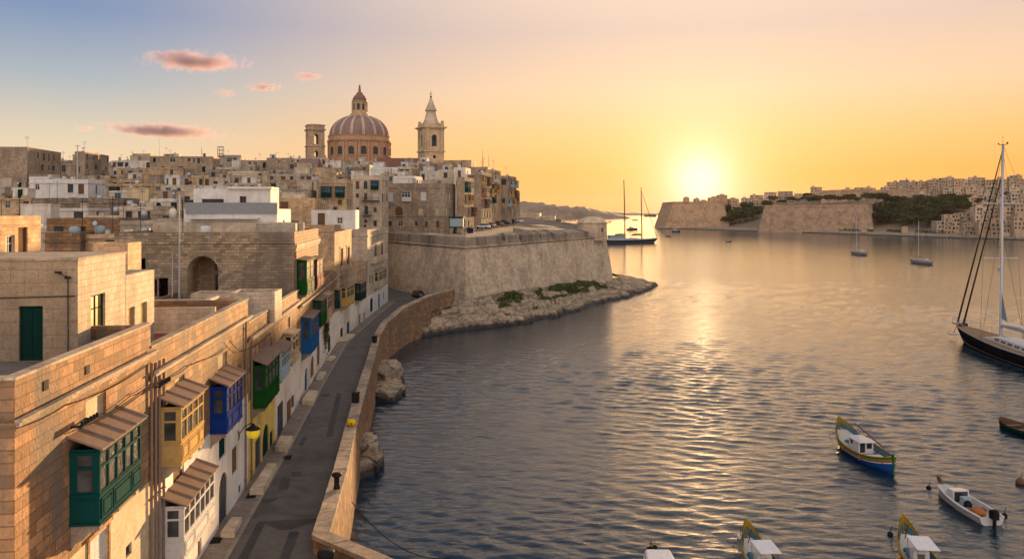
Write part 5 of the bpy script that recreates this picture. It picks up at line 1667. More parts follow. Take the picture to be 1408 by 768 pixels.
def far_fort(name, label, plan, zt, batter, mat='farstone', par=1.6, group=None, cat='fortress'):
    """battered walls on a plan of points (x, y); the crown carries a parapet"""
    c = Vector((sum(p[0] for p in plan) / len(plan), sum(p[1] for p in plan) / len(plan)))
    t = thing(name, label, cat, (c.x, c.y, 0), 0, group)
    n = len(plan)
    P = [Vector(p) - c for p in plan]
    area = sum(P[i].x * P[(i + 1) % n].y - P[(i + 1) % n].x * P[i].y for i in range(n))
    if area < 0: P.reverse()
    outs = []
    for i in range(n):
        d1 = (P[i] - P[i - 1]).normalized(); d2 = (P[(i + 1) % n] - P[i]).normalized()
        n1, n2 = Vector((d1.y, -d1.x)), Vector((d2.y, -d2.x)); m = (n1 + n2).normalized(); outs.append(m / max(.4, m.dot(n1)))
    def ring(off, z): return [(P[i].x + outs[i].x * off, P[i].y + outs[i].y * off, z) for i in range(n)]
    b = MB()
    zs = [-1 + (zt + 1) * k / 5 for k in range(6)]
    rings = [ring(batter * (1 - k / 5), z) for k, z in enumerate(zs)]
    for a, d in zip(rings[:-1], rings[1:]):
        for i in range(n): b.quad(a[i], a[(i + 1) % n], d[(i + 1) % n], d[i])
    b.poly(ring(0, zt - .6)); b.build('wall', M[mat], t)
    b = MB(); r0, r1 = ring(.5, zt - .6), ring(.5, zt); r2, r3 = ring(.5, zt + .003), ring(.05, zt + par)
    for i in range(n):
        j = (i + 1) % n; b.quad(r0[i], r0[j], r1[j], r1[i]); b.quad(r1[i], r1[j], rings[-1][j], rings[-1][i])
    r4, r5 = ring(.02, zt + .01), ring(-.02, zt + par); r6, r7 = ring(-2.5, zt + par), ring(-2.5, zt - .5)
    for i in range(n):
        j = (i + 1) % n; b.quad(r4[i], r4[j], r5[j], r5[i]); b.quad(r5[i], r5[j], r6[j], r6[i]); b.quad(r6[i], r6[j], r7[j], r7[i])
    b.build('parapet', M[mat], t)
    return t, c


def fpt(px, D): return (kx(px) * D, D)


# hillside and shore
b = MB(); pts, faces = [], []
SH = [(905, 1040), (935, 1035), (992, 960), (1042, 900), (1120, 830), (1200, 760), (1290, 690), (1420, 620), (1560, 560), (1800, 480)]   # waterline: px, D
prof = [(0, -1.5), (2, 1.5), (14, 2.6), (45, 5), (90, 17), (150, 30), (220, 41), (330, 50), (520, 50), (900, 40)]
for px, D in SH:
    x, y = fpt(px, D); k = .45 if px < 1000 else .8 if px < 1060 else 1.0
    for d, z in prof:
        f = 1 + d / D
        pts.append((x * f, y * f, z * (k if z > 3 else 1) + (1.5 * mnoise.noise(Vector((x * .02, d * .02, 0))) if z > 3 else 0)))
m_ = len(prof)
for i in range(len(SH) - 1):
    for j in range(m_ - 1): faces.append((i * m_ + j, (i + 1) * m_ + j, (i + 1) * m_ + j + 1, i * m_ + j + 1))
b.add(pts, faces); struct(b.build("far_hillside", M['hillmat']))
# quay wall and beach rock at the waterline
b = MB()
for (p0, D0), (p1, D1) in zip(SH[:-1], SH[1:]):
    k = 14
    for i in range(k):
        t0, t1 = i / k, (i + 1) / k
        def q(t, off, z):
            D = D0 + (D1 - D0) * t + off; px = p0 + (p1 - p0) * t
            return (kx(px) * D, D, z)
        hq0 = 2.2 + .7 * mnoise.noise(Vector((p0 + (p1 - p0) * t0, 0, 0)) * .09); hq1 = 2.2 + .7 * mnoise.noise(Vector((p0 + (p1 - p0) * t1, 0, 0)) * .09)
        w0 = 9 + 5 * mnoise.noise(Vector((p0 + (p1 - p0) * t0, 5, 0)) * .13); w1 = 9 + 5 * mnoise.noise(Vector((p0 + (p1 - p0) * t1, 5, 0)) * .13)
        b.quad(q(t0, -w0 - 2, -1), q(t1, -w1 - 2, -1), q(t1, -w1 + 1, hq1 * .4), q(t0, -w0 + 1, hq0 * .4))
        b.quad(q(t0, -w0 + 1, hq0 * .4), q(t1, -w1 + 1, hq1 * .4), q(t1, -1, hq1), q(t0, -1, hq0))
        b.quad(q(t0, -1, hq0), q(t1, -1, hq1), q(t1, 25, hq1 + 1), q(t0, 25, hq0 + 1))
struct(b.build("far_shore_rock", M['rock']))

# the fort under the sun
t, c = far_fort('harbour_fort', "hazy orange fort on the far point right below the sun", [fpt(925, 1040), fpt(993, 1010), fpt(1000, 1130), (270, 1190), (215, 1140)], 33.5, 11)
def lump(name, label, px0, px1, ytop, D, zb, dp, mat='farhouse', win=True, cat='building'):
    A, B = at(px0, ytop, D), at(px1, ytop, D)
    t = thing(name, label, cat, (A.x, A.y, zb), 0)
    W = B.x - A.x; H = A.z - zb
    b = MB(); b.wall((0, 0, 0), (1, 0, 0), W, 0, H); b.wall((W, 0, 0), (0, 1, 0), dp, 0, H); b.wall((W, dp, 0), (-1, 0, 0), W, 0, H); b.wall((0, dp, 0), (0, -1, 0), dp, 0, H)
    b.quad((0, 0, H), (W, 0, H), (W, dp, H), (0, dp, H)); b.build('wall', M[mat], t)
    b = MB(); s = max(1.5, W * .4); b.box(W * .3, W * .3 + s, dp * .3, dp * .3 + s, H + .002, H + 1.6); b.build('roof_room', M[mat], t)
    return t
lump('fort_building', "small gate tower left on the hazy far fort", 941, 948, 273, 1050, 30, 8, 'farstone'); 
b = MB(); A = at(944.5, 273, 1054); b.lathe([(4.2, 0), (3.2, 1.6), (1.2, 2.4), (.05, 2.6)], 10); o = b.build('turret_roof', M['farstone'], bpy.data.objects['fort_building'], (3.3, 4, A.z - 30 + .1))
for i, (a, c_, y) in enumerate([(956, 962, 273), (962, 976, 276), (976, 990, 271.5), (988, 1000, 268), (1003, 1016, 273)]):
    lump('fort_building', f"{['low square', 'long flat', 'taller block', 'highest roofed', 'last low'][i]} building on top of the hazy far fort below the sun", a, c_, y, 1075 + i * 6, 28, 12, 'farstone')
# the second bastion, the long wall above it
far_fort('far_bastion', "broad pale far bastion with sloping walls right of the sun, trees on its top", [fpt(1051, 868), fpt(1193, 800), fpt(1200, 850), (420, 980), (310, 960)], 27.5, 7)
far_fort('far_wall', "long pale retaining wall above the trees on the far shore", [fpt(1130, 985), fpt(1275, 930), fpt(1275, 950), fpt(1130, 1010)], 47.5, 3, par=.8, cat='wall')

# houses across the water
rf = random.Random(4)
def far_house(label, px0, px1, ytop, D, zb, mat, group='houses on the far shore', fl_h=3.4):
    A, B = at(px0, ytop, D), at(px1, ytop, D); rz = R(-rf.uniform(8, 22))
    W = (B.x - A.x) * .96; H = A.z - zb; dp = rf.uniform(9, 14)
    t = thing('far_house', label, 'house', (A.x, A.y, zb), rz, group)
    b = MB(); mats = [M[mat], M['dark']]
    for o, ud, L in (((0, 0, 0), (1, 0, 0), W), ((0, dp, 0), (0, -1, 0), dp)):
        ops = []
        nf = int(H / fl_h)
        for f in range(min(nf, 5)):
            zt = H - 1.1 - f * fl_h; u = .8 + rf.random()
            while u < L - 1.6:
                if rf.random() < .8: ops.append((u, u + rf.choice([1.1, 1.3, 1.9]), zt - rf.choice([1.6, 2.0]), zt))
                u += rf.choice([2.4, 2.9, 3.4])
        ops = [q for q in ops if q[2] > .1]
        b.mi = 0; b.wall(o, ud, L, 0, H, ops, .35)
        b.mi = 1; ov = Vector(o); uv_ = Vector(ud); nr = uv_.cross(Vector((0, 0, 1)))
        for q in ops:
            P = lambda u, z: ov + uv_ * u - nr * .33 + Vector((0, 0, z))
            b.quad(P(q[0], q[2]), P(q[1], q[2]), P(q[1], q[3]), P(q[0], q[3]))
        b.mi = 0
    b.wall((W, 0, 0), (0, 1, 0), dp, 0, H); b.wall((W, dp, 0), (-1, 0, 0), W, 0, H); b.quad((0, 0, H - .5), (W, 0, H - .5), (W, dp, H - .5), (0, dp, H - .5))
    for (x0, x1, y0, y1) in ((0, W, -.12, .2), (0, W, dp - .2, dp)): b.box(x0, x1, y0, y1, H - .48, H + .02)
    if rf.random() < .7: s = rf.uniform(2.5, 5); x = rf.uniform(.5, max(.6, W - s - .5)); b.box(x, x + s, 3, 6.5, H - .49, H + rf.uniform(1.5, 2.8))
    o = b.build('wall', mats, t)
    if rf.random() < .6 and W > 7:                 # stacked balconies
        k = MB(); u = rf.uniform(.8, W - 4.5)
        for f in range(1, min(4, int(H / fl_h))):
            z = H - 3.2 - (f - 1) * fl_h; k.box(u, u + 3.6, -1.2, -.003, z - .15, z); k.box(u, u + 3.6, -1.2, -1.05, z + .001, z + .95)
        if k.v: k.build('balcony', M['farpale'], t)
    return t
FH = [  # skyline row, middle row, waterfront row: px, px, top, distance
    ('skyline', [(1214, 1224, 257, 985), (1223, 1236, 250, 990), (1236, 1250, 247.5, 985), (1250, 1262, 250, 980), (1262, 1276, 249, 975), (1277, 1290, 247, 965), (1290, 1303, 244.5, 960), (1303, 1312, 243.5, 955), (1312, 1326, 245.5, 950), (1326, 1340, 246.5, 948), (1340, 1354, 244, 945), (1355, 1372, 247, 940), (1372, 1388, 246, 930), (1388, 1404, 241, 900), (1404, 1420, 246, 900), (1178, 1192, 257.5, 1010), (1160, 1176, 260, 1020), (1192, 1204, 258, 1015), (1114, 1130, 257, 1060), (1140, 1160, 261, 1030), (1032, 1050, 268, 1120), (1052, 1068, 264, 1115), (1070, 1090, 263, 1100), (1092, 1108, 266, 1090)]),
    ('middle', [(1283, 1296, 262, 880), (1297, 1312, 257.5, 872), (1312, 1328, 259.5, 868), (1328, 1344, 256.5, 862), (1344, 1358, 258, 858), (1356, 1372, 256, 850), (1372, 1388, 257.5, 842), (1388, 1406, 257, 836), (1406, 1424, 259, 830), (1333, 1352, 271, 800), (1352, 1370, 268.5, 800), (1370, 1390, 270, 790), (1390, 1412, 266, 780), (1262, 1278, 266, 915)]),
    ('waterfront', [(1288, 1298, 303.5, 704), (1298, 1318, 294.5, 702), (1318, 1340, 292.5, 704), (1325, 1346, 306, 668), (1341, 1360, 284.5, 690), (1360, 1376, 285, 686), (1346, 1362, 305, 655), (1362, 1378, 300, 650), (1376, 1396, 284, 676), (1378, 1394, 302, 640), (1396, 1420, 280, 668), (1394, 1416, 298, 632), (1185, 1192, 316, 768), (1240, 1248, 314.5, 735)]),
]
for row, lst in FH:
    lst = sorted(lst)
    for i, (a, c_, y, D) in enumerate(lst):
        zb = {'skyline': 30, 'middle': 24, 'waterfront': 2.2}[row]
        mt = rf.choice(['farhouse', 'farhouse', 'farpale'])
        W = (c_ - a) / FPX * D
        far_house(f"{'pale' if mt == 'farpale' else 'sand coloured'} far shore {'house' if W < 14 else 'apartment house'}, {ORD[i] if i < 20 else 'twenty ' + ORD[i - 20]} from the left in its {row} row", a, c_, y, D, zb, mt)

HILL = [(1006, 1016, 276, 1040), (1020, 1034, 272, 1080), (1036, 1050, 275, 1050), (1056, 1068, 270, 1080), (1084, 1096, 272, 1040), (1100, 1112, 269, 1050)]
for i, (a, c_, y, D) in enumerate(HILL):
    far_house(f"house among trees right of the far fort, {ORD[i]} from the left", a, c_, y, D, 14, rf.choice(['farhouse', 'farpale']), 'houses on the slope behind the far bastion')
# ------------------------------------------------------------------ trees of the far shore
rt = random.Random(12)
def crown_mesh(seed, n=900, flat=.7):
    r = random.Random(seed); b = MB()
    blobs = [(Vector((r.uniform(-.55, .55), r.uniform(-.55, .55), r.uniform(-.25, .35) * flat)), r.uniform(.3, .55)) for _ in range(8)]
    for _ in range(n):
        c_, rad = r.choice(blobs)
        d = Vector((r.gauss(0, 1), r.gauss(0, 1), r.gauss(0, 1))).normalized()
        q = c_ + d * rad * (r.random() ** .35); q.z *= flat
        if q.z < -.35: continue
        s = r.uniform(.05, .12)
        a = Vector((r.gauss(0, 1), r.gauss(0, 1), r.gauss(0, .7))).normalized(); e = a.cross(Vector((r.gauss(0, 1), r.gauss(0, 1), r.gauss(0, 1)))).normalized()
        b.quad(q - a * s, q + e * s * .7, q + a * s, q - e * s * .7)
    return b.mesh('crown', M['leaf'])
CROWNS = [crown_mesh(k, 1100, .75) for k in range(4)]
b = MB(); b.tube([(0, 0, 0), (.05, .02, .5), (.0, .05, 1.0)], .07, 7, .04); b.tube([(0, .03, .6), (.3, .1, 1.05)], .035, 5, .015); b.tube([(0, .03, .65), (-.25, -.12, 1.05)], .035, 5, .015)
TRUNK = b.mesh('trunk', M['wood'])
def tree(label, x, y, z, rad, h, group, k=None):
    t = thing('tree', label, 'tree', (x, y, z), rt.uniform(0, 6.28), group)
    tr = link('trunk', TRUNK, t); tr.scale = (h * .5, h * .5, h * .62)
    cr = link('crown', CROWNS[rt.randrange(4)] if k is None else CROWNS[k], t, (0, 0, h * .68)); cr.scale = (rad, rad, rad * rt.uniform(.75, 1.0))
    return t
# single trees along the top of the far bastion
for i, px in enumerate([1108, 1118, 1127, 1140, 1153, 1168, 1180, 1192, 1206, 1214]):
    D = 875 - (px - 1108) * .35; r_ = rt.uniform(6.5, 9)
    tree(f"round dark tree on top of the far bastion, {ORD[i]} from the left", kx(px) * D, D, 28.0, r_, r_ * 1.7, 'trees on top of the far bastion')
# trees between the fort and the bastion, and the wooded slope, each one a tree
def hill_z(px, D):
    for (p0, D0), (p1, D1) in zip(SH[:-1], SH[1:]):
        if p0 <= px <= p1:
            Dw = D0 + (D1 - D0) * (px - p0) / (p1 - p0); d = D - Dw; k = .45 if px < 1000 else .8 if px < 1060 else 1.0
            for (a, za), (c_, zc) in zip(prof[:-1], prof[1:]):
                if a <= d <= c_:
                    z = za + (zc - za) * (d - a) / (c_ - a); return z * (k if z > 3 else 1)
    return 2
def zig(lab, lo, hi, D0, D1, n, rmin, rmax, group):
    out = []
    for i in range(n):
        px = lo + (hi - lo) * (i + rt.uniform(.1, .9)) / n; D = rt.uniform(D0, D1)
        out.append((px, D))
    out.sort()
    for i, (px, D) in enumerate(out):
        r_ = rt.uniform(rmin, rmax)
        tree(f"{lab}, {ORD[i] if i < 20 else 'twenty ' + ORD[i - 20]} from the left", kx(px) * D, D, hill_z(px, D) - 1, r_, r_ * 1.5, group)
zig("dark bushy tree on the low slope between far fort and bastion", 998, 1046, 985, 1015, 14, 8, 11, 'trees between the far fort and the bastion')
zig("dark tree on the upper slope between far fort and bastion", 1000, 1056, 1035, 1085, 11, 8, 11, 'trees between the far fort and the bastion')
for rowi, (lab, lo, hi, off, n) in enumerate([("bush tree in the lowest row of the wooded far slope", 1192, 1292, 62, 18), ("dark tree in the second row of the wooded far slope", 1196, 1312, 88, 20), ("dark tree in the third row of the wooded far slope", 1205, 1335, 112, 22), ("dark tree in the top row of the wooded far slope", 1225, 1348, 138, 18)]):
    lst = sorted(lo + (hi - lo) * (i + rt.uniform(.15, .85)) / n for i in range(n))
    for i, px in enumerate(lst):
        for (p0, D0), (p1, D1) in zip(SH[:-1], SH[1:]):
            if p0 <= px <= p1: Dw = D0 + (D1 - D0) * (px - p0) / (p1 - p0)
        D = Dw + off + rt.uniform(-10, 10); r_ = rt.uniform(7.0, 10.0)
        tree(f"{lab}, {ORD[i] if i < 20 else 'twenty ' + ORD[i - 20]} from the left", kx(px) * D, D, hill_z(px, D) - 1, r_, r_ * 1.35, 'trees of the wooded far slope')
tree("single round tree in front of the middle row of far houses", *fpt(1324, 815), hill_z(1324, 815) - 1, 7.5, 11, 'trees of the wooded far slope')
tree("small round tree at the end of the long far wall", *fpt(1277, 900), 33, 5, 8, 'trees of the wooded far slope')
zig("round tree scattered on the hill above the far bastion", 1020, 1130, 1000, 1060, 12, 5, 8, 'trees on the hill above the far bastion')
zig("small dark tree between the upper houses of the far shore", 1280, 1400, 820, 930, 10, 3.5, 5.5, 'trees between the far houses')
# low scrub along the far waterside
b = MB(); r3 = random.Random(9)
for _ in range(2600):
    px = r3.uniform(1085, 1300); 
    if mnoise.noise(Vector((px * .05, 0, 2))) < -.05: continue
    for (p0, D0), (p1, D1) in zip(SH[:-1], SH[1:]):
        if p0 <= px <= p1: Dw = D0 + (D1 - D0) * (px - p0) / (p1 - p0)
    D = Dw + r3.uniform(8, 36); q = Vector((kx(px) * D, D, 2.6 + r3.uniform(0, 2.2))); s = r3.uniform(.4, .9)
    a = Vector((r3.gauss(0, 1), r3.gauss(0, 1), r3.gauss(0, 1))).normalized(); e = a.cross(Vector((0, .3, 1))).normalized()
    b.quad(q - a * s, q + e * s, q + a * s, q - e * s)
struct(b.build('shrubbery', M['scrub']), 'stuff')

# ------------------------------------------------------------------ capes at the harbour mouth
def cape(name, pts_, D, depth, z_noise=6):
    b = MB(); P = []; F = []
    n = 90; xs = [p[0] for p in pts_]
    for i in range(n + 1):
        px = xs[0] + (xs[-1] - xs[0]) * i / n
        for (p0, y0), (p1, y1) in zip(pts_[:-1], pts_[1:]):
            if p0 <= px <= p1: y = y0 + (y1 - y0) * (px - p0) / (p1 - p0)
        h = max(.5, zat(y, D) + z_noise * mnoise.noise(Vector((px * .11, 1, D))) * min(1, abs(zat(y, D)) / 20))
        for f, d in ((0, 0), (.25, .04), (.55, .1), (.8, .3), (1, .5), (.9, .75), (0, 1)):
            P.append((kx(px) * D, D + depth * d + 30 * mnoise.noise(Vector((px * .08, f, 4))), h * f - (1 if f == 0 else 0)))
    for i in range(n):
        for j in range(6): F.append((i * 7 + j, (i + 1) * 7 + j, (i + 1) * 7 + j + 1, i * 7 + j + 1))
    b.smooth = False
    b.add(P, F); struct(b.build(name, M['capemat']))
cape('headland', [(640, 274), (712, 275.5), (745, 277), (775, 282), (805, 283), (822, 285.5), (845, 291), (858, 294), (868, 297.3)], 2600, 500)
cape('distant_headland', [(800, 289), (850, 290.5), (880, 291.5), (905, 292.5), (935, 292.5), (1010, 292), (1100, 292)], 5200, 900)
# ------------------------------------------------------------------ boats
def heading(a): return a   # radians, bow along +x of the boat's frame


def loft(b, secs, closed=False, mis=None):
    """secs: list of rings of points; strakes may carry material indices"""
    n = len(secs[0]); base = len(b.v)
    for r in secs:
        for p in r: b.v.append(Vector(p) if b.M is None else b.M @ Vector(p))
    for i in range(len(secs) - 1):
        for j in range(n - (0 if closed else 1)):
            k = (j + 1) % n
            b.f.append([base + i * n + j, base + (i + 1) * n + j, base + (i + 1) * n + k, base + i * n + k]); b.m.append(mis[j] if mis else b.mi); b.sm.append(b.smooth)


def hull(b, L, B, sheer, keel, beam, levels, mis, n=28, flare=.0, full=.55):
    """Both sides of a hull, x from stern (0) to bow (L). levels: 0 = sheer .. 1 = keel."""
    for s in (-1, 1):
        secs = []
        for i in range(n + 1):
            t = i / n; w = beam(t) * B / 2; zs, zk = sheer(t), keel(t)
            ring = []
            for lv in levels:
                ww = w * (1 - lv ** 2.4) ** full if lv < 1 else 0
                ww *= 1 - flare * lv * (1 if t > .5 else .4)
                ring.append((t * L + rake(t, lv, L), s * ww, zs + (zk - zs) * lv))
            if s > 0: ring.reverse()
            secs.append(ring)
        loft(b, secs, mis=mis if s < 0 else list(reversed(mis)))


def rake(t, lv, L): return 0


LB = [paint('hull_blue', (.012, .07, .30), .35), paint('hull_white', (.62, .60, .56), .35), paint('hull_red', (.25, .06, .02), .4), paint('hull_yellow', (.27, .175, .015), .5), paint('hull_green', (.02, .14, .04), .4), paint('deck_blue', (.06, .16, .24), .6)]
M['canvas'] = paint('white_canvas', (.68, .65, .62), .8)
M['deck'] = paint('pale_deck', (.45, .42, .37), .6)
M['teak'] = paint('teak_deck', (.26, .17, .10), .7)
M['black'] = paint('black_hull', (.006, .007, .010), .4, wear=.0, spec=.0)
M['rubber'] = paint('black_rubber', (.015, .015, .016), .6)
M['buoy'] = paint('orange_buoy', (.40, .12, .03), .5)
BOAT_DIR = math.atan2(-9.0, .9)      # the moored boats lie nearly along our view, bows away


def luzzu(label, x, y, L, rz, cabin='open', seed=0):
    t = thing('fishing_boat', label, 'fishing boat', (x, y, 0), rz, None)
    B = L * .30
    sheer = lambda q: .78 + 1.0 * abs(2 * q - 1) ** 2.6 * (1.0 if q > .5 else .65) + (.25 if q > .5 else 0) * (q - .5)
    keel = lambda q: -.5 + .35 * abs(2 * q - 1) ** 3
    beam = lambda q: max(.02, (1 - abs(2 * q - 1) ** 2.5)) ** .72
    b = MB(); b.smooth = True
    lv = [0, .1, .2, .27, .33, .52, .75, 1]
    hull(b, L, B, sheer, keel, beam, lv, [4, 3, 2, 1, 0, 0, 0], n=36)
    # inner skin and deck
    for s in (-1, 1):
        secs = []
        for i in range(37):
            q = i / 36; w = max(0, beam(q) * B / 2 - .07); secs.append([(q * L, s * w, sheer(q) + .001), (q * L, s * w * .93, sheer(q) - .42 if .02 < q < .98 else sheer(q) - .05)][::-s])
        loft(b, secs, mis=[5])
    b.build('hull', LB, t)
    b = MB(); 
    P = []
    for i in range(2, 35):
        q = i / 36; w = max(0, beam(q) * B / 2 - .09) * .95; P.append((q * L, w, sheer(q) - .36 - (.12 if .2 < q < .8 else 0)))
    for p, q in zip(P[:-1], P[1:]): b.quad((p[0], -p[1], p[2]), (q[0], -q[1], q[2]), (q[0], q[1], q[2]), (p[0], p[1], p[2]))
    b.build('deck', M['deck'], t)
    # gunwale
    for s in (-1, 1):
        b = MB(); b.smooth = True
        b.tube([(i / 36 * L, s * beam(i / 36) * B / 2, sheer(i / 36) + .02) for i in range(37)], .055, 6); b.build('gunwale', LB[3], t)
    # high prow and stern posts
    b = MB()
    xb = L - .02
    b.hexa([(xb - .1, -.05, -.2), (xb + .1, -.05, -.2), (xb + .1, .05, -.2), (xb - .1, .05, -.2)], [(xb - .02, -.06, 1.7), (xb + .22, -.06, 1.7), (xb + .22, .06, 1.7), (xb - .02, .06, 1.7)])
    b.hexa([(xb - .02, -.06, 1.701), (xb + .22, -.06, 1.701), (xb + .22, .06, 1.701), (xb - .02, .06, 1.701)], [(xb + .02, -.045, 2.4), (xb + .14, -.045, 2.4), (xb + .14, .045, 2.4), (xb + .02, .045, 2.4)])
    b.build('prow_post', LB[3], t)
    b = MB(); b.hexa([(-.1, -.05, -.2), (.08, -.05, -.2), (.08, .05, -.2), (-.1, .05, -.2)], [(-.16, -.05, 1.75), (.06, -.05, 1.75), (.06, .05, 1.75), (-.16, .05, 1.75)]); b.build('stern_post', LB[4], t)
    # wash boards rising to the prow
    for s in (-1, 1):
        b = MB(); secs = []
        for i in range(9):
            q = .76 + .235 * i / 8; w = beam(q) * B / 2; e = .42 * (i / 8) ** 1.1
            secs.append([(q * L, s * (w + .01), sheer(q) + .02), (q * L + .05 * i / 8, s * (w * .93 + .01), sheer(q) + .03 + e)])
        loft(b, secs); loft(b, [[(p[0], p[1] - s * .035, p[2]) for p in r][::-1] for r in secs]); b.build('wash_board', LB[3], t)
    zd = .34
    if cabin == 'house':
        b = MB(); x0, x1, w = L * .47, L * .66, B * .23
        b.wall((x0, -w, zd), (1, 0, 0), x1 - x0, 0, 1.08, [(.25, .75, .55, .95), (x1 - x0 - .75, x1 - x0 - .2, .55, .95)], .06); b.wall((x1, w, zd), (-1, 0, 0), x1 - x0, 0, 1.08, [(.25, .75, .55, .95)], .06)
        b.wall((x1, -w, zd), (0, 1, 0), 2 * w, 0, 1.08, [(.2, w - .08, .55, .95), (w + .08, 2 * w - .2, .55, .95)], .06); b.wall((x0, w, zd), (0, -1, 0), 2 * w, 0, 1.08, [(.12, w * .9, .1, .97), (w * 1.1, 2 * w - .12, .45, .95)], .06)
        cb = b.build('cabin', M['whitep'], t)
        b = MB(); b.box(x0 + .1, x1 - .1, -w + .07, w - .07, zd + .02, zd + 1.04); b.build('cabin_inside', M['dark'], cb)
        b = MB(); b.hexa([(x0 - .35, -w - .12, zd + 1.08), (x1 + .12, -w - .12, zd + 1.08), (x1 + .12, w + .12, zd + 1.08), (x0 - .35, w + .12, zd + 1.08)], [(x0 - .3, -w * .8, zd + 1.2), (x1, -w * .8, zd + 1.2), (x1, w * .8, zd + 1.2), (x0 - .3, w * .8, zd + 1.2)]); b.build('cabin_roof', M['whitep'], cb)
        b = MB(); b.tube([(x1 - .5, .1, zd + 1.3), (x1 - .5, .1, zd + 2.3)], .045, 6); b.tube([(x1 - 1.0, -.1, zd + 1.3), (x1 - 1.0, -.1, zd + 3.3)], .015, 5); b.box(x1 - .62, x1 - .38, 0, .2, zd + 2.3, zd + 2.42); b.build('mast', M['steel'], t)
        b = MB(); b.tube([(x1 - .55, .1, zd + 2.2), (L * .1, .25, 1.95)], .06, 7, .05); b.tube([(L * .1, .25, 1.95), (L * .1, .25, .8)], .03, 6); b.build('boom', M['brownp'], t)
    else:
        x0, x1, w = L * (.34 if cabin == 'canopy' else .36), L * .62, B * .34
        b = MB(); b.hexa([(x0, -w, 1.85), (x1, -w, 1.95), (x1, w, 1.95), (x0, w, 1.85)], [(x0, -w * .96, 1.9), (x1, -w * .96, 2.0), (x1, w * .96, 2.0), (x0, w * .96, 1.9)]); b.build('canopy', M['canvas'], t)
        for xx in (x0 + .1, x1 - .1):
            for s in (-1, 1):
                b = MB(); b.tube([(xx, s * w * .9, zd), (xx, s * w * .9, 1.88)], .025, 6); b.build('canopy_post', M['steel'], t)
        b = MB(); b.wall((L * .52, -w * .7, zd), (1, 0, 0), L * .1, 0, .95); b.wall((L * .62, -w * .7, zd), (0, 1, 0), w * 1.4, 0, .95); b.wall((L * .62, w * .7, zd), (-1, 0, 0), L * .1, 0, .95); b.wall((L * .52, w * .7, zd), (0, -1, 0), w * 1.4, 0, .95, [(w * .4, w * 1.0, .05, .8)], .05); b.quad((L * .52, -w * .7, zd + .95), (L * .62, -w * .7, zd + .95), (L * .62, w * .7, zd + .95), (L * .52, w * .7, zd + .95)); b.build('cuddy', M['whitep'], t)
        b = MB(); b.tube([(L * .86, .2, 1.2), (L * .62, .55, 2.7)], .03, 6); b.build('pole', M['brownp'], t)
    b = MB(); b.box(L * .18, L * .34, -B * .2, B * .2, zd - .05, zd + .32); b.build('engine_box', M['whitep'], t)
    b = MB()
    for i in range(4): b.M = Matrix.Translation((L * (.68 + .04 * i) + .2, (-1) ** i * .25, .62)); b.sphere((0, 0, 0), .24, 8, 5, 1.3, 1, .7)
    b.M = None; b.build('net_pile', LB[5], t)
    b = MB(); b.box(L * .06, L * .08, -B * .22, B * .22, .75, .8); b.build('thwart', M['wood'], t)
    for k, (q, s) in enumerate(((.3, 1), (.42, -1), (.6, 1), (.72, -1))):        # fenders hung from the gunwale
        b = MB(); b.smooth = True; y_ = s * (beam(q) * B / 2 + .09); b.lathe([(.02, sheer(q) - .12), (.09, sheer(q) - .18), (.1, sheer(q) - .45), (.02, sheer(q) - .55)], 10, q * L, y_); b.tube([(q * L, y_, sheer(q) - .12), (q * L, y_ - s * .1, sheer(q) + .06)], .012, 4); b.build('fender', M['rubber'] if k % 2 else M['buoy'], t)
    b = MB()
    for k in range(5): b.lathe([(.26 - .015 * k, .43 + .045 * k), (.3 - .015 * k, .45 + .045 * k), (.26 - .015 * k, .475 + .045 * k)], 14, L * .4, -B * .22, close=False)
    b.build('rope_coil', M['wood'], t)
    b = MB(); x_, y_ = L * .14, B * .12; b.box(x_, x_ + .6, y_, y_ + .4, .36, .4); b.box(x_, x_ + .6, y_, y_ + .03, .401, .62); b.box(x_, x_ + .6, y_ + .37, y_ + .4, .401, .62); b.box(x_, x_ + .03, y_ + .031, y_ + .369, .401, .62); b.box(x_ + .57, x_ + .6, y_ + .031, y_ + .369, .401, .62); b.build('fish_crate', LB[rng.choice([2, 5])], t)
    b = MB(); b.tube([(L * .12, -B * .3, .78), (L * .5, -B * .36, .72)], .025, 6); b.box(L * .5, L * .58, -B * .38, -B * .34, .70, .74); b.build('oar', M['wood'], t)
    b = MB(); b.tube([(L - .1, 0, 1.5), (L + .7, .12, .75), (L + 1.6, .25, .02)], .02, 5); b.build('mooring_line', M['wood'], t)
    return t


def along(px_s, py_s, px_b, py_b):
    s, w = onz(px_s, py_s, 0), onz(px_b, py_b, 0); d = w - s
    return s, d.length, math.atan2(d.y, d.x)


s, L, a = along(1228, 652, 1154, 606)
luzzu("blue, yellow and green painted wooden fishing boat with white cabin and long boom", s.x, s.y, L, a, 'house')
s, L, a = along(1298, 824, 1242, 757); luzzu("painted fishing boat with long white canopy, cut by the bottom edge near the corner", s.x, s.y, L, a, 'canopy')
s, L, a = along(1083, 830, 1026, 763); luzzu("painted fishing boat with small square white canopy and slanting pole", s.x, s.y, L, a, 'small')


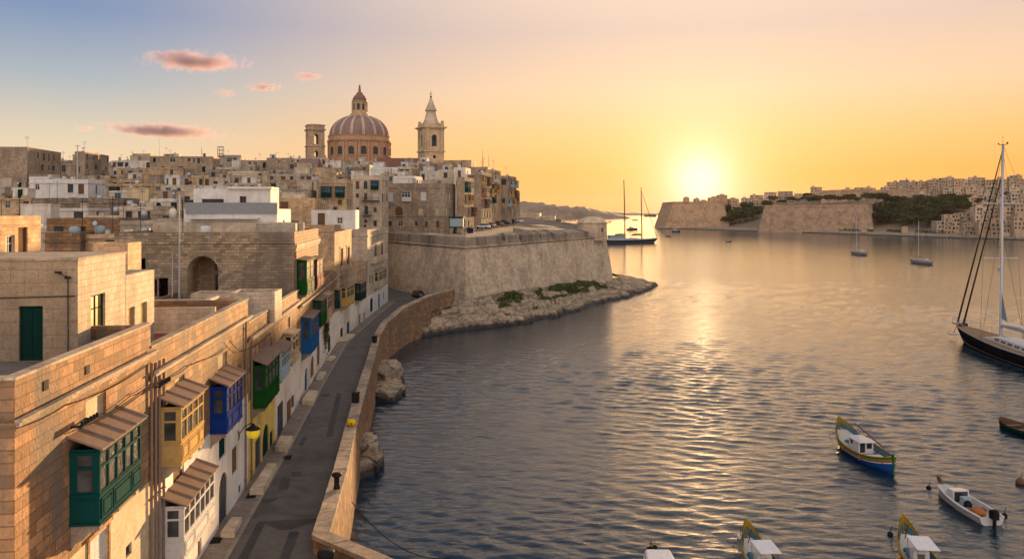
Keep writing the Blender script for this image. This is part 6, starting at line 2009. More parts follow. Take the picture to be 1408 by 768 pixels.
def motorboat(label, x, y, L, rz, white=True, canopy=False):
    t = thing('motorboat', label, 'motorboat', (x, y, 0), rz)
    B = L * .34
    sheer = lambda q: .62 + .35 * q ** 2; keel = lambda q: -.3 + .45 * max(0, q - .75) ** 1.2 * 2
    beam = lambda q: min(1, (1 - q ** 3.2) ** .75 + .0) * (.86 + .14 * min(1, q * 3)) if q < 1 else .01
    b = MB(); b.smooth = True
    hm = [M['whitep'], M['rubber']]
    hull(b, L, B, sheer, keel, beam, [0, .14, .2, .5, .8, 1], [0, 1, 0, 0, 0], n=26, flare=.12)
    w = beam(0) * B / 2; b.smooth = False
    b.mi = 0; b.poly([(0, -w, sheer(0)), (0, w, sheer(0)), (0, w * .8, .1), (0, 0, -.3), (0, -w * .8, .1)])
    for s in (-1, 1):
        secs = [[(i / 26 * L, s * beam(i / 26) * B / 2, sheer(i / 26)), (i / 26 * L, s * max(0, beam(i / 26) * B / 2 - .14), sheer(i / 26) + .02), (i / 26 * L, s * max(0, beam(i / 26) * B / 2 - .16), .22)][::-s] for i in range(25)]
        loft(b, secs, mis=[0, 0])
    b.build('hull', hm, t)
    b = MB()
    P = [(i / 26 * L, max(0, beam(i / 26) * B / 2 - .15)) for i in range(25)]
    for p, q in zip(P[:-1], P[1:]):
        z0 = .24 if p[0] < L * .66 else sheer(p[0] / L) + .01; z1 = .24 if q[0] < L * .66 else sheer(q[0] / L) + .01
        b.quad((p[0], -p[1], z0), (q[0], -q[1], z1), (q[0], q[1], z1), (p[0], p[1], z0))
    b.build('deck', M['deck'], t)
    b = MB(); x0, x1, w = L * .55, L * .74, B * .3
    b.hexa([(x0, -w, .26), (x1, -w * .9, .26), (x1, w * .9, .26), (x0, w, .26)], [(x0, -w * .95, 1.25), (x1 - .35, -w * .75, 1.15), (x1 - .35, w * .75, 1.15), (x0, w * .95, 1.25)]); c_ = b.build('cuddy', M['whitep'], t)
    b = MB(); b.quad((x1 - .30, -w * .7, .75), (x1 - .30, w * .7, .75), (x1 - .335, w * .68, 1.1), (x1 - .335, -w * .68, 1.1)); b.quad((x0 - .01, -w * .8, .4), (x0 - .01, w * .8, .4), (x0 - .01, w * .8, 1.15), (x0 - .01, -w * .8, 1.15)); b.build('windscreen', M['dark'], c_)
    b = MB(); b.box(L * .42, L * .5, -.3, .3, .25, .95); b.build('console', M['greyblue'], t)
    b = MB(); b.box(L * .28, L * .34, -B * .36, B * .36, .45, .52); b.build('thwart', M['wood'], t)
    b = MB(); b.sphere((L * .2, .1, .48), .42, 10, 6, 1.3, 1, .6); b.build('net_heap', M['buoy'], t)
    b = MB(); b.sphere((L * .36, .25, .6), .3, 8, 5, 1, 1, 1.2); b.build('bag', M['rubber'], t)
    b = MB(); b.box(-.5, .06, -.2, .2, .55, 1.1); b.box(-.42, -.12, -.16, .16, 1.101, 1.2); b.box(-.38, -.16, -.07, .07, -.4, .549); b.build('outboard_motor', M['rubber'], t)
    b = MB(); b.hexa([(L * .9, -.12, 1.0), (L * 1.0, -.05, 1.0), (L * 1.0, .05, 1.0), (L * .9, .12, 1.0)], [(L * .96, -.05, 1.35), (L * 1.03, -.03, 1.35), (L * 1.03, .03, 1.35), (L * .96, .05, 1.35)]); b.build('prow_post', M['brownp'], t)
    if canopy:
        b = MB()
        for k in range(5): b.sphere((L * (.86 + .03 * (k % 3)), -.2 + .1 * k, 1.1 + .12 * (k % 2)), .22, 8, 5)
        b.build('bow_bundle', M['rubber'], t)
        x0, x1, w = L * .2, L * .60, B * .44
        b = MB(); b.hexa([(x0, -w, 1.75), (x1, -w * .8, 1.8), (x1, w * .8, 1.8), (x0, w, 1.75)], [(x0, -w * .9, 1.86), (x1, -w * .7, 1.9), (x1, w * .7, 1.9), (x0, w * .9, 1.86)]); b.build('canopy', M['canvas'], t)
        for xx in (x0 + .1, x1 - .1):
            for s in (-1, 1): b = MB(); b.tube([(xx, s * w * .8, .6), (xx, s * w * .8, 1.76)], .025, 6); b.build('canopy_post', M['steel'], t)
    return t


s, L, a = along(1364, 722, 1290, 678); motorboat("white motorboat with grey console, orange net heap and black outboard", s.x, s.y, L, a)
s, L, a = along(920, 842, 895, 773); motorboat("white canopied boat with dark bow bundle cut by the bottom edge", s.x, s.y, L, a, canopy=True)


def rowboat(label, x, y, L, rz):
    t = thing('rowing_boat', label, 'rowing boat', (x, y, 0), rz)
    B = L * .34; sheer = lambda q: .6 + .3 * abs(2 * q - 1) ** 2.5; keel = lambda q: -.25 + .1 * abs(2 * q - 1) ** 3; beam = lambda q: max(.02, 1 - abs(2 * q - 1) ** 2.8) ** .7
    b = MB(); b.smooth = True
    hull(b, L, B, sheer, keel, beam, [0, .12, .2, .5, .8, 1], [1, 0, 0, 0, 0], n=24)
    for s in (-1, 1): loft(b, [[(i / 24 * L, s * max(0, beam(i / 24) * B / 2 - .06), sheer(i / 24) + .002), (i / 24 * L, s * max(0, beam(i / 24) * B / 2 - .06) * .8, .12)][::-s] for i in range(25)], mis=[2])
    b.build('hull', [M['dkgreen'], M['teal'], M['brownp']], t)
    b = MB(); P = [(i / 24 * L, max(0, beam(i / 24) * B / 2 - .06) * .82) for i in range(1, 24)]
    for p, q in zip(P[:-1], P[1:]): b.quad((p[0], -p[1], .13), (q[0], -q[1], .13), (q[0], q[1], .13), (p[0], p[1], .13))
    b.build('floor_boards', M['brownp'], t)
    for q in (.25, .5, .75): b = MB(); w = beam(q) * B / 2 - .06; b.box(q * L - .13, q * L + .13, -w, w, .42, .47); b.build('thwart', M['wood'], t)
    b = MB(); b.sphere((L * .35, 0, .3), .3, 8, 5, 1.5, 1, .6); b.build('net_heap', M['brownp'], t)
    return t
s, L, a = along(1446, 610, 1375, 584); rowboat("dark green rowing boat cut by the picture's edge", s.x, s.y, L, a)


def yacht(name, label, x, y, L, rz, hullm, masts, cat='sailing yacht', mastm='steel', B=None, free=.045, big=False, stripe=None, stays=True):
    """masts: (position along hull, height above deck, radius, boom length)"""
    t = thing(name, label, cat, (x, y, 0), rz)
    B = B or L * .23; f = L * free
    sheer = lambda q: f * (1.0 + .5 * q ** 2.0 + .12 * (1 - q) ** 2); keel = lambda q: -.35 * f + .3 * f * max(0, q - .8) * 5
    beam = lambda q: max(.015, (1 - q ** 2.6)) ** .8 * (.62 + .38 * min(1, q * 2.2) ** .7)
    b = MB(); b.smooth = True
    lv = [0, .06, .12, .4, .66, .70, .85, 1]
    N = 34
    for s in (-1, 1):
        secs = []
        for i in range(N + 1):
            q = i / N; w = beam(q) * B / 2; zs, zk = sheer(q), keel(q); ring = []
            for v in lv:
                ww = w * ((1 - v ** 3) ** .6 if v < 1 else 0)
                ring.append((q * L - (v * f * 1.5 if q > .5 else 0) * ((q - .5) * 2) ** 3 + (v * f * .8 if q < .1 else 0) * (1 - q * 10), s * ww, zs + (zk - zs) * v))
            if s > 0: ring.reverse()
            secs.append(ring)
        mi = [1, 0, 0, 0, 1, 0, 0]
        loft(b, secs, mis=mi if s < 0 else mi[::-1])
    b.smooth = False; w = beam(0) * B / 2
    b.poly([(0, -w, sheer(0)), (0, w, sheer(0)), (f * .4, w * .7, f * .2), (f * .5, -w * .7, f * .2)])
    b.build('hull', [hullm, stripe or M['whitep']], t)
    b = MB(); P = [(i / N * L, beam(i / N) * B / 2 - .01, sheer(i / N) - .03) for i in range(N + 1)]
    for p, q in zip(P[:-1], P[1:]): b.quad((p[0], -p[1], p[2]), (q[0], -q[1], q[2]), (q[0], q[1], q[2]), (p[0], p[1], p[2]))
    b.build('deck', M['teak'] if big else M['deck'], t)
    # coach roof
    b = MB(); x0, x1 = L * .22, L * .68; w = B * .26; secs = []
    for i in range(15):
        q = i / 14; xx = x0 + (x1 - x0) * q; h = f * .42 * min(1, (1 - q) * 3.5, .4 + q * 6) + .02; ww = w * (1 - .35 * q ** 2); z = sheer(xx / L) - .05
        secs.append([(xx, -ww, z), (xx, -ww * .88, z + h), (xx, 0, z + h * 1.12), (xx, ww * .88, z + h), (xx, ww, z)])
    loft(b, secs); b.poly(secs[0][::-1]); b.poly(secs[-1])
    cr = b.build('coach_roof', M['whitep'], t)
    for s in (-1, 1):
        for k in range(3 if L < 20 else 5):
            b = MB(); n_ = 3 if L < 20 else 5; q0 = .2 + .6 * k / n_; q1 = q0 + .42 / n_
            def pp(q, v):
                xx = x0 + (x1 - x0) * q; h = f * .42; ww = w * (1 - .35 * q ** 2); z = sheer(xx / L) - .05
                return (xx, s * (ww * (1 - .12 * v) + .03), z + h * v)
            b.poly([pp(q0, .3), pp(q1, .3), pp(q1, .72), pp(q0, .72)]); b.build('cabin_window', M['dark'], cr)
    b = MB(); z = sheer(.1); b.box(L * .04, L * .2, -B * .2, -B * .16, z, z + f * .35); b.box(L * .04, L * .2, B * .16, B * .2, z, z + f * .35); b.box(L * .195, L * .24, -B * .2, B * .2, z, z + f * .75); b.build('cockpit', M['whitep'], t)
    top = None
    for (q, h, r, bl) in masts:
        z = sheer(q)
        b = MB(); b.smooth = True; b.tube([(q * L, 0, z - .1), (q * L - h * .008, 0, z + h * .5), (q * L - h * .02, 0, z + h)], r, 8, r * .6); m_ = b.build('mast', M[mastm], t)
        top = (q * L - h * .02, z + h)
        for k in ((.42, .7) if h > 14 else (.55,)):
            b = MB(); b.tube([(q * L, -B * .36, z + h * k + .05), (q * L, 0, z + h * k), (q * L, B * .36, z + h * k + .05)], r * .3, 5); b.build('spreader', M['steel'], m_)
        if bl:
            b = MB(); zb = z + max(f * .75, h * .075); b.tube([(q * L - r, 0, zb), (q * L - bl, 0, zb - .1)], r * .62, 7); b.build('boom', M['steel'], t)
            b = MB(); b.smooth = True; b.tube([(q * L - r * 2, 0, zb + r * 1.1), (q * L - bl * .5, 0, zb + r * 1.5), (q * L - bl * .97, 0, zb + r * .7)], r * .85, 8); b.build('furled_sail', M['rubber'] if not big else M['canvas'], t)
        rr = .012 if L < 20 else .022
        b = MB()
        for s in (-1, 1):
            b.tube([(q * L - .2, s * B * .44, sheer(q)), (q * L, s * B * .36, z + h * .42), (q * L - h * .02, 0, z + h * .97)], rr, 4); b.tube([(q * L - .6, s * B * .44, sheer(q)), (q * L, 0, z + h * .6)], rr, 4)
        b.tube([(.2, 0, sheer(0) + .2), (q * L - h * .02, 0, z + h)], rr, 4)
        b.build('shroud', M['metal'], t)
    # fore stays with furled headsails, rails
    q, h, r, bl = masts[-1] if len(masts) == 1 else max(masts, key=lambda m: m[0])
    z = sheer(q)
    for k, (xe, f_) in enumerate(((L * .985, .98), (L * .93, .86)) if big else ((L * .98, .95),)):
        b = MB(); b.smooth = True; A_ = Vector((xe, 0, sheer(xe / L) + .3)); B_ = Vector((q * L - h * .02 * f_, 0, z + h * f_)); b.tube([A_, A_.lerp(B_, .3), A_.lerp(B_, .75), B_], max(.05, r * .55), 7, max(.025, r * .25)); b.build('furled_headsail', M['rubber'], t)
    b = MB(); n_ = 14
    for s in (-1, 1):
        pts_ = []
        for i in range(n_ + 1):
            qq = .05 + .93 * i / n_; p = Vector((qq * L, s * (beam(qq) * B / 2 - .08), sheer(qq))); hgt = .65 if L < 20 else .9
            b.tube([p, p + Vector((0, 0, hgt))], .014 if L < 20 else .022, 4); pts_.append(p + Vector((0, 0, hgt)))
        b.tube(pts_, .012 if L < 20 else .016, 4); b.tube([p - Vector((0, 0, .32)) for p in pts_], .01, 4)
    b.build('guard_rail', M['steel'], t)
    return t, sheer


# the big black yacht by the right edge: bow towards us on the left
bow, st = Vector((76.4, 137.0, 0)), Vector((74.5, 112.6, 0))
d = (bow - st).normalized(); Ly = 36.0
st = bow - d * Ly
ty_, shr = yacht('sailing_yacht', "large black hulled sailing yacht with white stripe and tall silver mast", st.x, st.y, Ly, math.atan2(d.y, d.x), M['black'], [(.60, 30.0, .30, 11)], B=7.2, free=.052, big=True)
b = MB()
for k in range(7): b.sphere((Ly * (.93 + .008 * (k % 3)), -.5 + .17 * k, shr(.94) + .25), .28, 7, 5)
b.build('sail_bundle', M['rubber'], ty_)
b = MB(); b.box(Ly * .985, Ly * 1.02, -.35, .35, shr(1) - .1, shr(1) + .15); b.tube([(Ly * 1.01, -.4, shr(1)), (Ly * 1.01, -.4, shr(1) + .9), (Ly * 1.01, .4, shr(1) + .9), (Ly * 1.01, .4, shr(1))], .04, 6); b.build('pulpit', M['steel'], ty_)
b = MB(); b.tube([(Ly * 1.0, 0, shr(1) - .3), (Ly * 1.02, .1, .9)], .06, 6); b.box(Ly * 1.01, Ly * 1.04, -.5, .7, .75, .95); b.build('anchor', M['steel'], ty_)
q = .6 * Ly; zt_ = shr(.6) + 30
b = MB(); b.tube([(q - .9, -.5, zt_ + .05), (q - .3, .5, zt_ + .05)], .05, 5); b.tube([(q - .6, 0, zt_), (q - .6, 0, zt_ + 1.5)], .025, 5); b.sphere((q - .9, -.5, zt_ + .25), .16, 8, 5); b.sphere((q - .3, .5, zt_ + .2), .12, 8, 5); b.build('masthead_gear', M['metal'], ty_)
b = MB(); b.lathe([(.05, shr(.6) + 10.6), (.28, shr(.6) + 10.7), (.28, shr(.6) + 11.1), (.05, shr(.6) + 11.25)], 10, q + .55, 0); b.build('radar', M['whitep'], ty_)
b = MB(); b.add([(q - .35, 0, shr(.6) + 7.2), (q - .35, 0, shr(.6) + 3.4), (q - 2.0, .05, shr(.6) + 3.0)], [(0, 1, 2)]); b.add([(q - .35, .03, shr(.6) + 7.2), (q - .35, .03, shr(.6) + 3.4), (q - 2.0, .08, shr(.6) + 3.0)], [(2, 1, 0)]); b.build('mainsail_head', M['greyblue'], ty_)
# two small sloops
def sloop(label, pxs, pxb, pys, pyb, mast_y, mast_px, hullm):
    s, L, a = along(pxs, pys, pxb, pyb)
    s, w_ = onz(pxs, pys, 0), onz(pxb, pyb, 0)
    D = (s.y + w_.y) / 2
    h = zat(mast_y, D) - 1.2
    yacht('sloop', label, s.x, s.y, max(7.8, L), a, hullm, [(.58, h, .15, 3.6)], B=2.9, free=.075)
M['hullgrey'] = paint('grey_white_hull', (.30, .28, .26), .4); M['navy'] = paint('navy_hull', (.02, .03, .06), .3)
sloop("small white sloop with furled dark sail near the far bastion", 1191, 1168.5, 351, 348.5, 286, 1176, M['hullgrey'])
sloop("small white sloop anchored nearest the black yacht", 1281, 1250, 364, 360.5, 304, 1261, M['hullgrey'])
# two masted schooner by the bastion point
s = onz(833, 334.5, 0); w_ = onz(905, 333.5, 0); d = w_ - s
t, shr = yacht('schooner', "long dark two masted schooner anchored beyond the bastion turret", s.x, s.y, d.length, math.atan2(d.y, d.x), M['navy'], [(.36, zat(247, s.y) - 2.5,   .5, 8), (.685, zat(257.5, s.y) - 2.5, .46, 8)], cat='schooner', mastm='brownp', B=8, free=.055, big=False)
b = MB(); z = shr(.2); L = d.length
b.box(L * .06, L * .34, -2.2, 2.2, z + .9, z + 2.9); b.box(L * .03, L * .36, -2.7, 2.7, z + 2.901, z + 3.15); b.build('deck_house', M['greyblue'], t)


def launch(name, label, px, py, Lp, hullm, cat, house=True, mast=0, rz=None):
    s = onz(px, py, 0); L = Lp / FPX * s.y
    t = thing(name, label, cat, (s.x - L / 2, s.y, 0), 0 if rz is None else rz)
    sheer = lambda q: L * .12 * (1 + .5 * q * q); keel = lambda q: -.3; beam = lambda q: max(.02, (1 - q ** 3)) ** .8
    b = MB(); b.smooth = True; hull(b, L, L * .34, sheer, keel, beam, [0, .2, .5, 1], [0, 0, 0], n=14)
    P = [(i / 14 * L, beam(i / 14) * L * .17, sheer(i / 14)) for i in range(15)]
    b.smooth = False
    for p, q in zip(P[:-1], P[1:]): b.quad((p[0], -p[1], p[2] - .02), (q[0], -q[1], q[2] - .02), (q[0], q[1], q[2] - .02), (p[0], p[1], p[2] - .02))
    b.poly([(0, -L * .17, sheer(0)), (0, L * .17, sheer(0)), (0, 0, -.3)]); b.build('hull', hullm, t)
    if house:
        b = MB(); z = sheer(.4) - .02; b.hexa([(L * .2, -L * .11, z), (L * .68, -L * .1, z), (L * .68, L * .1, z), (L * .2, L * .11, z)], [(L * .22, -L * .1, z + L * .15), (L * .58, -L * .09, z + L * .15), (L * .58, L * .09, z + L * .15), (L * .22, L * .1, z + L * .15)]); c_ = b.build('deck_house', M['whitep'], t)
        b = MB(); b.box(L * .25, L * .56, -L * .112, -L * .108 - .001, z + L * .07, z + L * .12); b.build('cabin_window', M['dark'], c_)
        b = MB(); b.box(L * .18, L * .6, -L * .11, L * .11, z + L * .151, z + L * .17); b.build('cabin_roof', M['whitep'], c_)
    if mast: b = MB(); b.tube([(L * .55, 0, sheer(.5)), (L * .55, 0, sheer(.5) + mast)], .08 + L * .004, 6, .04); b.build('mast', M['steel'], t)
    return t
launch('motor_yacht', "white motor yacht glimpsed behind the schooner's masts", 869, 316, 15, M['navy'], 'motor yacht', True, 4)
launch('motor_yacht', "dark cabin boat with thin mast in front of the far fort", 929.5, 318.5, 11, M['navy'], 'motor yacht', True, 9)
launch('dinghy', "round dark dinghy left of the far fort's cabin boat, nearer to the schooner", 918.5, 325, 7, M['rubber'], 'dinghy', False)
launch('dinghy', "tiny dark dinghy alone on the golden water below the far fort", 1002, 332.5, 8, M['rubber'], 'dinghy', True)
launch('launch', "tiny launch far out left of the schooner's stern mast", 838.5, 305.5, 4, M['navy'], 'launch', True)
launch('launch', "low dark barge on the horizon right of the schooner", 894, 297.5, 16, M['navy'], 'launch', False)
launch('launch', "faint ship just under the distant headland behind the schooner", 873, 303, 8, M['navy'], 'launch', False)
launch('dinghy', "little dark tender on the water far right, behind the silver mast", 1377, 340, 6, M['rubber'], 'dinghy', False)

# mooring buoys
def mbuoy(label, px, py, r, mat='buoy', pole=True):
    s = onz(px, py, 0)
    t = thing('mooring_buoy', label, 'buoy', (s.x, s.y, 0))
    b = MB(); b.smooth = True; b.sphere((0, 0, r * .35), r, 12, 8, 1, 1, .9); b.build('float', M[mat], t)
    if pole: b = MB(); b.tube([(0, 0, r * .9), (.12, 0, r * .9 + .45)], .025, 5); b.build('handle', M['metal'], t)
mbuoy("brown round mooring buoy under the rowing boat at the picture's edge", 1403, 664, .36, 'brownp')
mbuoy("small dark float beside the white motorboat's bow", 1277, 671, .2, 'rubber')
mbuoy("small dark float behind the white motorboat's outboard", 1381, 709, .2, 'rubber')
mbuoy("small dark float left of the long canopied fishing boat", 1224, 735, .2, 'rubber')
mbuoy("pale float touching the side of the pole boat", 1017, 740, .2, 'deck')
# ------------------------------------------------------------------ bollards, lamp, rope, wires
def bollard(label, px, py, s=1.0, square=False):
    p = onz(px, py, 5.0)
    t = thing('bollard', label, 'bollard', (p.x, p.y, ROADZ + 1.0))
    b = MB()
    if square: b.box(-.36 * s, .36 * s, -.36 * s, .36 * s, 0, 1.0 * s); b.box(-.42 * s, .42 * s, -.42 * s, .42 * s, 1.0 * s + .001, 1.12 * s)
    else: b.smooth = True; b.lathe([(.21, 0), (.19, .12), (.16, .25), (.16, .68), (.29, .78), (.31, .85), (.28, .93), (.08, .98)], 16)
    b.build('shaft', M['metal'], t)
bollard("round topped black iron bollard on the sea wall coping", 463, 671)
bollard("square black box bollard where the sea wall bends", 489, 553, .8, True)
bollard("black bollard box at the bend before the far stretch of wall", 515, 471, .8, True)
p = onz(448, 795, ROADZ); t = thing('bollard', "stout black bollard on the road inside the wall corner", 'bollard', (p.x, p.y, ROADZ + .004)); b = MB(); b.smooth = True; b.lathe([(.4, 0), (.38, 1.1), (.42, 1.2), (.42, 1.32), (.36, 1.36), (.05, 1.38)], 18); b.build('shaft', M['metal'], t)
p = onz(481, 586, 5.0); t = thing('float', "bright yellow float lying on the sea wall coping", 'float', (p.x + .1, p.y, 5.0)); b = MB(); b.smooth = True; b.sphere((0, 0, .3), .34, 14, 9, 1.1, 1, .9); M['yellowp'] = paint('yellow_plastic', (.65, .38, .01), .45, wear=.1); b.build('body', M['yellowp'], t); b = MB(); b.tube([(0, -.3, .3), (.1, -.45, .4), (.2, -.5, .1)], .03, 5); b.build('rope_end', M['cable'], t)
# lantern on the yellow house
ml, n, l, pr = newmat('lit_yellow_glass'); pr.inputs["Base Color"].default_value = (.7, .5, .02, 1); pr.inputs["Emission Color"].default_value = (1, .70, .03, 1); pr.inputs["Emission Strength"].default_value = .06; pr.inputs["Roughness"].default_value = .3
f = h3.f; u = f.u(347.5, .9); z = f.z(347.5, 589, .9) + Z3
o = h3.t.matrix_basis @ Vector((u, 0, z)) if False else (Matrix.Translation(h3.t.location) @ Matrix.Rotation(f.rz, 4, 'Z') @ Vector((u, -.02, z)))
t = thing('wall_lantern', "black wall lantern with glowing yellow glass on the yellow house", 'lantern', o, f.rz)
b = MB(); b.tube([(0, 0, -.4), (0, -.35, .12), (0, -.75, .35), (0, -.9, .3)], .03, 6); b.tube([(0, 0, -.7), (0, -.08, -.5), (0, 0, -.1)], .03, 6); b.build('bracket', M['metal'], t)
b = MB(); b.lathe([(.04, .34), (.1, .3), (.14, .2), (.42, .02), (.46, -.04)], 8, 0, -.9); b.build('hood', M['metal'], t)
b = MB(); b.lathe([(.42, -.045), (.40, -.3), (.3, -.52), (.08, -.56)], 8, 0, -.9); b.build('glass', ml, t)
# mooring rope from the wall into the water
p0 = onz(476, 689, 3.6) + Vector((.35, 0, 0)); p1 = onz(620, 766, .1)
t = thing('mooring_rope', "dark mooring rope sagging from the sea wall down to the water", 'rope', p0)
b = MB(); b.tube([(Vector((0, 0, 0))).lerp(p1 - p0, k / 16) - Vector((0, 0, 2.1 * 4 * (k / 16) * (1 - k / 16) * .55)) for k in range(17)], .03, 6); b.build('rope', M['cable'], t)
# wires and insulators of the first houses
def wire(label, pts, r=.022):
    q = [(h1.f if False else None)]
    P = []
    for a, c_ in zip(pts[:-1], pts[1:]):
        n_ = 10; L = (c_ - a).length
        for k in range(n_): w = k / n_; P.append(a.lerp(c_, w) - Vector((0, 0, .05 * L * 4 * w * (1 - w) * .5)))
    P.append(pts[-1]); c0 = P[0]
    b = MB(); b.tube([p - c0 for p in P], r, 5)
    o = b.build('overhead_wire', M['cable'], None, c0); tag(o, label, 'wire', 'wires slung along the street fronts')
def onf(h, px, py, off):
    uu, D = h.f.hit(px, off); return Vector((kx(px) * D, D, zat(py, D)))
wire("lowest cable slung from the near bracket to the pipe bracket above the teal balcony", [onf(h1, 117, 585, .3), onf(h1, 200, 536, .3), onf(h2, 222, 524, .3)])
wire("second cable just above the lowest one over the teal balcony", [onf(h1, 117, 581, .35), onf(h1, 200, 533, .35), onf(h2, 222, 521, .35)])
wire("uppermost cable running along the near house just under its moulding", [onf(h1, 22, 588, .1), onf(h1, 90, 556, .1), onf(h1, 205, 499, .1)])
wire("looping cable from the pipes over the cream and blue balconies", [onf(h2, 222, 522, .3), onf(h2, 262, 500, .15), onf(h2, 278, 494, .15), onf(h2, 312, 476, .15)])
wire("far cable from the blue balcony house to the green balcony pipe", [onf(h2, 316, 468, .2), onf(h2, 330, 482, .2), onf(h3, 372, 457, .15), onf(h3, 374, 480, .12)])
for lab, hh, px, py in (("long cable bracket with insulators above the teal balcony", h1, 104, 584), ("cable bracket with insulators beside the drainpipes", h2, 213, 530)):
    p = onf(hh, px, py, 0); t = thing('cable_bracket', lab, 'cable bracket', p, hh.f.rz)
    b = MB(); b.box(-.5, .9, -.4, -.33, 0, .06); b.box(-.4, -.34, -.33, .0, 0, .06); b.box(.7, .76, -.33, .0, 0, .06)
    for k in range(6): b.lathe([(.05, .061), (.07, .1), (.04, .14), (.06, .18), (.02, .22)], 8, -.4 + .24 * k, -.365)
    b.build('arm', M['metal'], t)
# tall thin mast rising from the terraces, flagpole on the skyline, two roof masts, lattice mast
def pole(name, label, px, y0, y1, D, r, cat='pole', arms=()):
    p = at(px, y1, D); t = thing(name, label, cat, p)
    H = zat(y0, D) - p.z
    b = MB(); b.tube([(0, 0, 0), (0, 0, H)], r, 7, r * .6); b.build('shaft', M['steel'], t)
    for z, w in arms: b = MB(); b.tube([(-w, 0, H * z), (w, 0, H * z)], r * .5, 5); b.build('crossbar', M['steel'], t)
pole('roof_mast', "tall thin grey roof mast standing in front of the arch wall", 246.5, 268, 410, 62, .075, 'mast', [(.62, .35), (.3, .3)])
pole('roof_mast', "shorter thin pole just left of the tall mast before the arch wall", 237, 345, 408, 66, .05, 'mast')
pole('flagpole', "tall bare flagpole above the white house near the skyline", 106.5, 200, 246, 165, .13, 'flagpole', [(.99, .4)])
pole('roof_mast', "left one of two thin masts on the brown skyline block", 663.5, 207, 230, 264, .1, 'mast')
pole('roof_mast', "right shorter one of two thin masts on the brown skyline block", 672, 212, 231, 264, .1, 'mast')
pole('roof_mast', "thin skyline aerial mast under the lower pink cloud", 219.5, 190, 214, 290, .07, 'mast')
pole('roof_mast', "short thick aerial on the long skyline house", 277.5, 202, 214, 290, .16, 'mast')
A = at(303.5, 213, 322); t = thing('lattice_mast', "small steel lattice frame on the skyline roof", 'lattice mast', (A.x, A.y, A.z - 1))
b = MB()
for x in (-.9, .9):
    for y in (-.9, .9): b.tube([(x, y, 0), (x, y, 4.4)], .1, 5)
for z in (1.5, 2.9, 4.3):
    for a, c_ in (((-.9, -.9), (.9, -.9)), ((.9, -.9), (.9, .9)), ((.9, .9), (-.9, .9)), ((-.9, .9), (-.9, -.9))): b.tube([(*a, z), (*c_, z)], .07, 4)
b.build('frame', M['metal'], t)
# drains in the paving
for lab, px, py in (("dark square drain grate by the white wall's doorstep", 297, 742), ("dark drain grate beside the yellow house's long step", 346, 681), ("dark oblong drain grate in the middle of the road edge", 395, 628)):
    p = onz(px, py, ROADZ + .05); t = thing('drain_grate', lab, 'drain', (p.x, p.y, ROADZ + .052), R(97))
    b = MB(); b.box(-.45, .45, -.3, -.24, 0, .02); b.box(-.45, .45, .24, .3, 0, .02)
    for k in range(9): b.box(-.45 + .1 * k, -.4 + .1 * k, -.239, .239, 0, .018)
    b.build('grate', M['metal'], t)

# ------------------------------------------------------------------ cars
CARM = {}
def car_proto(colour):
    if colour in CARM: return CARM[colour]
    cols = {'dark blue': (.02, .04, .07), 'silver': (.42, .43, .45), 'black': (.012, .012, .014), 'white': (.62, .62, .62), 'grey': (.12, .125, .135)}
    m, n, l, p = newmat('car_paint_' + colour.replace(' ', '_')); p.inputs["Base Color"].default_value = (*cols[colour], 1); p.inputs["Roughness"].default_value = .25; p.inputs["Metallic"].default_value = .3; p.inputs["Coat Weight"].default_value = .5
    CARM[colour] = m
    return m
def car(label, x, y, z, rz, colour):
    m = car_proto(colour); t = thing('parked_car', label, 'car', (x, y, z), rz, 'cars parked on the bastion terrace')
    b = MB(); b.smooth = True
    prof = [(-2.1, .35, .62), (-2.05, .32, .8), (-1.5, .3, .88), (-.9, .3, .9), (.9, .3, .95), (1.6, .3, .92), (2.0, .32, .85), (2.1, .36, .66)]
    secs = []
    for (x_, z0, z1) in prof:
        w = .86 - .12 * (abs(x_) / 2.1) ** 4; secs.append([(x_, -w, z0), (x_, -w - .03, (z0 + z1) / 2), (x_, -w + .06, z1), (x_, w - .06, z1), (x_, w + .03, (z0 + z1) / 2), (x_, w, z0)])
    loft(b, secs, closed=True); b.poly(secs[0]); b.poly(secs[-1][::-1]); body = b.build('body', m, t)
    b = MB(); b.hexa([(-.95, -.78, .9), (1.75, -.78, .93), (1.75, .78, .93), (-.95, .78, .9)], [(-.3, -.62, 1.42), (1.25, -.62, 1.42), (1.25, .62, 1.42), (-.3, .62, 1.42)]); b.build('window', M['dark'], t)
    b = MB(); b.hexa([(-.35, -.63, 1.421), (1.3, -.63, 1.421), (1.3, .63, 1.421), (-.35, .63, 1.421)], [(-.2, -.56, 1.48), (1.15, -.56, 1.48), (1.15, .56, 1.48), (-.2, .56, 1.48)]); b.build('roof', m, t)
    for wx_ in (-1.3, 1.3):
        for s in (-1, 1):
            b = MB(); b.smooth = True; b.M = Matrix.Translation((wx_, s * .78, .32)) @ Matrix.Rotation(PI / 2, 4, 'X'); b.lathe([(.2, -.12), (.31, -.11), (.32, 0), (.31, .11), (.2, .12)], 14); w_ = b.build('wheel', M['rubber'], t)
    for s in (-1, 1):
        b = MB(); b.box(-2.12, -2.04, s * .58 - .16, s * .58 + .16, .64, .76); b.build('headlight', M['whitep'], t)
    return t
p = at(576, 413, 167); car("black car parked on the road below the bastion wall", p.x, p.y, ROADZ + .004, R(122), 'black')
CARS = [(628, 208, R(-6), 'dark blue', "dark blue car at the parapet in front of the brown house"), (646, 213, R(80), 'silver', "silver car beside the kiosk, seen end on"), (664, 226, R(-20), 'white', "white car before the rust red balconies"), (672, 236, R(-25), 'silver', "silver car just behind the white one"), (683, 248, R(-30), 'grey', "grey car half way to the point"), (694, 258, R(150), 'black', "black car near the last tall house"), (703, 268, R(-35), 'dark blue', "dark blue car at the end of the parked row"), (711, 276, R(140), 'white', "white car last in the parked row by the low fort")]
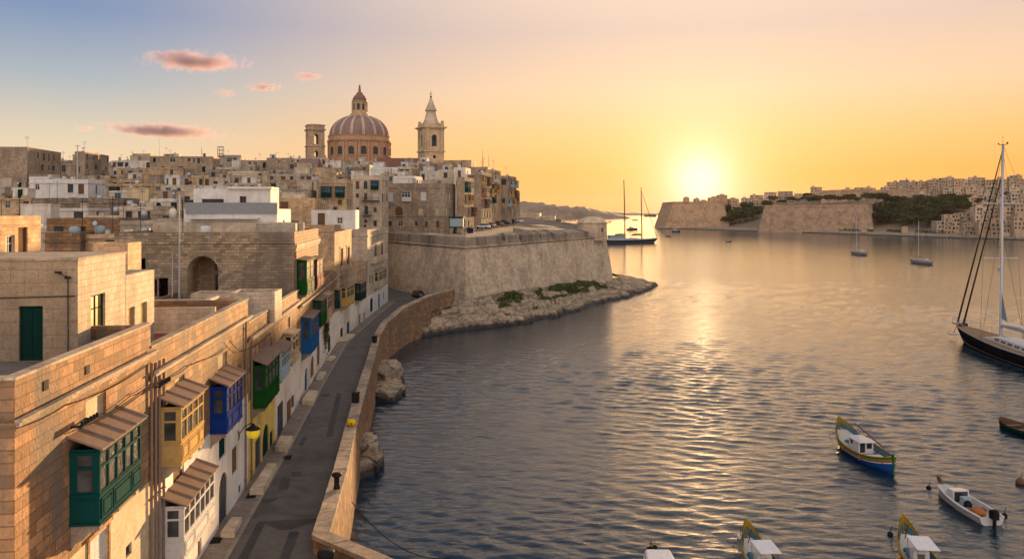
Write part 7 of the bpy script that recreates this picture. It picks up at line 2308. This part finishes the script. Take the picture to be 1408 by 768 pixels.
for px, D, rz, colr, lab in CARS: car(lab, kx(px) * D, D, platz(D) + .01, rz, colr)
p = at(647, 317, 196); t = thing('rubbish_skip', "small dark rubbish skip behind the bastion parapet", 'skip', (p.x, p.y, platz(196) - .1)); b = MB(); b.hexa([(-.7, -.5, 0), (.7, -.5, 0), (.7, .5, 0), (-.7, .5, 0)], [(-.9, -.6, 1.5), (.9, -.6, 1.5), (.9, .6, 1.5), (-.9, .6, 1.5)]); b.build('bin', M['navy'], t); b = MB(); b.box(-.95, .95, -.65, .65, 1.501, 1.6); b.build('lid', M['rubber'], t)

# climbing plant by a doorway
rl_ = random.Random(3); b = MB(); f = h4.f
for _ in range(900):
    u = f.u(446) + rl_.gauss(0, .9); z = 4.2 + rl_.gauss(0, 1.1); d_ = rl_.uniform(.02, .5)
    q = Vector((u, -d_, z)); s = rl_.uniform(.06, .14); a = Vector((rl_.gauss(0, 1), rl_.gauss(0, 1), rl_.gauss(0, 1))).normalized(); e = a.cross(Vector((.2, .3, 1))).normalized(); b.quad(q - a * s, q + e * s, q + a * s, q - e * s)
o = b.build('climbing_plant', M['leaf'], None, h4.t.location, f.rz); tag(o, "dark climbing plant round a green doorway on the street", 'plant')

# ------------------------------------------------------------------ clouds lit by the low sun
def cloud(label, px, py, wpx, hpx, D, dens, seed, tilt=0):
    m = bpy.data.materials.new('cloud_vapour'); m.use_nodes = True
    n, l = m.node_tree.nodes, m.node_tree.links; n.clear()
    out = n.new("ShaderNodeOutputMaterial"); pv = n.new("ShaderNodeVolumePrincipled")
    pv.inputs["Color"].default_value = (.58, .45, .51, 1); pv.inputs["Anisotropy"].default_value = .1
    tc = n.new("ShaderNodeTexCoord")
    ln = n.new("ShaderNodeVectorMath"); ln.operation = 'LENGTH'; l.new(tc.outputs["Object"], ln.inputs[0])
    mp = n.new("ShaderNodeMapping"); mp.inputs["Location"].default_value = (seed * 3.1, seed, 0); mp.inputs["Scale"].default_value = (wpx / hpx * .9, wpx / hpx * .9, 1.0); l.new(tc.outputs["Object"], mp.inputs[0])
    nz = ntex(n, l, mp.outputs[0], 1.25, 5, .6, .2)
    a = n.new("ShaderNodeMath"); a.operation = 'MULTIPLY_ADD'; l.new(nz, a.inputs[0]); a.inputs[1].default_value = 2.3; a.inputs[2].default_value = -.62
    s_ = n.new("ShaderNodeMath"); s_.operation = 'SUBTRACT'; l.new(a.outputs[0], s_.inputs[0]); l.new(ln.outputs["Value"], s_.inputs[1])
    l.new(rng_(n, l, s_.outputs[0], -.12, .5, 0, dens), pv.inputs["Density"])
    l.new(pv.outputs[0], out.inputs["Volume"])
    b = MB(); b.sphere((0, 0, 0), 1.0, 24, 14)
    o = b.build('cloud', m, None, at(px, py, D))
    sx = wpx / 2 / FPX * D; sz = hpx / 2 / FPX * D
    o.scale = (sx, sx * .5, sz); o.rotation_euler = (0, R(tilt), 0)
    tag(o, label, 'cloud')
cloud("long pink and mauve cloud, highest of the small clouds", 266, 84, 178, 36, 3000, .045, 1, 2)
cloud("long mauve and pink cloud low over the skyline roofs", 226, 180, 215, 27, 3000, .045, 2, 3)
cloud("small salmon cloudlet to the right, under the highest cloud", 363, 120, 62, 17, 3000, .06, 3)
cloud("small salmon cloudlet farthest right, above the dome's left", 424, 105, 56, 17, 3000, .05, 4)
cloud("faint thin pink wisp left of the salmon cloudlets", 309, 128, 44, 18, 3000, .03, 5)
cloud("small grey wisp at the left tip of the low cloud", 116, 176.5, 42, 14, 3000, .03, 6)

# ------------------------------------------------------------------ evening haze over the harbour
m = bpy.data.materials.new('evening_haze'); m.use_nodes = True
n, l = m.node_tree.nodes, m.node_tree.links; n.clear()
out = n.new("ShaderNodeOutputMaterial"); pv = n.new("ShaderNodeVolumePrincipled")
pv.inputs["Color"].default_value = (.90, .84, .80, 1); pv.inputs["Density"].default_value = .000018; pv.inputs["Anisotropy"].default_value = .75
l.new(pv.outputs[0], out.inputs["Volume"])
b = MB(); b.box(-2600, 3400, -60, 7000, -4, 130)
struct(b.build('haze', m), 'stuff')
print("objects", len(bpy.data.objects))
